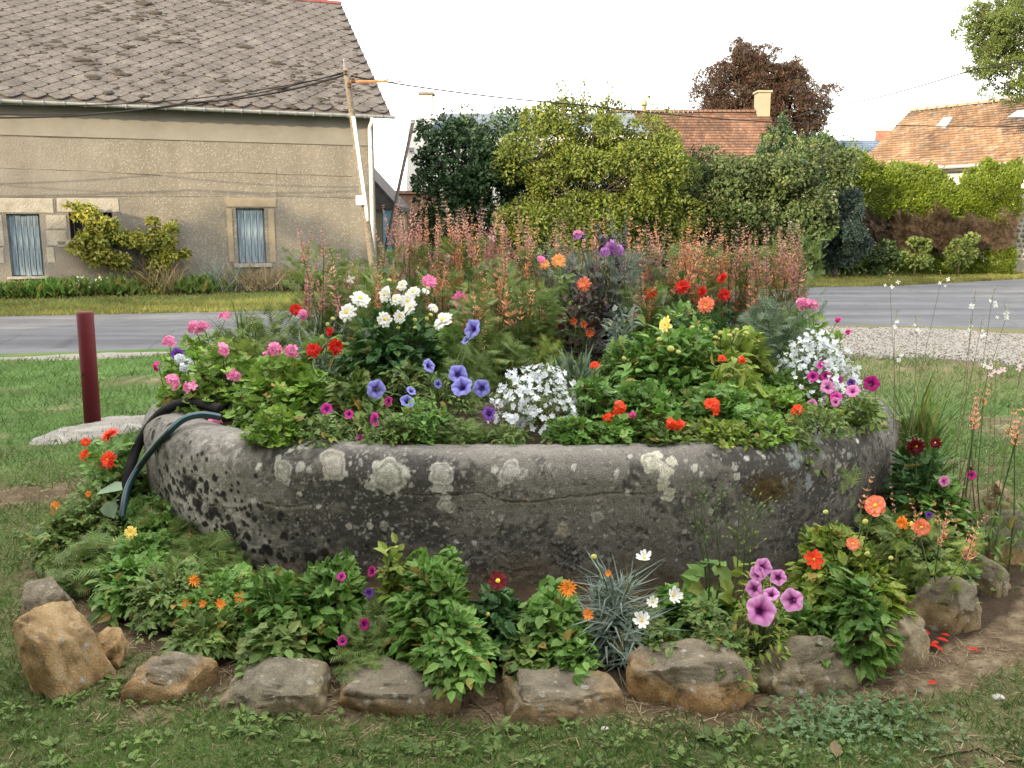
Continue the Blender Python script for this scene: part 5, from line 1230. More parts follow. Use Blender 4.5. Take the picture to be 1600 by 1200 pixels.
OVL = T_ovate(.36); TOO = T_toothed(); LOB = T_lobed(5, .3); LOB7 = T_lobed(7, .22, .1); CMP = T_compound(5, .2); CMT = T_compound(3, .24); BLA = T_blade(); FEA = T_feather(6, .03); HAIR = (T_blade(.016, .4)); STRAP = T_blade(.028, .75); LAN = T_ovate(.15, .03, .2); RND = T_lobed(9, .04, .08); CUT = T_compound(5, .13, T_ovate(.28, .03, .2))

# ---- flower shapes, each a mesh (or a mesh with a centre), unit radius
def petal(n, ang, r0, r1, w, z0, z1, tipw=.6, curl=0.0, notch=0.0):
    c, s = cos(ang), sin(ang); ys = [r0, r0 + (r1 - r0) * .45, r0 + (r1 - r0) * .85, r1]; ws = [w * .35, w * .95, w * tipw * 1.1, w * tipw * .45]
    V = []
    for i, (y, ww) in enumerate(zip(ys, ws)):
        t = (y - r0) / (r1 - r0); z = z0 + (z1 - z0) * t + curl * t * t
        for sx in (-1, 0, 1): V.append((sx * ww, y - (notch if sx == 0 and i == 3 else 0), z + (.06 * abs(sx) * w * 3)))
    V = np.array(V); V = np.stack([V[:, 0] * c - V[:, 1] * s, V[:, 0] * s + V[:, 1] * c, V[:, 2]], 1)
    f = [[i * 3 + j, i * 3 + j + 1, i * 3 + j + 4, i * 3 + j + 3] for i in range(3) for j in range(2)]
    return V, f
def rosette(nm, mat, layers, seed=0, mi=0):
    """layers: (count, r0, r1, width, z0, z1, curl)"""
    r = np.random.default_rng(seed); mb = MB()
    for L_ in layers:
        n = L_[0]; ph = r.uniform(0, 6)
        for k in range(n):
            a = ph + 2 * pi * k / n + r.normal(0, .10); sc_ = r.uniform(.88, 1.08)
            V, f = petal(n, a, L_[1], L_[2] * sc_, L_[3] * r.uniform(.85, 1.15), L_[4], L_[5] + r.normal(0, .05), L_[7] if len(L_) > 7 else .6, L_[6] + r.normal(0, .05)); mb.add(V, [f])
    return mb.mesh(nm, mat, smooth=False)
def disc(nm, mat, r0, z, seed=0):
    V = IV2 * [r0, r0, r0 * .55] * (1 + .12 * fbm(IV2, 6, 2, seed))[:, None] + [0, 0, z]
    return MB().add(V, [IF2]).mesh(nm, mat, smooth=False)
IVs, IFs = icos(1)
def small_disc(nm, mat, r0, z): return MB().add(IV * [r0, r0, r0 * .6] + [0, 0, z], [IF]).mesh(nm, mat)
FL = {}
def reg(k, variants, centre=None): FL[k] = (variants, centre)
def dahlia_l(full): return [(8, .12, 1.0, .30, .0, .05, -.10), (8, .10, .82, .26, .08, .28, -.05), (7, .08, .6, .2, .12, .42, .0)][:full]
def dbl(mat, nm): return [rosette(nm, mat, [(13, .1, 1.0, .17, 0, .0, -.12), (13, .1, .92, .16, .06, .16, -.08), (11, .08, .76, .15, .1, .30, -.04), (9, .06, .55, .13, .14, .42, 0)], s) for s in range(3)]
reg('white_dahlia', [rosette('petals', P_white, [(12, .12, 1.0, .20, 0, .0, -.10, .8), (12, .12, .90, .19, .05, .14, -.06, .8), (9, .10, .66, .17, .09, .26, -.02, .8)], s) for s in range(3)], disc('disc', P_yc, .21, .14))
for nm, mt in (('red', P_red), ('scarlet', P_scar), ('orange', P_or), ('salmon', P_sal), ('peach', P_peach), ('pinkd', P_pink), ('yellowd', P_yel)):
    reg(nm + '_dahlia', dbl(mt, 'petals'), disc('disc', P_yc, .13, .2) if nm in ('scarlet', 'salmon', 'peach', 'yellowd') else None)
reg('single_dark', [rosette('petals', P_dred, [(8, .15, 1.0, .36, 0, .05, -.05, .95)], s) for s in range(2)], disc('disc', P_yc, .24, .08))
reg('dark_dahlia', dbl(P_dred, 'petals'), disc('disc', P_yc, .14, .2))
reg('single_salmon', [rosette('petals', P_sal, [(8, .12, 1.0, .34, 0, .10, -.08, .9), (7, .1, .72, .26, .06, .25, -.05, .9)], s) for s in range(2)], disc('disc', P_yc, .2, .12))
reg('single_orange', [rosette('petals', P_scar, [(8, .12, 1.0, .27, 0, .16, -.1, .7)], s) for s in range(2)], disc('disc', P_yc, .14, .1))
reg('yellow_star', [rosette('petals', P_yel, [(8, .12, 1.0, .25, 0, .10, -.08, .7), (6, .1, .7, .2, .08, .2, -.02, .7)], s) for s in range(2)], disc('disc', P_yc, .16, .12))
reg('gazania_white', [rosette('petals', P_white, [(9, .1, 1.0, .24, 0, .55, .1, .85)], s) for s in range(2)], disc('disc', P_yc, .18, .1))
reg('gazania_orange', [rosette('petals', P_or, [(13, .1, 1.0, .10, 0, .5, .15, .6), (9, .1, .8, .08, .1, .7, .1, .6)], s) for s in range(2)], None)
reg('rust', [rosette('petals', P_rust, [(11, .1, 1.0, .14, 0, .7, .2, .6)], s) for s in range(2)], None)
def cluster(nm, mat, n, fr, seed, np_=5):
    r = np.random.default_rng(seed); mb = MB()
    for k in range(n):
        d = rdir(1, .7, r)[0]; d[2] = abs(d[2]); p = d * .72 * r.uniform(.8, 1.05); x = unit(np.cross(d, [.3, .2, 1])); y = np.cross(d, x)
        for j in range(np_):
            V, f = petal(np_, 2 * pi * j / np_ + k, .04, fr * r.uniform(.85, 1.1), fr * .36, 0, .05, .85); mb.add(p + V[:, 0:1] * x + V[:, 1:2] * y + V[:, 2:3] * d, [f])
    return mb.mesh(nm, mat)
for nm, mt in (('pink', P_pink), ('scar', P_scar), ('mag', P_mag), ('whit', P_wblue), ('mauv', P_mauve)): reg(nm + '_head', [cluster('florets', mt, 13, .42, s) for s in range(3)])
reg('few_head', [cluster('florets', P_pink, 4, .55, s) for s in range(2)])
def petunia(cin, cmid, cout, star=0.0, seed=0, dbl_=False):
    nr, na = 7, 40; V = []; cl = []
    r = np.random.default_rng(seed)
    for i in range(nr):
        t = i / (nr - 1)
        for j in range(na):
            a = 2 * pi * j / na; lob = 1 + .07 * cos(5 * a) * t; rr = (.07 + .93 * t ** 1.15) * (lob if i == nr - 1 or t > .6 else 1)
            z = -.75 * (1 - t) ** 2.2 + .06 * sin(10 * a + seed) * t ** 3 + .05 * sin(3 * a + seed) * t * t - .10 * t ** 4
            V.append((rr * cos(a), rr * sin(a), z))
            v = abs(cos(2.5 * a)) ** 5
            if star: c = np.array(cmid) * (1 - t) + np.array(cout) * t; c = c + (np.array(star) - c) * (max(0, 1 - t * 1.0) * .8 * v if t > .25 else 1.0 - t)
            else: c = np.array(cmid) * (1 - t) + np.array(cout) * t
            c = c + (np.array(cin) - c) * min(1, max(0, 1 - t / .42) ** .5 * 1.1)
            c = c + (np.array(cin) - c) * .75 * v ** 2 * max(0, 1 - t / .95)
            cl.append(c * (1 - .12 * v * t))
    f = [[i * na + j, i * na + (j + 1) % na, (i + 1) * na + (j + 1) % na, (i + 1) * na + j] for i in range(nr - 1) for j in range(na)]
    mb = MB().add(V, [f]); return mb.mesh('trumpet', m_pet, smooth=True, col=np.array(cl))
reg('blue_petunia', [petunia((.03, .01, .14), (.13, .10, .50), (.32, .33, .80), (.05, .03, .25), s) for s in range(3)])
reg('magenta_petunia', [petunia((.12, .0, .10), (.42, .02, .26), (.72, .06, .40), 0, s) for s in range(3)])
reg('pale_magenta_petunia', [petunia((.3, .02, .25), (.70, .16, .45), (.80, .32, .60), 0, s) for s in range(2)])
reg('deep_petunia', [petunia((.08, .0, .05), (.28, .01, .13), (.42, .02, .20), 0, s) for s in range(2)])
reg('striped_petunia', [petunia((.07, .0, .07), (.48, .04, .36), (.76, .38, .70), (.36, .02, .28), s) for s in range(3)])
reg('violet', [petunia((.02, .01, .06), (.10, .03, .30), (.22, .08, .45), 0, s) for s in range(2)])
reg('bud', [small_disc('bud', P_bud, 1.0, 0)])
reg('gaura', [rosette('petals', P_white, [(4, .05, 1.0, .34, 0, .2, 0, .8)], s) for s in range(3)])
reg('pink_gaura', [rosette('petals', pm('blush_petals', (.80, .55, .62), (.85, .68, .72)), [(4, .05, 1.0, .30, 0, .4, 0, .8)], s) for s in range(2)])
FN = {'white_dahlia': 'dahlia_flower', 'bud': 'flower_bud'}
def fname(k):
    if k == 'bud': return 'flower_bud'
    if 'petunia' in k or k == 'violet': return 'petunia_flower'
    if 'head' in k: return 'flower_head'
    return 'flower'
def put_flower(parent, kind, P, size, up=.35, yaw=None, tow=1.0):
    vs, ce = FL[kind]; me = vs[int(rng.integers(len(vs)))]
    c = Vector((0, 0, CAMZ)) - Vector(P); c.z = 0; c.normalize()
    size = size * rng.uniform(.80, 1.0) * (1.35 if kind.endswith('_head') else 1)
    d = (c * tow + Vector((rng.normal(0, .50), rng.normal(0, .30), up + .12 + rng.normal(0, .25)))).normalized()
    q = d.to_track_quat('Z', 'Y'); M = Matrix.Translation(Vector(P) - parent.location) @ q.to_matrix().to_4x4() @ Matrix.Rotation(rng.uniform(0, 6.28), 4, 'Z') @ Matrix.Diagonal((size, size, size, 1))
    ob = bpy.data.objects.new(fname(kind), me); C.objects.link(ob); ob.parent = parent; ob.matrix_local = M
    if ce is not None:
        c2 = bpy.data.objects.new('flower_centre', ce); C.objects.link(c2); c2.parent = ob
    return ob

def stems_to(base, ends, r=.0025, sag=.0, kink=.12):
    mb = MB()
    for e in ends:
        b = np.array(base) + np.append(rng.normal(0, .02, 2), 0); e = np.array(e); m = (b + e) / 2 + np.append((e - b)[:2] * -.18, .08 * np.linalg.norm(e - b)) + rng.normal(0, kink * .1, 3)
        t = np.linspace(0, 1, 6)[:, None]; Q = (1 - t) ** 2 * b + 2 * t * (1 - t) * m + t * t * e
        mb.tube(Q, np.linspace(r * 1.4, r * .7, 6), 4, cap=False)
    return mb
PLZ = []
def plant(name, label, cat, px, d, ytop, hw, ry, T, leaf, n, mat, z0=None, flowers=(), nst=None, up=.3, group=None, stem_mat=None, drop=.25, fsize=.04, low=.05, vol=.42, shape=1.0, wild=.5, yb=None, x=None):
    """a leafy plant: stems fan out from the base to a dome, leaves along and at the ends of them"""
    X = at(px, 600, d).x
    if z0 is None: z0 = .60 if ell(X, d, -.2) < 1 else .04
    H = at(px, ytop, d).z - z0; rx = hw / F * d; B = np.array([X, d, z0])
    root = empty(name, B, label, cat, group)
    a = rng.uniform(0, 2 * pi, n); u = rng.uniform(0, 1, n); el = np.arcsin(np.clip(rng.uniform(low - .25, 1, n), -.2, 1)); rad = 1 - vol * rng.random(n) ** 1.4
    lump = 1 + .22 * vnoise(np.stack([np.cos(a) * np.cos(el) * 2.4 + X * 3, np.sin(a) * np.cos(el) * 2.4 + d, np.sin(el) * 2.4], 1), int(px) % 50)
    D = np.stack([np.cos(a) * np.cos(el), np.sin(a) * np.cos(el), np.sin(el)], 1)
    Pn = D * (rad * lump)[:, None] * [rx, ry, H]
    Pn[:, :2] *= (shape + (1 - shape) * np.clip(Pn[:, 2:3] / max(H, .01), 0, 1))
    keep = Pn[:, 2] > (0.0 if name == 'edge_greenery' else -.12) if z0 > .3 else Pn[:, 2] > .0
    Pn = Pn[keep]; D = D[keep]; n = len(Pn)
    out = unit(D * [1, 1, .6]); Y = unit(out + rng.normal(size=(n, 3)) * wild + [0, 0, -drop]); Z = unit(D * .5 + [0, 0, .9] + rng.normal(size=(n, 3)) * wild * .7)
    S_ = leaf * rng.uniform(.55, 1.25, n)
    Vv, f = scatter(T, Pn - Y * (S_ * .5)[:, None], Y, Z, S_)
    fol = link(bpy.data.objects.new('foliage', mesh_np('foliage', Vv, f, mat)), root); tag(fol, kind='stuff')
    ns = nst if nst is not None else max(6, n // 14)
    idx = rng.choice(n, min(n, ns), replace=False)
    ends = list(Pn[idx])
    for fl in flowers:
        kind, fx, fy, sz = fl[:4]; df = fl[4] if len(fl) > 4 else None
        if df is None:
            r_ = np.array(ray(fx, fy)); o_ = np.array([0, 0, CAMZ]) - B; s_ = np.array([rx, ry, H]); oo, rr = o_ / s_, r_ / s_
            A_, B_, C_ = rr @ rr, 2 * oo @ rr, oo @ oo - 1.0; disc_ = B_ * B_ - 4 * A_ * C_
            if disc_ > 0: t = (-B_ - sqrt(disc_)) / (2 * A_) - .055
            else: t = (d - .1 * ry) / r_[1]
            Pf = np.array([0, 0, CAMZ]) + r_ * t
        else: Pf = np.array(at(fx, fy, df))
        put_flower(root, kind, Pf, sz, up=up if kind != 'bud' else 1)
        ends.append(Pf - B - np.array([0, -.01, .01]) * sz * 6)
    mb = stems_to((0, 0, -.02), ends, .0028); tag(mb.build('stems', stem_mat or m_stem, root), kind='stuff')
    return root

# ---- in the trough
def heads(k, pts, s, d=None): return [(k, x, y, s) if d is None else (k, x, y, s, d) for x, y in pts]
plant('ivy_geranium', 'bright green pink flowered geranium mound at the left end of the trough', 'flowering plant', 350, 4.72, 545, 98, .38, LOB, .060, 900, G_bright,
      flowers=heads('few_head', [(345, 547), (365, 586), (300, 606), (335, 683), (420, 560)], .038) + heads('pink_head', [(268, 597), (336, 664), (430, 546)], .042))
plant('ivy_geranium', 'large lobed green geranium mound right of the leftmost pink one', 'flowering plant', 452, 4.42, 558, 88, .36, LOB, .062, 900, G_bright, flowers=heads('pink_head', [(431, 545), (456, 547)], .036), group=None)
plant('leafy_plant', 'toothed green leafy plant under the white dahlias at their left', 'plant', 556, 4.28, 585, 66, .30, TOO, .07, 480, G_mid)
plant('ivy_geranium', 'trailing geranium spilling over the rim at the far left corner', 'flowering plant', 282, 4.66, 578, 46, .25, LOB, .055, 330, G_bright, flowers=heads('pink_head', [(265, 535)], .035) + heads('mag_head', [(248, 572)], .030) + [('violet', 277, 553, .035)] + heads('few_head', [(345, 660)], .03))
plant('sweet_alyssum', 'small white flowered tuft between the pink geraniums at the left', 'flowering plant', 292, 4.62, 572, 26, .12, LAN, .03, 160, G_mid, flowers=heads('whit_head', [(288, 575), (300, 590), (281, 562), (296, 568)], .028))
plant('ivy_geranium', 'back geranium with pink heads showing above the left mound', 'flowering plant', 335, 5.25, 522, 80, .4, LOB, .058, 600, G_bright, flowers=heads('pink_head', [(318, 511), (352, 498), (304, 512)], .042))
plant('fine_leaved_plant', 'feathery light green plant behind the left geraniums', 'plant', 415, 5.35, 485, 78, .4, FEA, .12, 620, G_mid, flowers=heads('pink_head', [(472, 492)], .035) + [('red_dahlia', 462, 484, .045)])
plant('grassy_clump', 'thin upright grassy tuft at the back left of the trough', 'plant', 385, 5.2, 470, 40, .2, HAIR, .26, 150, G_mid, drop=-1.6, shape=.4, wild=.3)
plant('blanket_flower', 'small plant with two bright red flowers left of the white dahlias', 'flowering plant', 505, 4.65, 550, 40, .22, LAN, .07, 320, G_blue, flowers=[('red_dahlia', 490, 547, .048), ('red_dahlia', 525, 542, .052), ('red_dahlia', 515, 518, .03)])
plant('grey_leaf_plant', 'silvery blue narrow leaved plant behind the red flowers', 'plant', 485, 4.95, 505, 36, .2, BLA, .13, 200, G_grey, drop=-.8)
plant('white_dahlia', 'dark green dahlia bush carrying many white yellow centred flowers', 'flowering plant', 618, 4.85, 486, 82, .34, TOO, .085, 1050, G_dark,
      flowers=[('white_dahlia', x, y, s, dd) for x, y, s, dd in [(543, 488, .064, 4.58), (563, 467, .056, 4.66), (602, 460, .048, 4.75), (628, 446, .040, 4.85), (646, 457, .046, 4.85), (618, 468, .046, 4.72), (641, 481, .052, 4.62), (601, 499, .046, 4.60), (624, 495, .042, 4.64), (692, 501, .058, 4.55), (677, 481, .036, 4.8), (665, 455, .024, 4.85), (636, 470, .044, 4.8)]] + [('bud', x, y, .013, 4.66) for x, y in [(667, 498), (648, 500), (622, 512), (648, 512), (673, 492), (608, 438), (512, 507), (520, 498), (668, 450)]], up=.5)
plant('blue_petunia', 'sparse petunia with large violet blue trumpets right of the white dahlias', 'flowering plant', 700, 4.35, 585, 68, .26, LAN, .05, 420, G_mid,
      flowers=[('blue_petunia', 588, 608, .052, 4.12), ('blue_petunia', 637, 626, .038, 4.1), ('blue_petunia', 671, 571, .042, 4.3), ('blue_petunia', 716, 584, .048, 4.2), ('blue_petunia', 721, 603, .056, 4.08), ('blue_petunia', 752, 606, .042, 4.12), ('blue_petunia', 737, 513, .050, 4.5), ('blue_petunia', 728, 530, .03, 4.5), ('violet', 765, 646, .036, 4.0), ('blue_petunia', 684, 600, .026, 4.2), ('blue_petunia', 643, 610, .026, 4.1)], nst=30)
plant('magenta_petunia', 'low straggling petunia with magenta flowers at the front left rim', 'flowering plant', 562, 4.02, 645, 82, .16, LAN, .038, 560, G_olive, z0=.585,
      flowers=[('magenta_petunia', 510, 639, .034, 3.98), ('magenta_petunia', 584, 656, .036, 3.95), ('magenta_petunia', 562, 685, .02, 3.86), ('magenta_petunia', 545, 647, .024, 3.98), ('deep_petunia', 656, 641, .024, 3.98), ('deep_petunia', 606, 627, .024, 4.02)])
plant('round_leaf_weed', 'little round leaved weed at the middle of the front rim', 'plant', 680, 3.93, 645, 42, .10, RND, .042, 130, G_nettle, z0=.575)
plant('fine_weed', 'fine tufted weed in front of the white lobelia', 'plant', 740, 3.93, 668, 40, .10, LAN, .05, 180, G_mid, z0=.575)
def floret_cover(root, rx, ry, H, n, mat, size, seed=1, lowz=.1, five=True):
    r = np.random.default_rng(seed); d = rdir(n, .5, r); d[:, 2] = np.abs(d[:, 2]) ; d = unit(d + [0, -.35, 0]); P_ = d * [rx, ry, H] * (r.uniform(.82, 1.14, (n, 1)) + .12 * fbm(d, 2.5, 2, seed)[:, None]); P_ = P_[P_[:, 2] > lowz * H]
    mb = MB();
    for j in range(5):
        V, f = petal(5, 2 * pi * j / 5, .08, 1.0, .34, 0, .1, .85); mb.add(V, [f])
    k = MB(); T_ = (np.concatenate(mb.v), [np.concatenate([g for gg in mb.f.values() for g in gg])])
    nn = unit(P_ / [rx * rx, ry * ry, H * H] * .5 + np.array([0, -3.0, 2.0]) * .6 + r.normal(size=P_.shape) * 1.2)
    V, f = scatter(T_, P_, rdir(len(P_), 0, r), nn, size * r.uniform(.75, 1.2, len(P_)))
    # scatter treats Z loosely: petals lie across the normal
    tag(link(bpy.data.objects.new('florets', mesh_np('florets', V, f, mat)), root), kind='stuff')
rt = plant('white_lobelia', 'dense white lobelia cushion in the middle of the trough front', 'flowering plant', 838, 4.16, 578, 70, .24, LAN, .035, 900, G_mid, z0=.585)
floret_cover(rt, .215, .25, at(838, 575, 4.16).z - .585, 380, P_wblue, .0145, 5)
plant('feathery_marigold', 'soft feathery green plant behind the white lobelia', 'plant', 782, 4.85, 515, 78, .36, FEA, .11, 900, G_mid)
plant('feathery_marigold', 'pale feathery plant dotted with tiny orange florets near the bed centre', 'plant', 850, 5.35, 462, 66, .34, FEA, .11, 700, G_olive)
plant('peach_dahlia', 'plant with peach orange flowers at the back of the centre', 'flowering plant', 878, 5.6, 425, 44, .25, CMT, .11, 220, G_mid, flowers=[('peach_dahlia', 873, 408, .058), ('peach_dahlia', 851, 413, .045), ('salmon_dahlia', 912, 444, .055), ('pinkd_dahlia', 846, 405, .03)])
plant('maroon_leaf_plant', 'dark maroon leaved plant with rust coloured flowers in the centre', 'plant', 905, 5.05, 455, 44, .26, OVL, .055, 520, G_maroon, flowers=[('rust', 898, 502, .028), ('rust', 920, 522, .034), ('rust', 872, 512, .024), ('rust', 912, 508, .024)])
plant('blue_leaf_plant', 'blue green strap leaved clump right behind the white lobelia', 'plant', 895, 4.6, 548, 46, .22, BLA, .17, 300, G_blue, drop=-1.0, wild=.4)
plant('sage_plant', 'grey green sage like plant right of the maroon leaves', 'plant', 965, 5.1, 475, 44, .26, LAN, .085, 420, G_grey)
plant('red_geranium', 'low green geranium between the lobelia and the red heads', 'flowering plant', 925, 4.22, 590, 44, .24, LOB7, .055, 360, G_nettle, flowers=[('scar_head', 930, 572, .022)])
plant('red_geranium', 'green geranium with coral red heads at the middle right rim', 'flowering plant', 1005, 4.10, 600, 72, .26, LOB7, .055, 700, G_nettle, flowers=heads('scar_head', [(968, 637), (953, 656), (1057, 665), (1050, 662)], .032) + heads('mag_head', [(988, 648)], .018))
plant('red_geranium', 'green geranium carrying the biggest orange red head at the right rim', 'flowering plant', 1125, 4.14, 600, 76, .26, LOB7, .055, 700, G_nettle, flowers=[('scar_head', 1110, 636, .046), ('scar_head', 1067, 668, .028), ('scar_head', 1205, 668, .036), ('scar_head', 1128, 562, .02)])
plant('red_geranium', 'small geranium with one coral head beside the magenta petunias', 'flowering plant', 1215, 4.35, 610, 52, .26, LOB7, .052, 420, G_bright, flowers=[('scar_head', 1246, 641, .03), ('scar_head', 1160, 562, .02)])
plant('yellow_dahlia', 'broad leafy dahlia with one pale yellow star flower', 'flowering plant', 1040, 4.62, 520, 98, .36, TOO, .070, 1500, G_nettle, flowers=[('yellow_star', 1040, 507, .054, 4.4), ('bud', 1030, 530, .014), ('bud', 1048, 545, .022), ('bud', 1060, 550, .016), ('bud', 975, 560, .013)], up=.4)
plant('ground_cherry', 'leafy plant hung with small pale yellow buds on the right', 'flowering plant', 1135, 4.85, 505, 72, .32, OVL, .075, 640, G_yel, flowers=[('bud', x, y, .015) for x, y in [(1086, 522), (1102, 515), (1118, 527), (1126, 520), (1140, 524), (1092, 535), (1151, 515), (1166, 520), (1082, 512), (1110, 540)]] + [('salmon_dahlia', 1103, 476, .048, 4.75)])
plant('lime_weed', 'sunlit yellow green weed with long leaves on the right side', 'plant', 1140, 4.42, 562, 58, .26, LAN, .12, 260, G_yel, wild=.7)
plant('fine_leaved_plant', 'soft blue green feathery plant toward the right end of the trough', 'plant', 1205, 5.15, 468, 78, .38, FEA, .12, 800, G_blue)
rt = plant('sweet_alyssum', 'white alyssum cushion near the right end of the trough', 'flowering plant', 1272, 4.72, 525, 62, .30, LAN, .04, 700, G_mid)
floret_cover(rt, .215, .30, at(1272, 524, 4.72).z - .60, 460, P_wblue, .0145, 8)
plant('magenta_petunia', 'dense patch of magenta and purple petunias at the right corner', 'flowering plant', 1312, 4.50, 598, 66, .26, LAN, .045, 700, G_olive,
      flowers=[('magenta_petunia', 1270, 588, .03), ('pale_magenta_petunia', 1294, 604, .042), ('magenta_petunia', 1308, 596, .036), ('magenta_petunia', 1306, 620, .036), ('pale_magenta_petunia', 1268, 631, .028), ('pale_magenta_petunia', 1305, 628, .028), ('pale_magenta_petunia', 1332, 610, .034), ('violet', 1330, 598, .024), ('deep_petunia', 1362, 599, .042), ('magenta_petunia', 1340, 652, .026), ('magenta_petunia', 1282, 570, .022), ('magenta_petunia', 1290, 587, .03)], up=.3)
plant('ivy_geranium', 'bright geranium with one pink head at the right back of the trough', 'flowering plant', 1268, 5.2, 492, 46, .3, LOB, .055, 360, G_bright, flowers=[('pink_head', 1255, 475, .036), ('pink_head', 1270, 477, .034), ('mag_head', 1310, 500, .02), ('mag_head', 1326, 520, .02)])
plant('red_dahlia', 'tall dahlia with several deep red double flowers at the back right', 'flowering plant', 1085, 5.45, 462, 74, .32, CMT, .12, 420, G_dark, flowers=[('red_dahlia', 1066, 448, .060), ('red_dahlia', 1129, 434, .050), ('red_dahlia', 1097, 456, .040), ('red_dahlia', 1132, 461, .045), ('red_dahlia', 1017, 459, .044)])
plant('pink_zinnia', 'plant with three bright pink double flowers behind the white dahlias', 'flowering plant', 715, 5.25, 470, 46, .25, OVL, .07, 300, G_mid, flowers=[('pinkd_dahlia', 671, 440, .050), ('pinkd_dahlia', 719, 468, .052), ('pinkd_dahlia', 746, 487, .042)])
plant('purple_leaf_shrub', 'nearly black purple leaved shrub at the back of the bed', 'plant', 938, 5.85, 352, 64, .34, OVL, .055, 1100, G_purple, vol=.8, flowers=heads('mauv_head', [(905, 371), (955, 384), (966, 392), (945, 395)], .036) + heads('pink_head', [(903, 366)], .028))
for i, (px, d, yt, hw_, mt, tt_, lab) in enumerate([(520, 5.9, 450, 70, G_mid, FEA, 'loose green filler foliage at the back left before the pole'), (640, 6.1, 440, 80, G_blue, FEA, 'blue green foliage below the left orange spikes'), (770, 6.2, 430, 80, G_mid, LAN, 'green foliage below the central orange spikes'),
                                                 (1040, 6.0, 440, 80, G_mid, FEA, 'green foliage below the right orange spikes'), (1160, 5.9, 445, 80, G_blue, FEA, 'blue green foliage at the back right under the spikes'), (700, 5.6, 460, 70, G_olive, FEA, 'olive foliage behind the pink zinnias'), (590, 5.4, 470, 60, G_mid, FEA, 'soft green foliage just behind the white dahlias'), (1000, 5.5, 475, 50, G_mid, LAN, 'dull green foliage between the sage and the red dahlia'), (1230, 5.6, 475, 50, G_mid, FEA, 'green foliage at the far back right of the bed')]):
    plant('back_foliage', lab, 'plant', px, d, yt, hw_, .35, tt_, .12, 620, mt)
plant('white_cosmos', 'thin plant with small white blooms among the back foliage', 'flowering plant', 752, 5.9, 430, 34, .2, FEA, .1, 150, G_mid, flowers=[('gaura', 764, 416, .04), ('gaura', 700, 404, .03), ('pink_gaura', 768, 374, .035), ('gaura', 548, 436, .03), ('gaura', 800, 456, .03)])

for (px, yt, hw_, mt, tt_, lf, n, lab) in [
    (430, 640, 46, G_bright, LOB, .05, 360, 'geranium leaves falling over the left front rim'), (500, 648, 40, G_olive, OVL, .035, 360, 'small leaved greenery at the rim left of the magenta petunias'), (620, 655, 40, G_mid, CUT, .05, 320, 'cut leaved greenery on the rim under the blue petunias'), (655, 625, 44, G_nettle, OVL, .04, 360, 'low leafy greens behind the round leaved weed'),
    (720, 655, 40, G_olive, FEA, .06, 360, 'wispy greens on the rim left of the white lobelia'), (790, 662, 36, G_mid, LAN, .045, 300, 'leaves peeping out below the white lobelia'), (895, 650, 40, G_nettle, LOB7, .045, 340, 'geranium leaves on the rim right of the white lobelia'), (960, 655, 46, G_nettle, LOB7, .045, 380, 'low geranium leaves under the first coral heads'),
    (1040, 660, 46, G_mid, LOB7, .045, 380, 'low geranium leaves at the rim right of centre'), (1130, 655, 50, G_yel, CUT, .055, 340, 'yellowing cut leaves at the rim under the big red head'), (1200, 650, 46, G_bright, OVL, .045, 340, 'fresh leaves at the rim beside the trailing weed'), (1290, 635, 44, G_olive, LAN, .045, 380, 'narrow leaves under the magenta petunias at the corner'), (1350, 620, 34, G_mid, OVL, .045, 300, 'leaves at the far right corner of the trough')]:
    dd = rest(px, 688) + .17
    plant('edge_greenery', lab, 'plant', px, dd, yt, hw_ * 1.15, .13, tt_, lf * .85, n, mt, z0=.595, drop=.1, low=.2)
for (px, d, yt, hw_, mt, tt_, lf, n, lab) in [(640, 4.55, 560, 60, G_mid, CUT, .07, 420, 'cut leaved greens between white dahlias and blue petunias'), (735, 4.6, 545, 50, G_olive, FEA, .09, 460, 'light feathery greens right of the white dahlias'), (505, 4.9, 520, 56, G_bright, CUT, .08, 420, 'light green leaves left of the white dahlias'), (700, 5.0, 505, 50, G_nettle, FEA, .10, 460, 'fresh feathery greens under the pink zinnias'),
    (975, 4.75, 530, 46, G_nettle, CUT, .08, 420, 'fresh greens left of the yellow dahlia'), (1230, 4.65, 575, 50, G_nettle, CUT, .07, 420, 'fresh greens left of the right alyssum'), (1170, 4.9, 520, 50, G_yel, FEA, .10, 420, 'yellow green feathery leaves behind the lime weed'), (380, 5.0, 525, 60, G_yel, FEA, .09, 460, 'yellow green wisps over the left geraniums'), (860, 4.85, 525, 50, G_yel, FEA, .09, 420, 'yellow green wisps behind the lobelia'), (1070, 5.1, 490, 60, G_nettle, CUT, .08, 420, 'green leaves under the red dahlias'), (810, 5.6, 450, 60, G_yel, FEA, .11, 420, 'pale yellow green haze in the middle back')]:
    plant('infill_greenery', lab, 'plant', px, d, yt, hw_, .26, tt_, lf, n, mt)

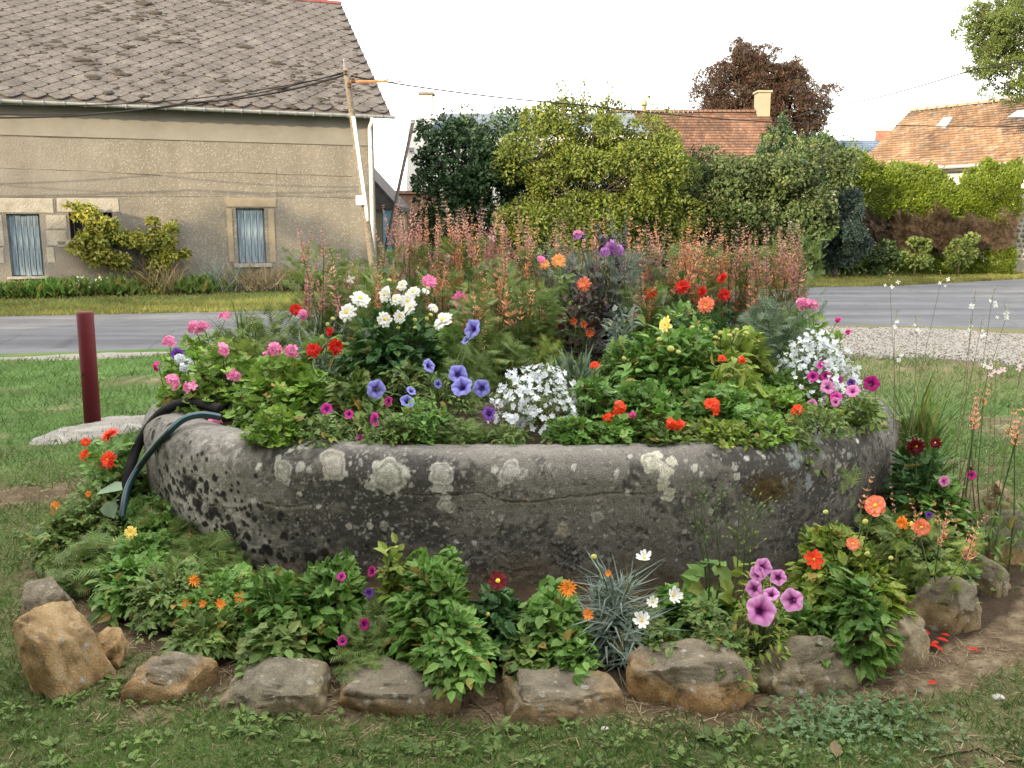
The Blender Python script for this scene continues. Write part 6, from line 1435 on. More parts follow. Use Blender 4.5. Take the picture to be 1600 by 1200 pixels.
# ---- orange hyssop: upright flower spikes
def spike_mesh(mats, n, ln, seed, dens=1.0, fl=.05, thick=.035):
    r = np.random.default_rng(seed); mb = MB(); bx, by = r.normal(0, .05, 2)
    cur = lambda t: np.array([bx * t * t, by * t * t, t])
    mb.tube([cur(t) for t in np.linspace(-.35, 1, 7)], np.linspace(.006, .0025, 7), 4, 2, cap=False)
    V, Fs = T_ovate(.17, .04, -.10); V = V * [1, 1, 1]
    Pp = []; Yy = []; Ss = []; mi = []
    nw = int(n * dens)
    for w in range(nw):
        t = (w + r.uniform(-.2, .2)) / nw; k = int(11 * (1 - .55 * t))
        for j in range(k):
            a = r.uniform(0, 2 * pi); o_ = np.array([cos(a), sin(a), r.uniform(.25, 1.2)]); Pp.append(cur(t) + [.01 * cos(a), .01 * sin(a), 0]); Yy.append(o_); Ss.append((fl * (1.35 - .85 * t)) * r.uniform(.6, 1.3)); mi.append(0 if r.random() < .62 * (1 - .3 * t) else 1)
    Pp, Yy, Ss, mi = map(np.array, (Pp, Yy, Ss, mi))
    for m_ in (0, 1):
        q = mi == m_
        if q.sum():
            W, f = scatter((V, Fs), Pp[q], Yy[q], np.array([[0, 0, 1.0]] * q.sum()) + r.normal(size=(q.sum(), 3)) * .3, Ss[q] * (1 if m_ == 0 else .7)); mb.add(W, f, m_) if False else [mb.add(W, f, m_)]
    return mb.mesh('flower_spike', [mats[0], mats[1], m_stem])
SPK = {'or': [spike_mesh((A_or, A_mv), 17, 1, s, fl=.085) for s in range(4)], 'pk': [spike_mesh((A_pk, A_mv), 17, 1, 10 + s, fl=.078) for s in range(4)], 'gr': [spike_mesh((A_gr, A_mv), 18, 1, 20 + s, fl=.04) for s in range(3)],
       'ff': [spike_mesh((A_or, A_pk), 9, 1, 30 + s, fl=.10, dens=.8) for s in range(3)]}
def spikes(name, label, cat, px, d, hw_, ytop, ybot, n, kind, ln=(.28, .5), fol=260, mat=None, z0=None, fsz=.09, T=None, group=None, jit=26):
    mat = mat or G_mid
    X = at(px, 600, d).x; z0 = (.60 if ell(X, d, -.2) < 1 else .04) if z0 is None else z0
    root = empty(name, (X, d, z0), label, cat, group); B = np.array([X, d, z0]); mb = MB()
    if n > 4: n = int(n * 1.55)
    for k in range(n):
        x = px + rng.uniform(-1, 1) * hw_; dd = d + rng.uniform(-.25, .25); y = ytop + rng.random() ** 1.1 * jit * 2.9; L_ = rng.uniform(*ln) * rng.uniform(.7, 1.12)
        tip = np.array(at(x, y - (8 if n > 4 else 0), dd)); b = tip - [0, 0, L_]; kd = kind if isinstance(kind, str) else kind[int(rng.integers(len(kind)))]
        me = SPK[kd][int(rng.integers(len(SPK[kd])))]
        lean = Matrix.Rotation(rng.normal(0, .14), 4, 'X') @ Matrix.Rotation(rng.normal(0, .17), 4, 'Y')
        ob = bpy.data.objects.new('flower_spike', me); C.objects.link(ob); ob.parent = root; ob.matrix_local = Matrix.Translation(Vector(b - B)) @ lean @ Matrix.Rotation(rng.uniform(0, 6), 4, 'Z') @ Matrix.Diagonal((L_ * 1.0, L_ * 1.0, L_, 1))
        s0 = np.array([rng.normal(0, .06), rng.normal(0, .05), 0]); e = b - B; m_ = (s0 + e) / 2 + rng.normal(0, .015, 3); mb.tube([s0, m_, e + [0, 0, .02]], [.0045, .0035, .0028], 4, cap=False)
        # side shoots with small leaves
    H = max(.15, (at(px, ybot, d).z - z0)); rx = hw_ / F * d
    if fol:
        a = rng.uniform(0, 2 * pi, fol); rr = rng.random(fol) ** .5; zz = rng.random(fol) ** .8 * H * 1.25
        P_ = np.stack([np.cos(a) * rr * rx * 1.15, np.sin(a) * rr * .22, zz], 1); Y = unit(np.stack([np.cos(a), np.sin(a), rng.uniform(.1, 1.4, fol)], 1) + rng.normal(size=(fol, 3)) * .4)
        V, f = scatter(T or FEA, P_, Y, rdir(fol, 1.2), fsz * rng.uniform(.5, 1.2, fol)); tag(link(bpy.data.objects.new('foliage', mesh_np('foliage', V, f, mat or G_olive)), root), kind='stuff')
    tag(mb.build('stems', m_stem, root), kind='stuff'); return root
HY = 'hyssop_clump'; HG = 'orange hyssop clumps at the back of the trough'
for (px, d, hw_, yt, yb, n, kd, lab) in [
    (500, 5.75, 34, 342, 430, 9, 'pk', 'dusky pink hyssop spikes against the foot of the house wall'),
    (560, 6.0, 28, 375, 440, 6, 'pk', 'short pink hyssop spikes just left of the pole foot'),
    (632, 5.9, 22, 308, 430, 9, 'pk', 'tall dusky pink hyssop beside the blue door'),
    (672, 6.0, 20, 318, 430, 9, ('pk', 'or'), 'pink orange hyssop in front of the dark tree edge'),
    (722, 5.85, 22, 308, 420, 10, ('pk', 'or'), 'tall orange pink hyssop below the dark holly tree'),
    (762, 6.0, 18, 306, 420, 9, 'pk', 'tallest reddish hyssop group left of the centre'),
    (806, 5.9, 22, 318, 430, 10, ('pk', 'or'), 'rosy hyssop left of the purple shrub'),
    (850, 6.2, 20, 345, 430, 6, 'pk', 'thin hyssop spikes behind the peach flowers'),
    (892, 6.3, 22, 345, 430, 8, 'pk', 'dusty hyssop spikes behind the purple shrub on its left'), (955, 6.35, 26, 340, 430, 8, ('pk', 'or'), 'dusty hyssop spikes behind the purple shrub on its right'),
    (1032, 5.9, 24, 335, 430, 10, ('pk', 'or'), 'orange hyssop right of the purple shrub'),
    (1080, 5.75, 24, 336, 430, 11, 'or', 'bright orange hyssop above the red dahlias'),
    (1128, 5.9, 24, 352, 430, 11, 'or', 'broad orange hyssop right of the red dahlias'),
    (1175, 5.8, 22, 352, 430, 10, ('pk', 'or'), 'orange hyssop spikes towards the right'),
    (1215, 5.9, 20, 350, 430, 9, ('pk', 'or'), 'pink orange hyssop near the right end'),
    (1250, 5.8, 14, 332, 430, 6, 'pk', 'last dark pink hyssop at the right end of the row')]:
    spikes(HY, lab, 'flowering plant', px, d, hw_, yt, yb, n, kd, group=HG)
for (px, d, hw_, yt, n, lab, ln) in [(742, 5.0, 18, 440, 9, 'near orange hyssop between pink zinnia and blue petunia', (.22, .34)), (780, 5.35, 26, 395, 12, 'orange hyssop haze in the middle of the bed', (.25, .4)), (835, 5.3, 24, 425, 9, 'low orange hyssop left of the maroon plant', (.2, .3)), (600, 5.5, 26, 400, 8, 'faint orange hyssop behind the white dahlias', (.2, .3)), (1000, 5.5, 26, 420, 8, 'low orange hyssop in front of the grey spikes', (.2, .3)), (690, 5.6, 22, 400, 8, 'orange hyssop just behind the pink zinnia', (.22, .34))]:
    spikes(HY, lab, 'flowering plant', px, d, hw_, yt, yt + 60, n, 'ff' if px in (742, 780, 835) else 'or', ln=ln, group=HG, mat=G_olive, T=FEA)
for (px, d, hw_, yt, n, lab) in [(972, 5.7, 12, 316, 6, 'tall thin silver grey spikes in front of the purple shrub'), (1000, 5.9, 24, 345, 7, 'grey lavender spikes right of the tall silver one'), (910, 5.9, 30, 345, 8, 'greyish spikes left over the purple shrub'), (870, 6.1, 24, 340, 5, 'thin mauve grey spikes behind the peach flowers')]:
    spikes('grey_sage', lab, 'flowering plant', px, d, hw_, yt, 440, n, 'gr', mat=G_grey, ln=(.3, .5))

# ---- in the border round the trough
def bplant(*a, **k): k.setdefault('z0', .04); return plant(*a, **k)
bplant('red_dahlia', 'dahlia with four orange red flowers left of the trough by the hoses', 'flowering plant', 165, 4.40, 690, 52, .26, CMT, .10, 420, G_nettle, flowers=[('scarlet_dahlia', 172, 679, .054), ('scarlet_dahlia', 170, 718, .048), ('scarlet_dahlia', 134, 691, .03), ('scarlet_dahlia', 135, 712, .036)])
for (px, d, yt, hw_, n, mt, tt_, lf, lab, fl) in [
    (135, 4.15, 762, 62, 900, G_olive, CUT, .055, 'tangled weedy plants at the left with a small orange flower', [('gazania_orange', 87, 791, .026), ('gazania_orange', 137, 771, .018)]),
    (235, 4.2, 770, 62, 950, G_nettle, CUT, .055, 'weedy green tangle at the left foot of the trough', [('salmon_dahlia', 256, 738, .02), ('salmon_dahlia', 257, 760, .012)]),
    (120, 3.7, 850, 66, 520, G_olive, FEA, .10, 'straggly growth over the left stones', []),
    (205, 3.75, 838, 66, 1000, G_nettle, CUT, .055, 'weedy plants carrying one yellow flower at the left', [('yellowd_dahlia', 204, 832, .034, 3.45)]),
    (300, 3.75, 840, 66, 620, G_olive, FEA, .10, 'feathery weeds against the spotted left flank of the trough', []),
    (245, 3.35, 895, 72, 1000, G_olive, CUT, .055, 'low tangle above the squarish stone', [('gazania_orange', 292, 943, .02)]),
    (330, 3.30, 905, 70, 1000, G_nettle, CUT, .055, 'low green plants with orange gazania heads at the left front', [('gazania_orange', 302, 907, .026), ('gazania_orange', 374, 931, .026), ('gazania_orange', 344, 944, .022), ('gazania_orange', 318, 943, .018)])]:
    bplant('border_weeds', lab, 'plant', px, d, yt, hw_, .26, tt_, lf, n, mt, flowers=fl)
for (px, d, yt, hw_, n, mt, tt_, lf, lab) in [
    (75, 3.95, 800, 40, 360, G_mid, CUT, .07, 'outermost weedy fringe at the left end of the border'), (180, 3.45, 880, 56, 520, G_nettle, CUT, .08, 'green fringe right behind the big tan stone'),
    (290, 4.05, 800, 40, 420, G_mid, FEA, .09, 'fine weeds under the hoses close to the trough'), (390, 3.45, 905, 50, 480, G_mid, FEA, .08, 'fine weeds at the foot of the lichened left flank'),
    (200, 4.6, 730, 40, 420, G_mid, CUT, .07, 'leafy weeds behind the hoses'), (300, 3.05, 960, 60, 420, G_mid, CUT, .07, 'low leaves touching the squarish front stone'), (420, 2.95, 965, 70, 460, G_olive, OVL, .05, 'low leaves along the top of the long rounded stone'),
    (560, 2.9, 985, 50, 380, G_olive, FEA, .07, 'wispy green tuft between two front stones'), (820, 2.95, 985, 40, 300, G_mid, OVL, .05, 'low leaves behind the wide spotted stone'), (900, 2.92, 985, 46, 320, G_nettle, OVL, .05, 'round green leaves left of the silver gazania roots'),
    (1040, 2.95, 975, 50, 320, G_olive, CUT, .055, 'small yellowing weeds above the tall grey stone'), (1150, 2.85, 985, 44, 260, G_mid, CUT, .05, 'low weeds under the striped petunias'), (1290, 3.0, 950, 50, 320, G_nettle, TOO, .06, 'lower leaves left under the salmon dahlia'),
    (1500, 3.6, 830, 40, 320, G_olive, CUT, .06, 'small weeds between the last stones on the right')]:
    bplant('border_weeds', lab, 'plant', px, d, yt, hw_, .22, tt_, lf, n, mt)
spikes('red_catchfly', 'thin reddish seed spikes leaning on the left flank of the trough', 'plant', 262, 4.0, 40, 800, 900, 7, 'pk', ln=(.10, .2), z0=.04, fol=60)
bplant('nettle_patch', 'bright green nettle like leaves with magenta dots left of centre', 'plant', 415, 3.14, 900, 62, .24, TOO, .062, 520, G_nettle)
bplant('nettle_patch', 'denser nettle like leaves with small magenta flowers nearer the centre', 'plant', 500, 3.16, 880, 70, .25, TOO, .062, 650, G_nettle, flowers=[('magenta_petunia', 533, 901, .020), ('deep_petunia', 580, 893, .022), ('violet', 577, 926, .020), ('magenta_petunia', 535, 1001, .020), ('magenta_petunia', 573, 976, .022)])
bplant('catmint', 'thin stemmed plant with dark violet flowers left of the central dahlia', 'flowering plant', 590, 3.08, 935, 42, .2, FEA, .06, 420, G_olive, flowers=[('violet', 623, 953, .020), ('deep_petunia', 570, 975, .022)])
bplant('dahlia_seedling', 'upright light green leafy shoot before the trough left of centre', 'plant', 607, 3.2, 845, 26, .14, CMT, .10, 110, G_yel)
bplant('central_dahlia', 'large lush bright green dahlia bush spilling over the front stones', 'plant', 668, 3.02, 872, 66, .28, TOO, .062, 1300, G_nettle)
bplant('central_dahlia', 'lower lime green part of the dahlia hanging between two front stones', 'plant', 710, 2.78, 955, 56, .20, CMT, .075, 520, G_nettle, z0=.08)
bplant('dark_dahlia', 'dahlia with one dark crimson yellow eyed flower in front of the trough', 'flowering plant', 778, 3.1, 925, 44, .20, TOO, .06, 420, G_dark, flowers=[('single_dark', 778, 908, .040, 3.02), ('bud', 762, 960, .010), ('bud', 842, 940, .012)])
bplant('mint_patch', 'rounded green leafy patch left of the silver gazania', 'plant', 868, 3.05, 928, 66, .24, OVL, .052, 700, G_nettle, flowers=[('gazania_orange', 889, 918, .036, 2.98)])
bplant('silver_gazania', 'silver blue strap leaved gazania with white flowers', 'flowering plant', 968, 3.08, 905, 52,   .22, STRAP, .19, 620, G_grey, drop=-.6, wild=.6,
       flowers=[('gazania_white', 1007, 873, .034, 3.0), ('gazania_white', 1051, 931, .032, 2.95), ('gazania_white', 1020, 941, .022, 2.9), ('gazania_white', 1003, 970, .030, 2.82), ('gazania_orange', 917, 960, .026, 2.9), ('bud', 928, 870, .011, 3.0), ('gazania_orange', 952, 897, .016, 3.05)], nst=4, up=.9)
bplant('leafy_weed', 'green leafy weeds right of the silver gazania', 'plant', 1085, 3.12, 925, 58, .24, OVL, .085, 300, G_nettle)
bplant('leafy_weed', 'small round leaved green weeds under the tall weed stalks', 'plant', 1120, 2.98, 945, 52, .2, CUT, .06, 360, G_olive)
def tall_weed(label, pts, d, px, mat):
    X = at(px, 900, d).x; root = empty('tall_weed', (X, d, .04), label, 'plant'); B = Vector((X, d, .04)); mb = MB(); P_ = []; Y_ = []; sz = []
    for (x, y, x0) in pts:
        e = at(x, y, d) - B; b = at(x0, 940, d + .02) - B; b.z = 0
        Q = [b.lerp(e, t) + Vector((.02 * sin(5 * t), 0, 0)) for t in np.linspace(0, 1, 8)]; mb.tube(Q, np.linspace(.0045, .0015, 8), 5)
        for t in (.08, .16, .26, .36, .46): 
            P_.append(b.lerp(e, t)); a = rng.uniform(0, 6.28); Y_.append((cos(a), sin(a) * .6 - .3, .3)); sz.append(.13 * (1 - t))
        for j in range(16):
            t = rng.uniform(.55, 1); p = b.lerp(e, t); a = rng.uniform(-1, 1); q = p + Vector((a * .05, rng.uniform(-.03, .03), .03 + .02 * rng.random())); mb.tube([p, q], [.0012, .0008], 3)
            P_.append(q); Y_.append((a, 0, .8)); sz.append(.012)
    V, f = scatter(OVL, np.array([list(p) for p in P_]), np.array(Y_), rdir(len(P_), 1.5), np.array(sz)); link(bpy.data.objects.new('leaves', mesh_np('leaves', V, f, mat)), root); mb.build('stalks', m_stem, root)
tall_weed('tall green weed with two thin branching stalks before the trough', [(1105, 775, 1100), (1092, 772, 1098), (1128, 770, 1112)], 3.2, 1105, G_nettle)
tall_weed('tall yellow green weed stalk rising beside the striped petunias', [(1195, 795, 1140), (1168, 775, 1130), (1182, 790, 1135)], 3.15, 1140, G_yel)
bplant('striped_petunia', 'petunia with pink violet striped trumpets by the front right stones', 'flowering plant', 1205, 2.98, 890, 50, .20, LAN, .042, 420, G_yel,
       flowers=[('striped_petunia', 1190, 954, .050, 2.74), ('striped_petunia', 1237, 938, .046, 2.78), ('striped_petunia', 1193, 887, .036, 2.9), ('striped_petunia', 1216, 902, .032, 2.88), ('striped_petunia', 1178, 920, .034, 2.86), ('striped_petunia', 1205, 927, .030, 2.84), ('striped_petunia', 1183, 897, .030, 2.9)], up=.25)
bplant('orange_dahlia', 'bushy lime leaved dahlia with salmon and orange flowers on the right', 'flowering plant', 1340, 3.25, 840, 90, .30, TOO, .062, 1900, G_yel,
       flowers=[('single_salmon', 1368, 790, .050, 3.15), ('single_orange', 1273, 874, .042, 3.0), ('single_salmon', 1333, 850, .030, 2.98), ('single_salmon', 1440, 824, .032, 3.05), ('orange_dahlia', 1410, 817, .026, 3.1), ('yellowd_dahlia', 1425, 821, .020, 3.08), ('bud', 1290, 800, .012, 3.1), ('bud', 1352, 815, .012, 3.1), ('bud', 1355, 865, .010, 2.98), ('bud', 1392, 872, .010, 2.98)])
bplant('orange_dahlia', 'lower leaves of the lime dahlia just above the earthy stone', 'plant', 1365, 2.98, 905, 62, .2, TOO, .055, 700, G_nettle)
spikes('hyssop_clump', 'single tall orange hyssop stem above the salmon dahlia', 'flowering plant', 1351, 3.4, 3, 724, 800, 1, 'ff', ln=(.22, .24), z0=.04, fol=30, jit=1)
spikes('hyssop_clump', 'thin orange hyssop stem between dahlia and trough edge', 'flowering plant', 1404, 3.5, 4, 752, 820, 1, 'ff', ln=(.2, .22), z0=.04, fol=30, jit=1)
spikes('hyssop_clump', 'loose orange hyssop stems leaning over the right stones', 'flowering plant', 1480, 3.4, 50, 772, 860, 7, 'ff', ln=(.14, .22), z0=.04, fol=160, mat=G_yel, fsz=.06, jit=14)
bplant('dark_dahlia', 'dark leaved dahlia with two deep crimson flowers right of the trough', 'flowering plant', 1450, 4.0, 705, 52, .28, TOO, .06, 900, G_dark, flowers=[('dark_dahlia', 1431, 697, .045, 3.85), ('dark_dahlia', 1462, 692, .032, 3.9), ('dark_dahlia', 1516, 735, .022, 3.9)])
bplant('border_petunia', 'green border plants right of the trough with a faded pink trumpet', 'flowering plant', 1490, 3.85, 755, 58, .28, OVL, .07, 620, G_nettle, flowers=[('pale_magenta_petunia', 1476, 752, .030), ('deep_petunia', 1518, 742, .022)])
bplant('border_petunia', 'low leafy plants between the lime dahlia and the dark dahlia', 'plant', 1440, 3.6, 805, 62, .26, CUT, .08, 560, G_mid, flowers=[('violet', 1452, 805, .018)])
bplant('grass_tuft', 'tall fine green grass tuft right of the trough corner', 'grass', 1440, 4.6, 610, 52, .26, HAIR, .42, 900, G_mid, drop=-2.2, shape=.55, wild=.35, vol=.9)
bplant('wispy_weed', 'wispy pale flowered weed standing at the right corner of the trough', 'plant', 1405, 4.5, 640, 24, .2, FEA, .09, 220, G_olive)
# gaura: airy stems with white flowers at the far right
def gaura(label, d, px0, pts, kind='gaura', sz=.013):
    X = at(px0, 700, d).x; B = Vector((X, d, .02)); root = empty('gaura', B, label, 'flowering plant'); mb = MB()
    for (x, y) in pts:
        p = at(x, y, d + rng.uniform(-.15, .15)); e = p - B
        b = Vector((rng.normal(0, .04), rng.normal(0, .04), 0)); m_ = b.lerp(e, .6) + Vector((0, 0, .06)); mb.tube([b, m_, e, e + Vector((rng.normal(0, .01), 0, .05))], [.0020, .0015, .001, .0006], 4)
        for j in range(3): put_flower(root, kind, p + Vector((rng.normal(0, .012), rng.normal(0, .01), rng.uniform(-.03, .015))), sz * rng.uniform(.7, 1.15), up=.2)
        for j in range(5):
            q = e + Vector((rng.normal(0, .006), 0, .01 + j * .011)); put_flower(root, 'bud', B + q, .0035)
    mb.build('stems', m_stemr, root)
    n = 140; P_ = np.stack([rng.normal(0, .12, n), rng.normal(0, .1, n), rng.random(n) * .3], 1); V, f = scatter(LAN, P_, rdir(n, .8), rdir(n, 1), .06 * rng.uniform(.6, 1.2, n)); tag(link(bpy.data.objects.new('foliage', mesh_np('foliage', V, f, G_olive)), root), kind='stuff')
    return root
gaura('airy white gaura with flowers against the road at the right', 3.9, 1500, [(1522, 472), (1550, 468), (1573, 492), (1517, 514), (1532, 517), (1545, 572)])
gaura('thin gaura with small white flowers nearer the trough', 4.3, 1400, [(1390, 440), (1470, 441), (1398, 503), (1433, 509), (1405, 560)], sz=.012)
gaura('pinkish gaura wand at the right edge of the photo', 3.7, 1580, [(1550, 578), (1556, 572), (1597, 570)], 'pink_gaura', .014)
spikes('hyssop_clump', 'blurry orange pink hyssop spikes on the lawn side at the far right', 'flowering plant', 1530, 3.9, 26, 575, 700, 4, 'ff', ln=(.2, .28), z0=.02, fol=60, fsz=.05, jit=8)
spikes('hyssop_clump', 'orange hyssop spikes cut by the right edge of the photo', 'flowering plant', 1590, 3.8, 14, 612, 720, 3, 'ff', ln=(.2, .26), z0=.02, fol=40, fsz=.05, jit=8)
# weed trailing over the rim at the right
def trailer(label, pts, n, mat, T, leaf, name='trailing_weed'):
    P3 = [at(*p) for p in pts]; B = P3[0].copy(); root = empty(name, B, label, 'plant'); mb = MB(); Ps = []
    for s_ in range(7):
        o_ = [Vector((rng.normal(0, .05), rng.normal(0, .015), rng.normal(0, .015))) for _ in P3]; Q = [p - B + o for p, o in zip(P3, o_)]; mb.tube(Q, .0018, 4)
        for k in range(n // 7):
            t = rng.random() * (len(Q) - 1); i = int(t); Ps.append(Q[i].lerp(Q[i + 1], t - i))
    Ps = np.array([list(p) for p in Ps]); k = len(Ps)
    V, f = scatter(T, Ps, unit(rng.normal(size=(k, 3)) + [0, -.6, -.2]), unit(rng.normal(size=(k, 3)) * .5 + [0, -.8, .8]), leaf * rng.uniform(.6, 1.3, k)); tag(link(bpy.data.objects.new('foliage', mesh_np('foliage', V, f, mat)), root), kind='stuff'); mb.build('stems', m_stem, root)
trailer('green weed trailing down the outside of the trough at the right', [(1235, 655, 4.02), (1240, 680, 3.88), (1245, 710, 3.84), (1255, 735, 3.84)], 190, G_mid, CUT, .04)
trailer('yellow green shoots hanging over the rim right of centre', [(1080, 660, 3.92), (1110, 682, 3.78), (1160, 692, 3.78), (1190, 705, 3.80)], 120, G_yel, LAN, .045)
trailer('yellow green shoots draping over the rim under the magenta petunias', [(1290, 640, 4.22), (1320, 655, 4.12), (1345, 662, 4.15)], 120, G_yel, LAN, .04)
trailer('small green sprig creeping over the rim at the centre left', [(560, 665, 3.92), (575, 690, 3.78), (582, 702, 3.76)], 60, G_olive, LAN, .035)
# broad leaf by the hoses
bl = MB(); V, f = T_ovate(.36, .03, .1); b0 = at(158, 765, 4.05); e0_ = at(207, 758, 3.9)
Vv, ff = scatter((V, f), np.array([[0, 0, 0], [.02, 0, -.06]]), np.array([list(e0_ - b0), [.3, -.4, -.2]]), np.array([[0, -.4, 1], [0, -.6, .8]]), np.array([.17, .12])); bl.add(Vv, ff); bl.tube([(0, 0, 0), (.03, .05, -b0.z * .5), (.03, .06, -b0.z + .03)], .003, 5)
tag(bl.build('broad_leaf_plant', [G_blue], None, loc=b0), 'single broad blue green leaf in front of the hoses', 'plant')

# ================================================================== GRASS AND LITTLE THINGS ON THE GROUND
m_grass = M_leaf('grass_blades', [(.075, .15, .032), (.10, .185, .042), (.06, .125, .028), (.14, .19, .055)], .3, .55, .25, 1.5)
m_dry = M_leaf('dry_grass', [(.22, .17, .09), (.32, .26, .15), (.16, .12, .07), (.38, .33, .22)], .15, .8, .1, 2)
m_gold = M_leaf('evening_grass', [(.13, .15, .035), (.19, .19, .05), (.09, .12, .03), (.26, .22, .09)], .3, .6, .2, 1)
def gz(P): return ground_h(np.concatenate([P, np.zeros((len(P), 1))], 1))
def sample(n, r0, r1, amax, r):
    """points round the camera's spot, thinning with distance"""
    d = r0 * (r1 / r0) ** r.random(n); a = r.uniform(-amax, amax, n); return np.stack([d * np.sin(a), d * np.cos(a)], 1), d
r = np.random.default_rng(99)
def blades(name, label, cat, XY, ln, wd, mat, lean=.6, lift=.0, flat=False):
    n = len(XY); z = gz(XY) + lift; P = np.concatenate([XY, z[:, None]], 1)
    Y = r.normal(size=(n, 3)) * [lean, lean, .15] + [0, 0, 0.05 if flat else 1]; Z = r.normal(size=(n, 3)) * [1, 1, .2] + ([0, 0, 1.5] if flat else [0, 0, 0])
    V, f = scatter(T_blade(wd, .3), P, Y, Z, ln * r.uniform(.5, 1.4, n))
    return tag(link(bpy.data.objects.new(name, mesh_np(name, V, f, mat))), label, cat, kind='stuff')
XY, d = sample(300000, 1.2, 11.5, .85, r)
P3 = np.concatenate([XY, np.zeros((len(XY), 1))], 1); bb = bare(P3)
yn = np.interp(XY[:, 0], *np.array(gnear).T)
pt_ = fbm(P3, 3.5, 3, 70)
keep = (r.random(len(XY)) > bb * 1.02 - .02 + .35 * sstep(0.0, -.5, pt_)) & (XY[:, 1] < yn + .05 + .45 * r.random(len(XY)) ** 3 * (XY[:, 0] > 1)) & (ring(XY[:, 0], XY[:, 1]) > .99)
XY = XY[keep]; d = d[keep]
blades('lawn_grass', 'short green lawn grass round the flower bed', 'grass', XY, .022 + .0035 * d, .055, m_grass, lean=.75)
XY, d = sample(100000, 1.4, 8.0, .85, r); P3 = np.concatenate([XY, np.zeros((len(XY), 1))], 1); n2_ = fbm(P3, 4, 3, 61)
keep = (ring(XY[:, 0], XY[:, 1]) > .97) & (r.random(len(XY)) < .25 + .6 * bare(P3) + .3 * n2_)
blades('dry_straw', 'dry straw and mown grass lying on the bare earth', 'straw', XY[keep], .045, .03, m_dry, lean=1, lift=.006, flat=True)
# broad leaved weeds in the lawn: clover and dandelion like rosettes
XY, d = sample(2600, 1.95, 6.0, .8, r); P3 = np.concatenate([XY, np.zeros((len(XY), 1))], 1); nn_ = fbm(P3, 1.4, 3, 88)
keep = (ring(XY[:, 0], XY[:, 1]) > 1.06) & (r.random(len(XY)) < .35 + 1.1 * nn_); XY = XY[keep]
Ps = []; Ys = []; Zs = []; Ss = []
for x, y in XY:
    k = int(r.integers(5, 12)); s_ = r.uniform(.016, .038)
    for j in range(k):
        a = r.uniform(0, 6.28); Ps.append((x + .012 * cos(a), y + .012 * sin(a), .012)); Ys.append((cos(a), sin(a), r.uniform(.1, .7))); Zs.append((0, 0, 1)); Ss.append(s_ * r.uniform(.6, 1.2))
Ps = np.array(Ps); Ps[:, 2] += gz(Ps[:, :2])
V, f = scatter(T_ovate(.26, .05, .2), Ps, np.array(Ys), np.array(Zs) + r.normal(size=Ps.shape) * .2, np.array(Ss))
tag(link(bpy.data.objects.new('lawn_weeds', mesh_np('lawn_weeds', V, f, lm('weed_leaf', (.085, .15, .035), (.12, .19, .045), (.15, .21, .06))))), 'low broad leaved weeds growing through the lawn', 'weeds', kind='stuff')
cx, cy = onz(1330, 1130, 0).x, onz(1330, 1130, 0).y
n = 520; Ps = np.stack([r.normal(cx, .15, n), r.normal(cy, .10, n), r.uniform(.005, .028, n)], 1)
V, f = scatter(CUT, Ps, rdir(n, .1, r) * [1, 1, .4], rdir(n, 2.5, r), .030 * r.uniform(.6, 1.3, n))
tag(link(bpy.data.objects.new('clover_patch', mesh_np('clover_patch', V, f, lm('patch_leaf', (.08, .15, .06), (.11, .19, .08), (.14, .22, .10))))), 'dense patch of blue green low weeds in the right foreground', 'weeds', kind='stuff')
# verges beyond the road
def verge(name, label, xa, xb, ya, yb, n, mat, ln):
    X = r.uniform(xa, xb, n); e = np.interp(X, *np.array(far).T); Y = e - .08 + (r.random(n) ** 1.2) * r.uniform(ya, yb, n); XY = np.stack([X, Y], 1)
    fr = (XY - [HO.x, HO.y]) @ np.array([HN.x, HN.y]); ok = (fr > .05) | (X > -2.8); return blades(name, label, 'grass', XY[ok], ln, .07, mat, lean=.6)
verge('verge_grass', 'sunlit grass verge between the road and the long house', -16, 1.5, 1.5, 6.0, 52000, m_gold, .075)
verge('verge_grass', 'bright grass verge under the hedge across the road', 1.5, 20, 1.5, 5.0, 60000, m_gold, .085)
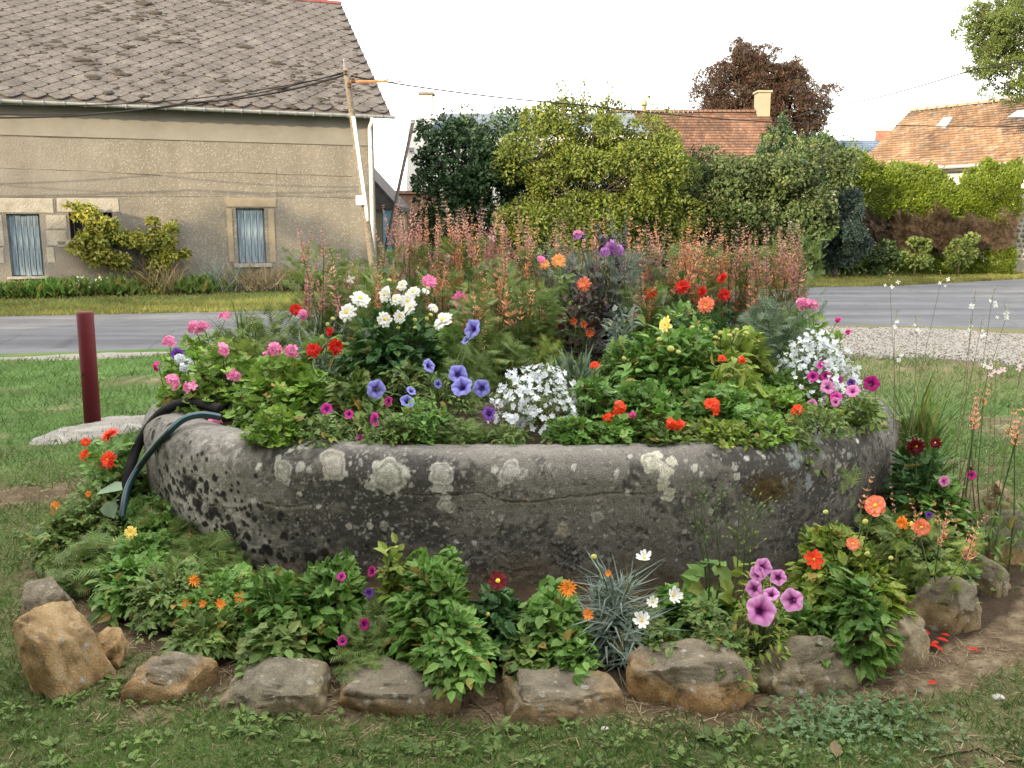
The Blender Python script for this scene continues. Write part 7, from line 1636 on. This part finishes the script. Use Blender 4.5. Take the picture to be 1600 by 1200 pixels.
# wild growth at the foot of the house
def foot(px, py, label, n, mat, ln, T, cat='plant', w=.7, name='wall_foot_plants'):
    p = hw(px, py, .3); B = np.array([p[0], p[1], 0]); root = empty(name, B, label, cat)
    t = r.normal(0, w / 2, n); q_ = np.array([HU.x, HU.y, 0]) * t[:, None] + np.array([HN.x, HN.y, 0]) * r.uniform(-.15, .35, n)[:, None]; q_[:, 2] = r.random(n) * .06
    hgt = (1 - np.clip(np.abs(t) / w, 0, 1) ** 2); Y = r.normal(size=(n, 3)) * [.5, .5, .2] + [0, 0, 1.0]
    V, f = scatter(T, q_ + Y * (r.random(n) * .3 * ln * 2)[:, None], Y, r.normal(size=(n, 3)), ln * hgt * r.uniform(.5, 1.3, n) + .02)
    tag(link(bpy.data.objects.new('foliage', mesh_np('foliage', V, f, mat)), root), kind='stuff'); return root
for (px, py, lab, n, mt, ln, T, w) in [(20, 472, 'dark green weeds under the leftmost shuttered window', 520, G_mid, .22, LAN, .9), (75, 472, 'upright green weeds along the white rail', 460, G_nettle, .24, LAN, .8), (130, 470, 'weeds with white dots below the white rail', 420, G_mid, .26, LAN, .8), (185, 470, 'green weeds left of the climbing shrub', 420, G_olive, .26, LAN, .7),
    (310, 470, 'dark tuft right of the climbing shrub foot', 420, G_mid, .26, LAN, .8), (350, 468, 'tall thin pale stems against the shaded wall', 160, G_grey, .55, HAIR, .5), (395, 466, 'arching golden dry grass under the right window', 420, m_dry, .45, HAIR, .9), (440, 464, 'golden dry grass right of the right window', 320, m_dry, .40, HAIR, .8), (490, 462, 'green and dry growth near the house corner', 420, G_olive, .32, LAN, .9), (550, 462, 'rough green growth beneath the pole', 420, G_mid, .32, LAN, .9)]:
    foot(px, py, lab, n, mt, ln, T, w=w)
foot(255, 472, 'yellowed grass tangled into the base of the climbing shrub', 420, m_dry, .5, HAIR, w=.6)
p = hw(135, 462, .5); root = empty('white_phlox', (p[0], p[1], 0), 'small white flowered plant at the foot of the house wall', 'flowering plant')
n = 46; Q = np.stack([r.normal(0, .28, n), r.normal(0, .1, n), r.uniform(.12, .42, n)], 1); V, f = scatter(T_lobed(5, .3), Q, rdir(n, .3, r), r.normal(size=(n, 3)) * .4 + [.2, -1, .4], .055 * r.uniform(.6, 1.1, n))
tag(link(bpy.data.objects.new('florets', mesh_np('florets', V, f, P_white)), root), kind='stuff')
mb = MB(); [mb.tube([(q_[0] * .6, q_[1], 0), tuple(q_)], .004, 3) for q_ in Q]; tag(mb.build('stems', m_stem, root), kind='stuff')
# fallen petals, dead leaf, twig, pebbles
def fallen(name, label, cat, px, py, size, mat, T, yaw=None, grp=None):
    p = onz(px, py, 0); a = r.uniform(0, 6.28) if yaw is None else yaw
    z = float(gz(np.array([[p.x, p.y]]))[0]) + .012
    V, f = scatter(T, np.zeros((1, 3)), np.array([[cos(a), sin(a), .15]]), np.array([[.1, -.2, 1]]), np.array([size])); ob = MB().add(V, f).build(name, mat, None, loc=(p.x, p.y, z)); return tag(ob, label, cat, grp)
PF = 'fallen red petals on the bare earth'
for i, (x, y, s_) in enumerate([(1432, 1002, .045), (1440, 1008, .04), (1452, 1000, .05), (1448, 1012, .05), (1462, 1004, .05), (1458, 1014, .045), (1466, 1010, .04)]): fallen('fallen_petal', ['long red petal lowest left in the small heap', 'red petal at the left top of the small heap', 'upper red petal in the middle of the small heap', 'lower red petal in the middle of the small heap', 'right upper red petal of the small heap', 'lowest right red petal of the small heap', 'rightmost red petal of the small heap'][i], 'petal', x, y, s_, P_red, T_ovate(.22, .05, .1), grp=PF)
fallen('fallen_petal', 'pink red petal lying alone right of the heap', 'petal', 1484, 1002, .035, P_red, T_ovate(.22, .05, .1), 2.8); fallen('fallen_petal', 'red petal farthest right on the earth', 'petal', 1530, 1024, .045, P_red, T_ovate(.2, .05, .1), 2.7); fallen('fallen_petal', 'dull red petal nearest to the camera', 'petal', 1450, 1077, .035, P_red, T_ovate(.25, .05, .1), .3)
fallen('fallen_petal', 'pinkish petal lying on the earth behind the stones', 'petal', 1288, 980, .035, P_sal, T_ovate(.35, .05, .1), .3)
fallen('dead_leaf', 'tan dead leaf standing in the grass at the lower right', 'leaf', 1307, 1192, .085, m_dry, T_ovate(.24, .06, .1), 1.3)
fallen('dead_leaf', 'pale leaf lying on the earth under the tall grey stone', 'leaf', 1180, 1106, .05, m_dry, T_ovate(.3, .05, .1), .1)
def twig(label, pts, rad, mat):
    L_ = [onz(x, y, .012) for x, y in pts]; o_ = L_[0].copy(); Q = []
    for a, b_ in zip(L_[:-1], L_[1:]): Q += [a.lerp(b_, t) - o_ for t in (0, .5)]
    for v in Q: v.z = float(gz(np.array([[v.x + o_.x, v.y + o_.y]]))[0]) + .004
    tag(MB().tube(Q, rad, 5).build('dry_twig', mat, None, smooth=True, loc=(o_.x, o_.y, 0)), label, 'twig')
twig('long pale dry root curving along the lower right edge', [(1455, 1180), (1500, 1172), (1530, 1166), (1545, 1174), (1580, 1186), (1640, 1184)], .004, m_dry)
twig('short forked pale twig on the earth at the right', [(1358, 1118), (1368, 1100), (1385, 1092), (1408, 1088)], .003, m_dry)
twig('green runner stem crossing the right foreground', [(1398, 1123), (1420, 1142), (1450, 1160), (1462, 1170)], .003, m_stem)
twig('thin dry stem lying below the tall grey stone', [(965, 1050), (990, 1095), (1010, 1130), (1045, 1150)], .0022, m_dry)
twig('thin dry stem on the earth between the centre stones', [(735, 1090), (765, 1110), (785, 1145)], .0022, m_dry)
for (x, y, s_, lab) in [(172, 925, .02, 'small pebble right of the tan stone'), (945, 1140, .012, 'tiny pebble under the wide spotted stone'), (1300, 1100, .014, 'tiny pebble in the earth at the right'), (640, 1165, .012, 'tiny pebble in the front grass'), (1560, 1090, .02, 'pale pebble near the right edge')]:
    p = onz(x, y, 0); tag(MB().add(IV2 * (1 + .2 * fbm(IV2, 2, 2, int(x)))[:, None] * [s_, s_ * .8, s_ * .55], [IF2]).build('pebble', m_conc, None, loc=(p.x, p.y, float(gz(np.array([[p.x, p.y]]))[0]) + .003)), lab, 'pebble')
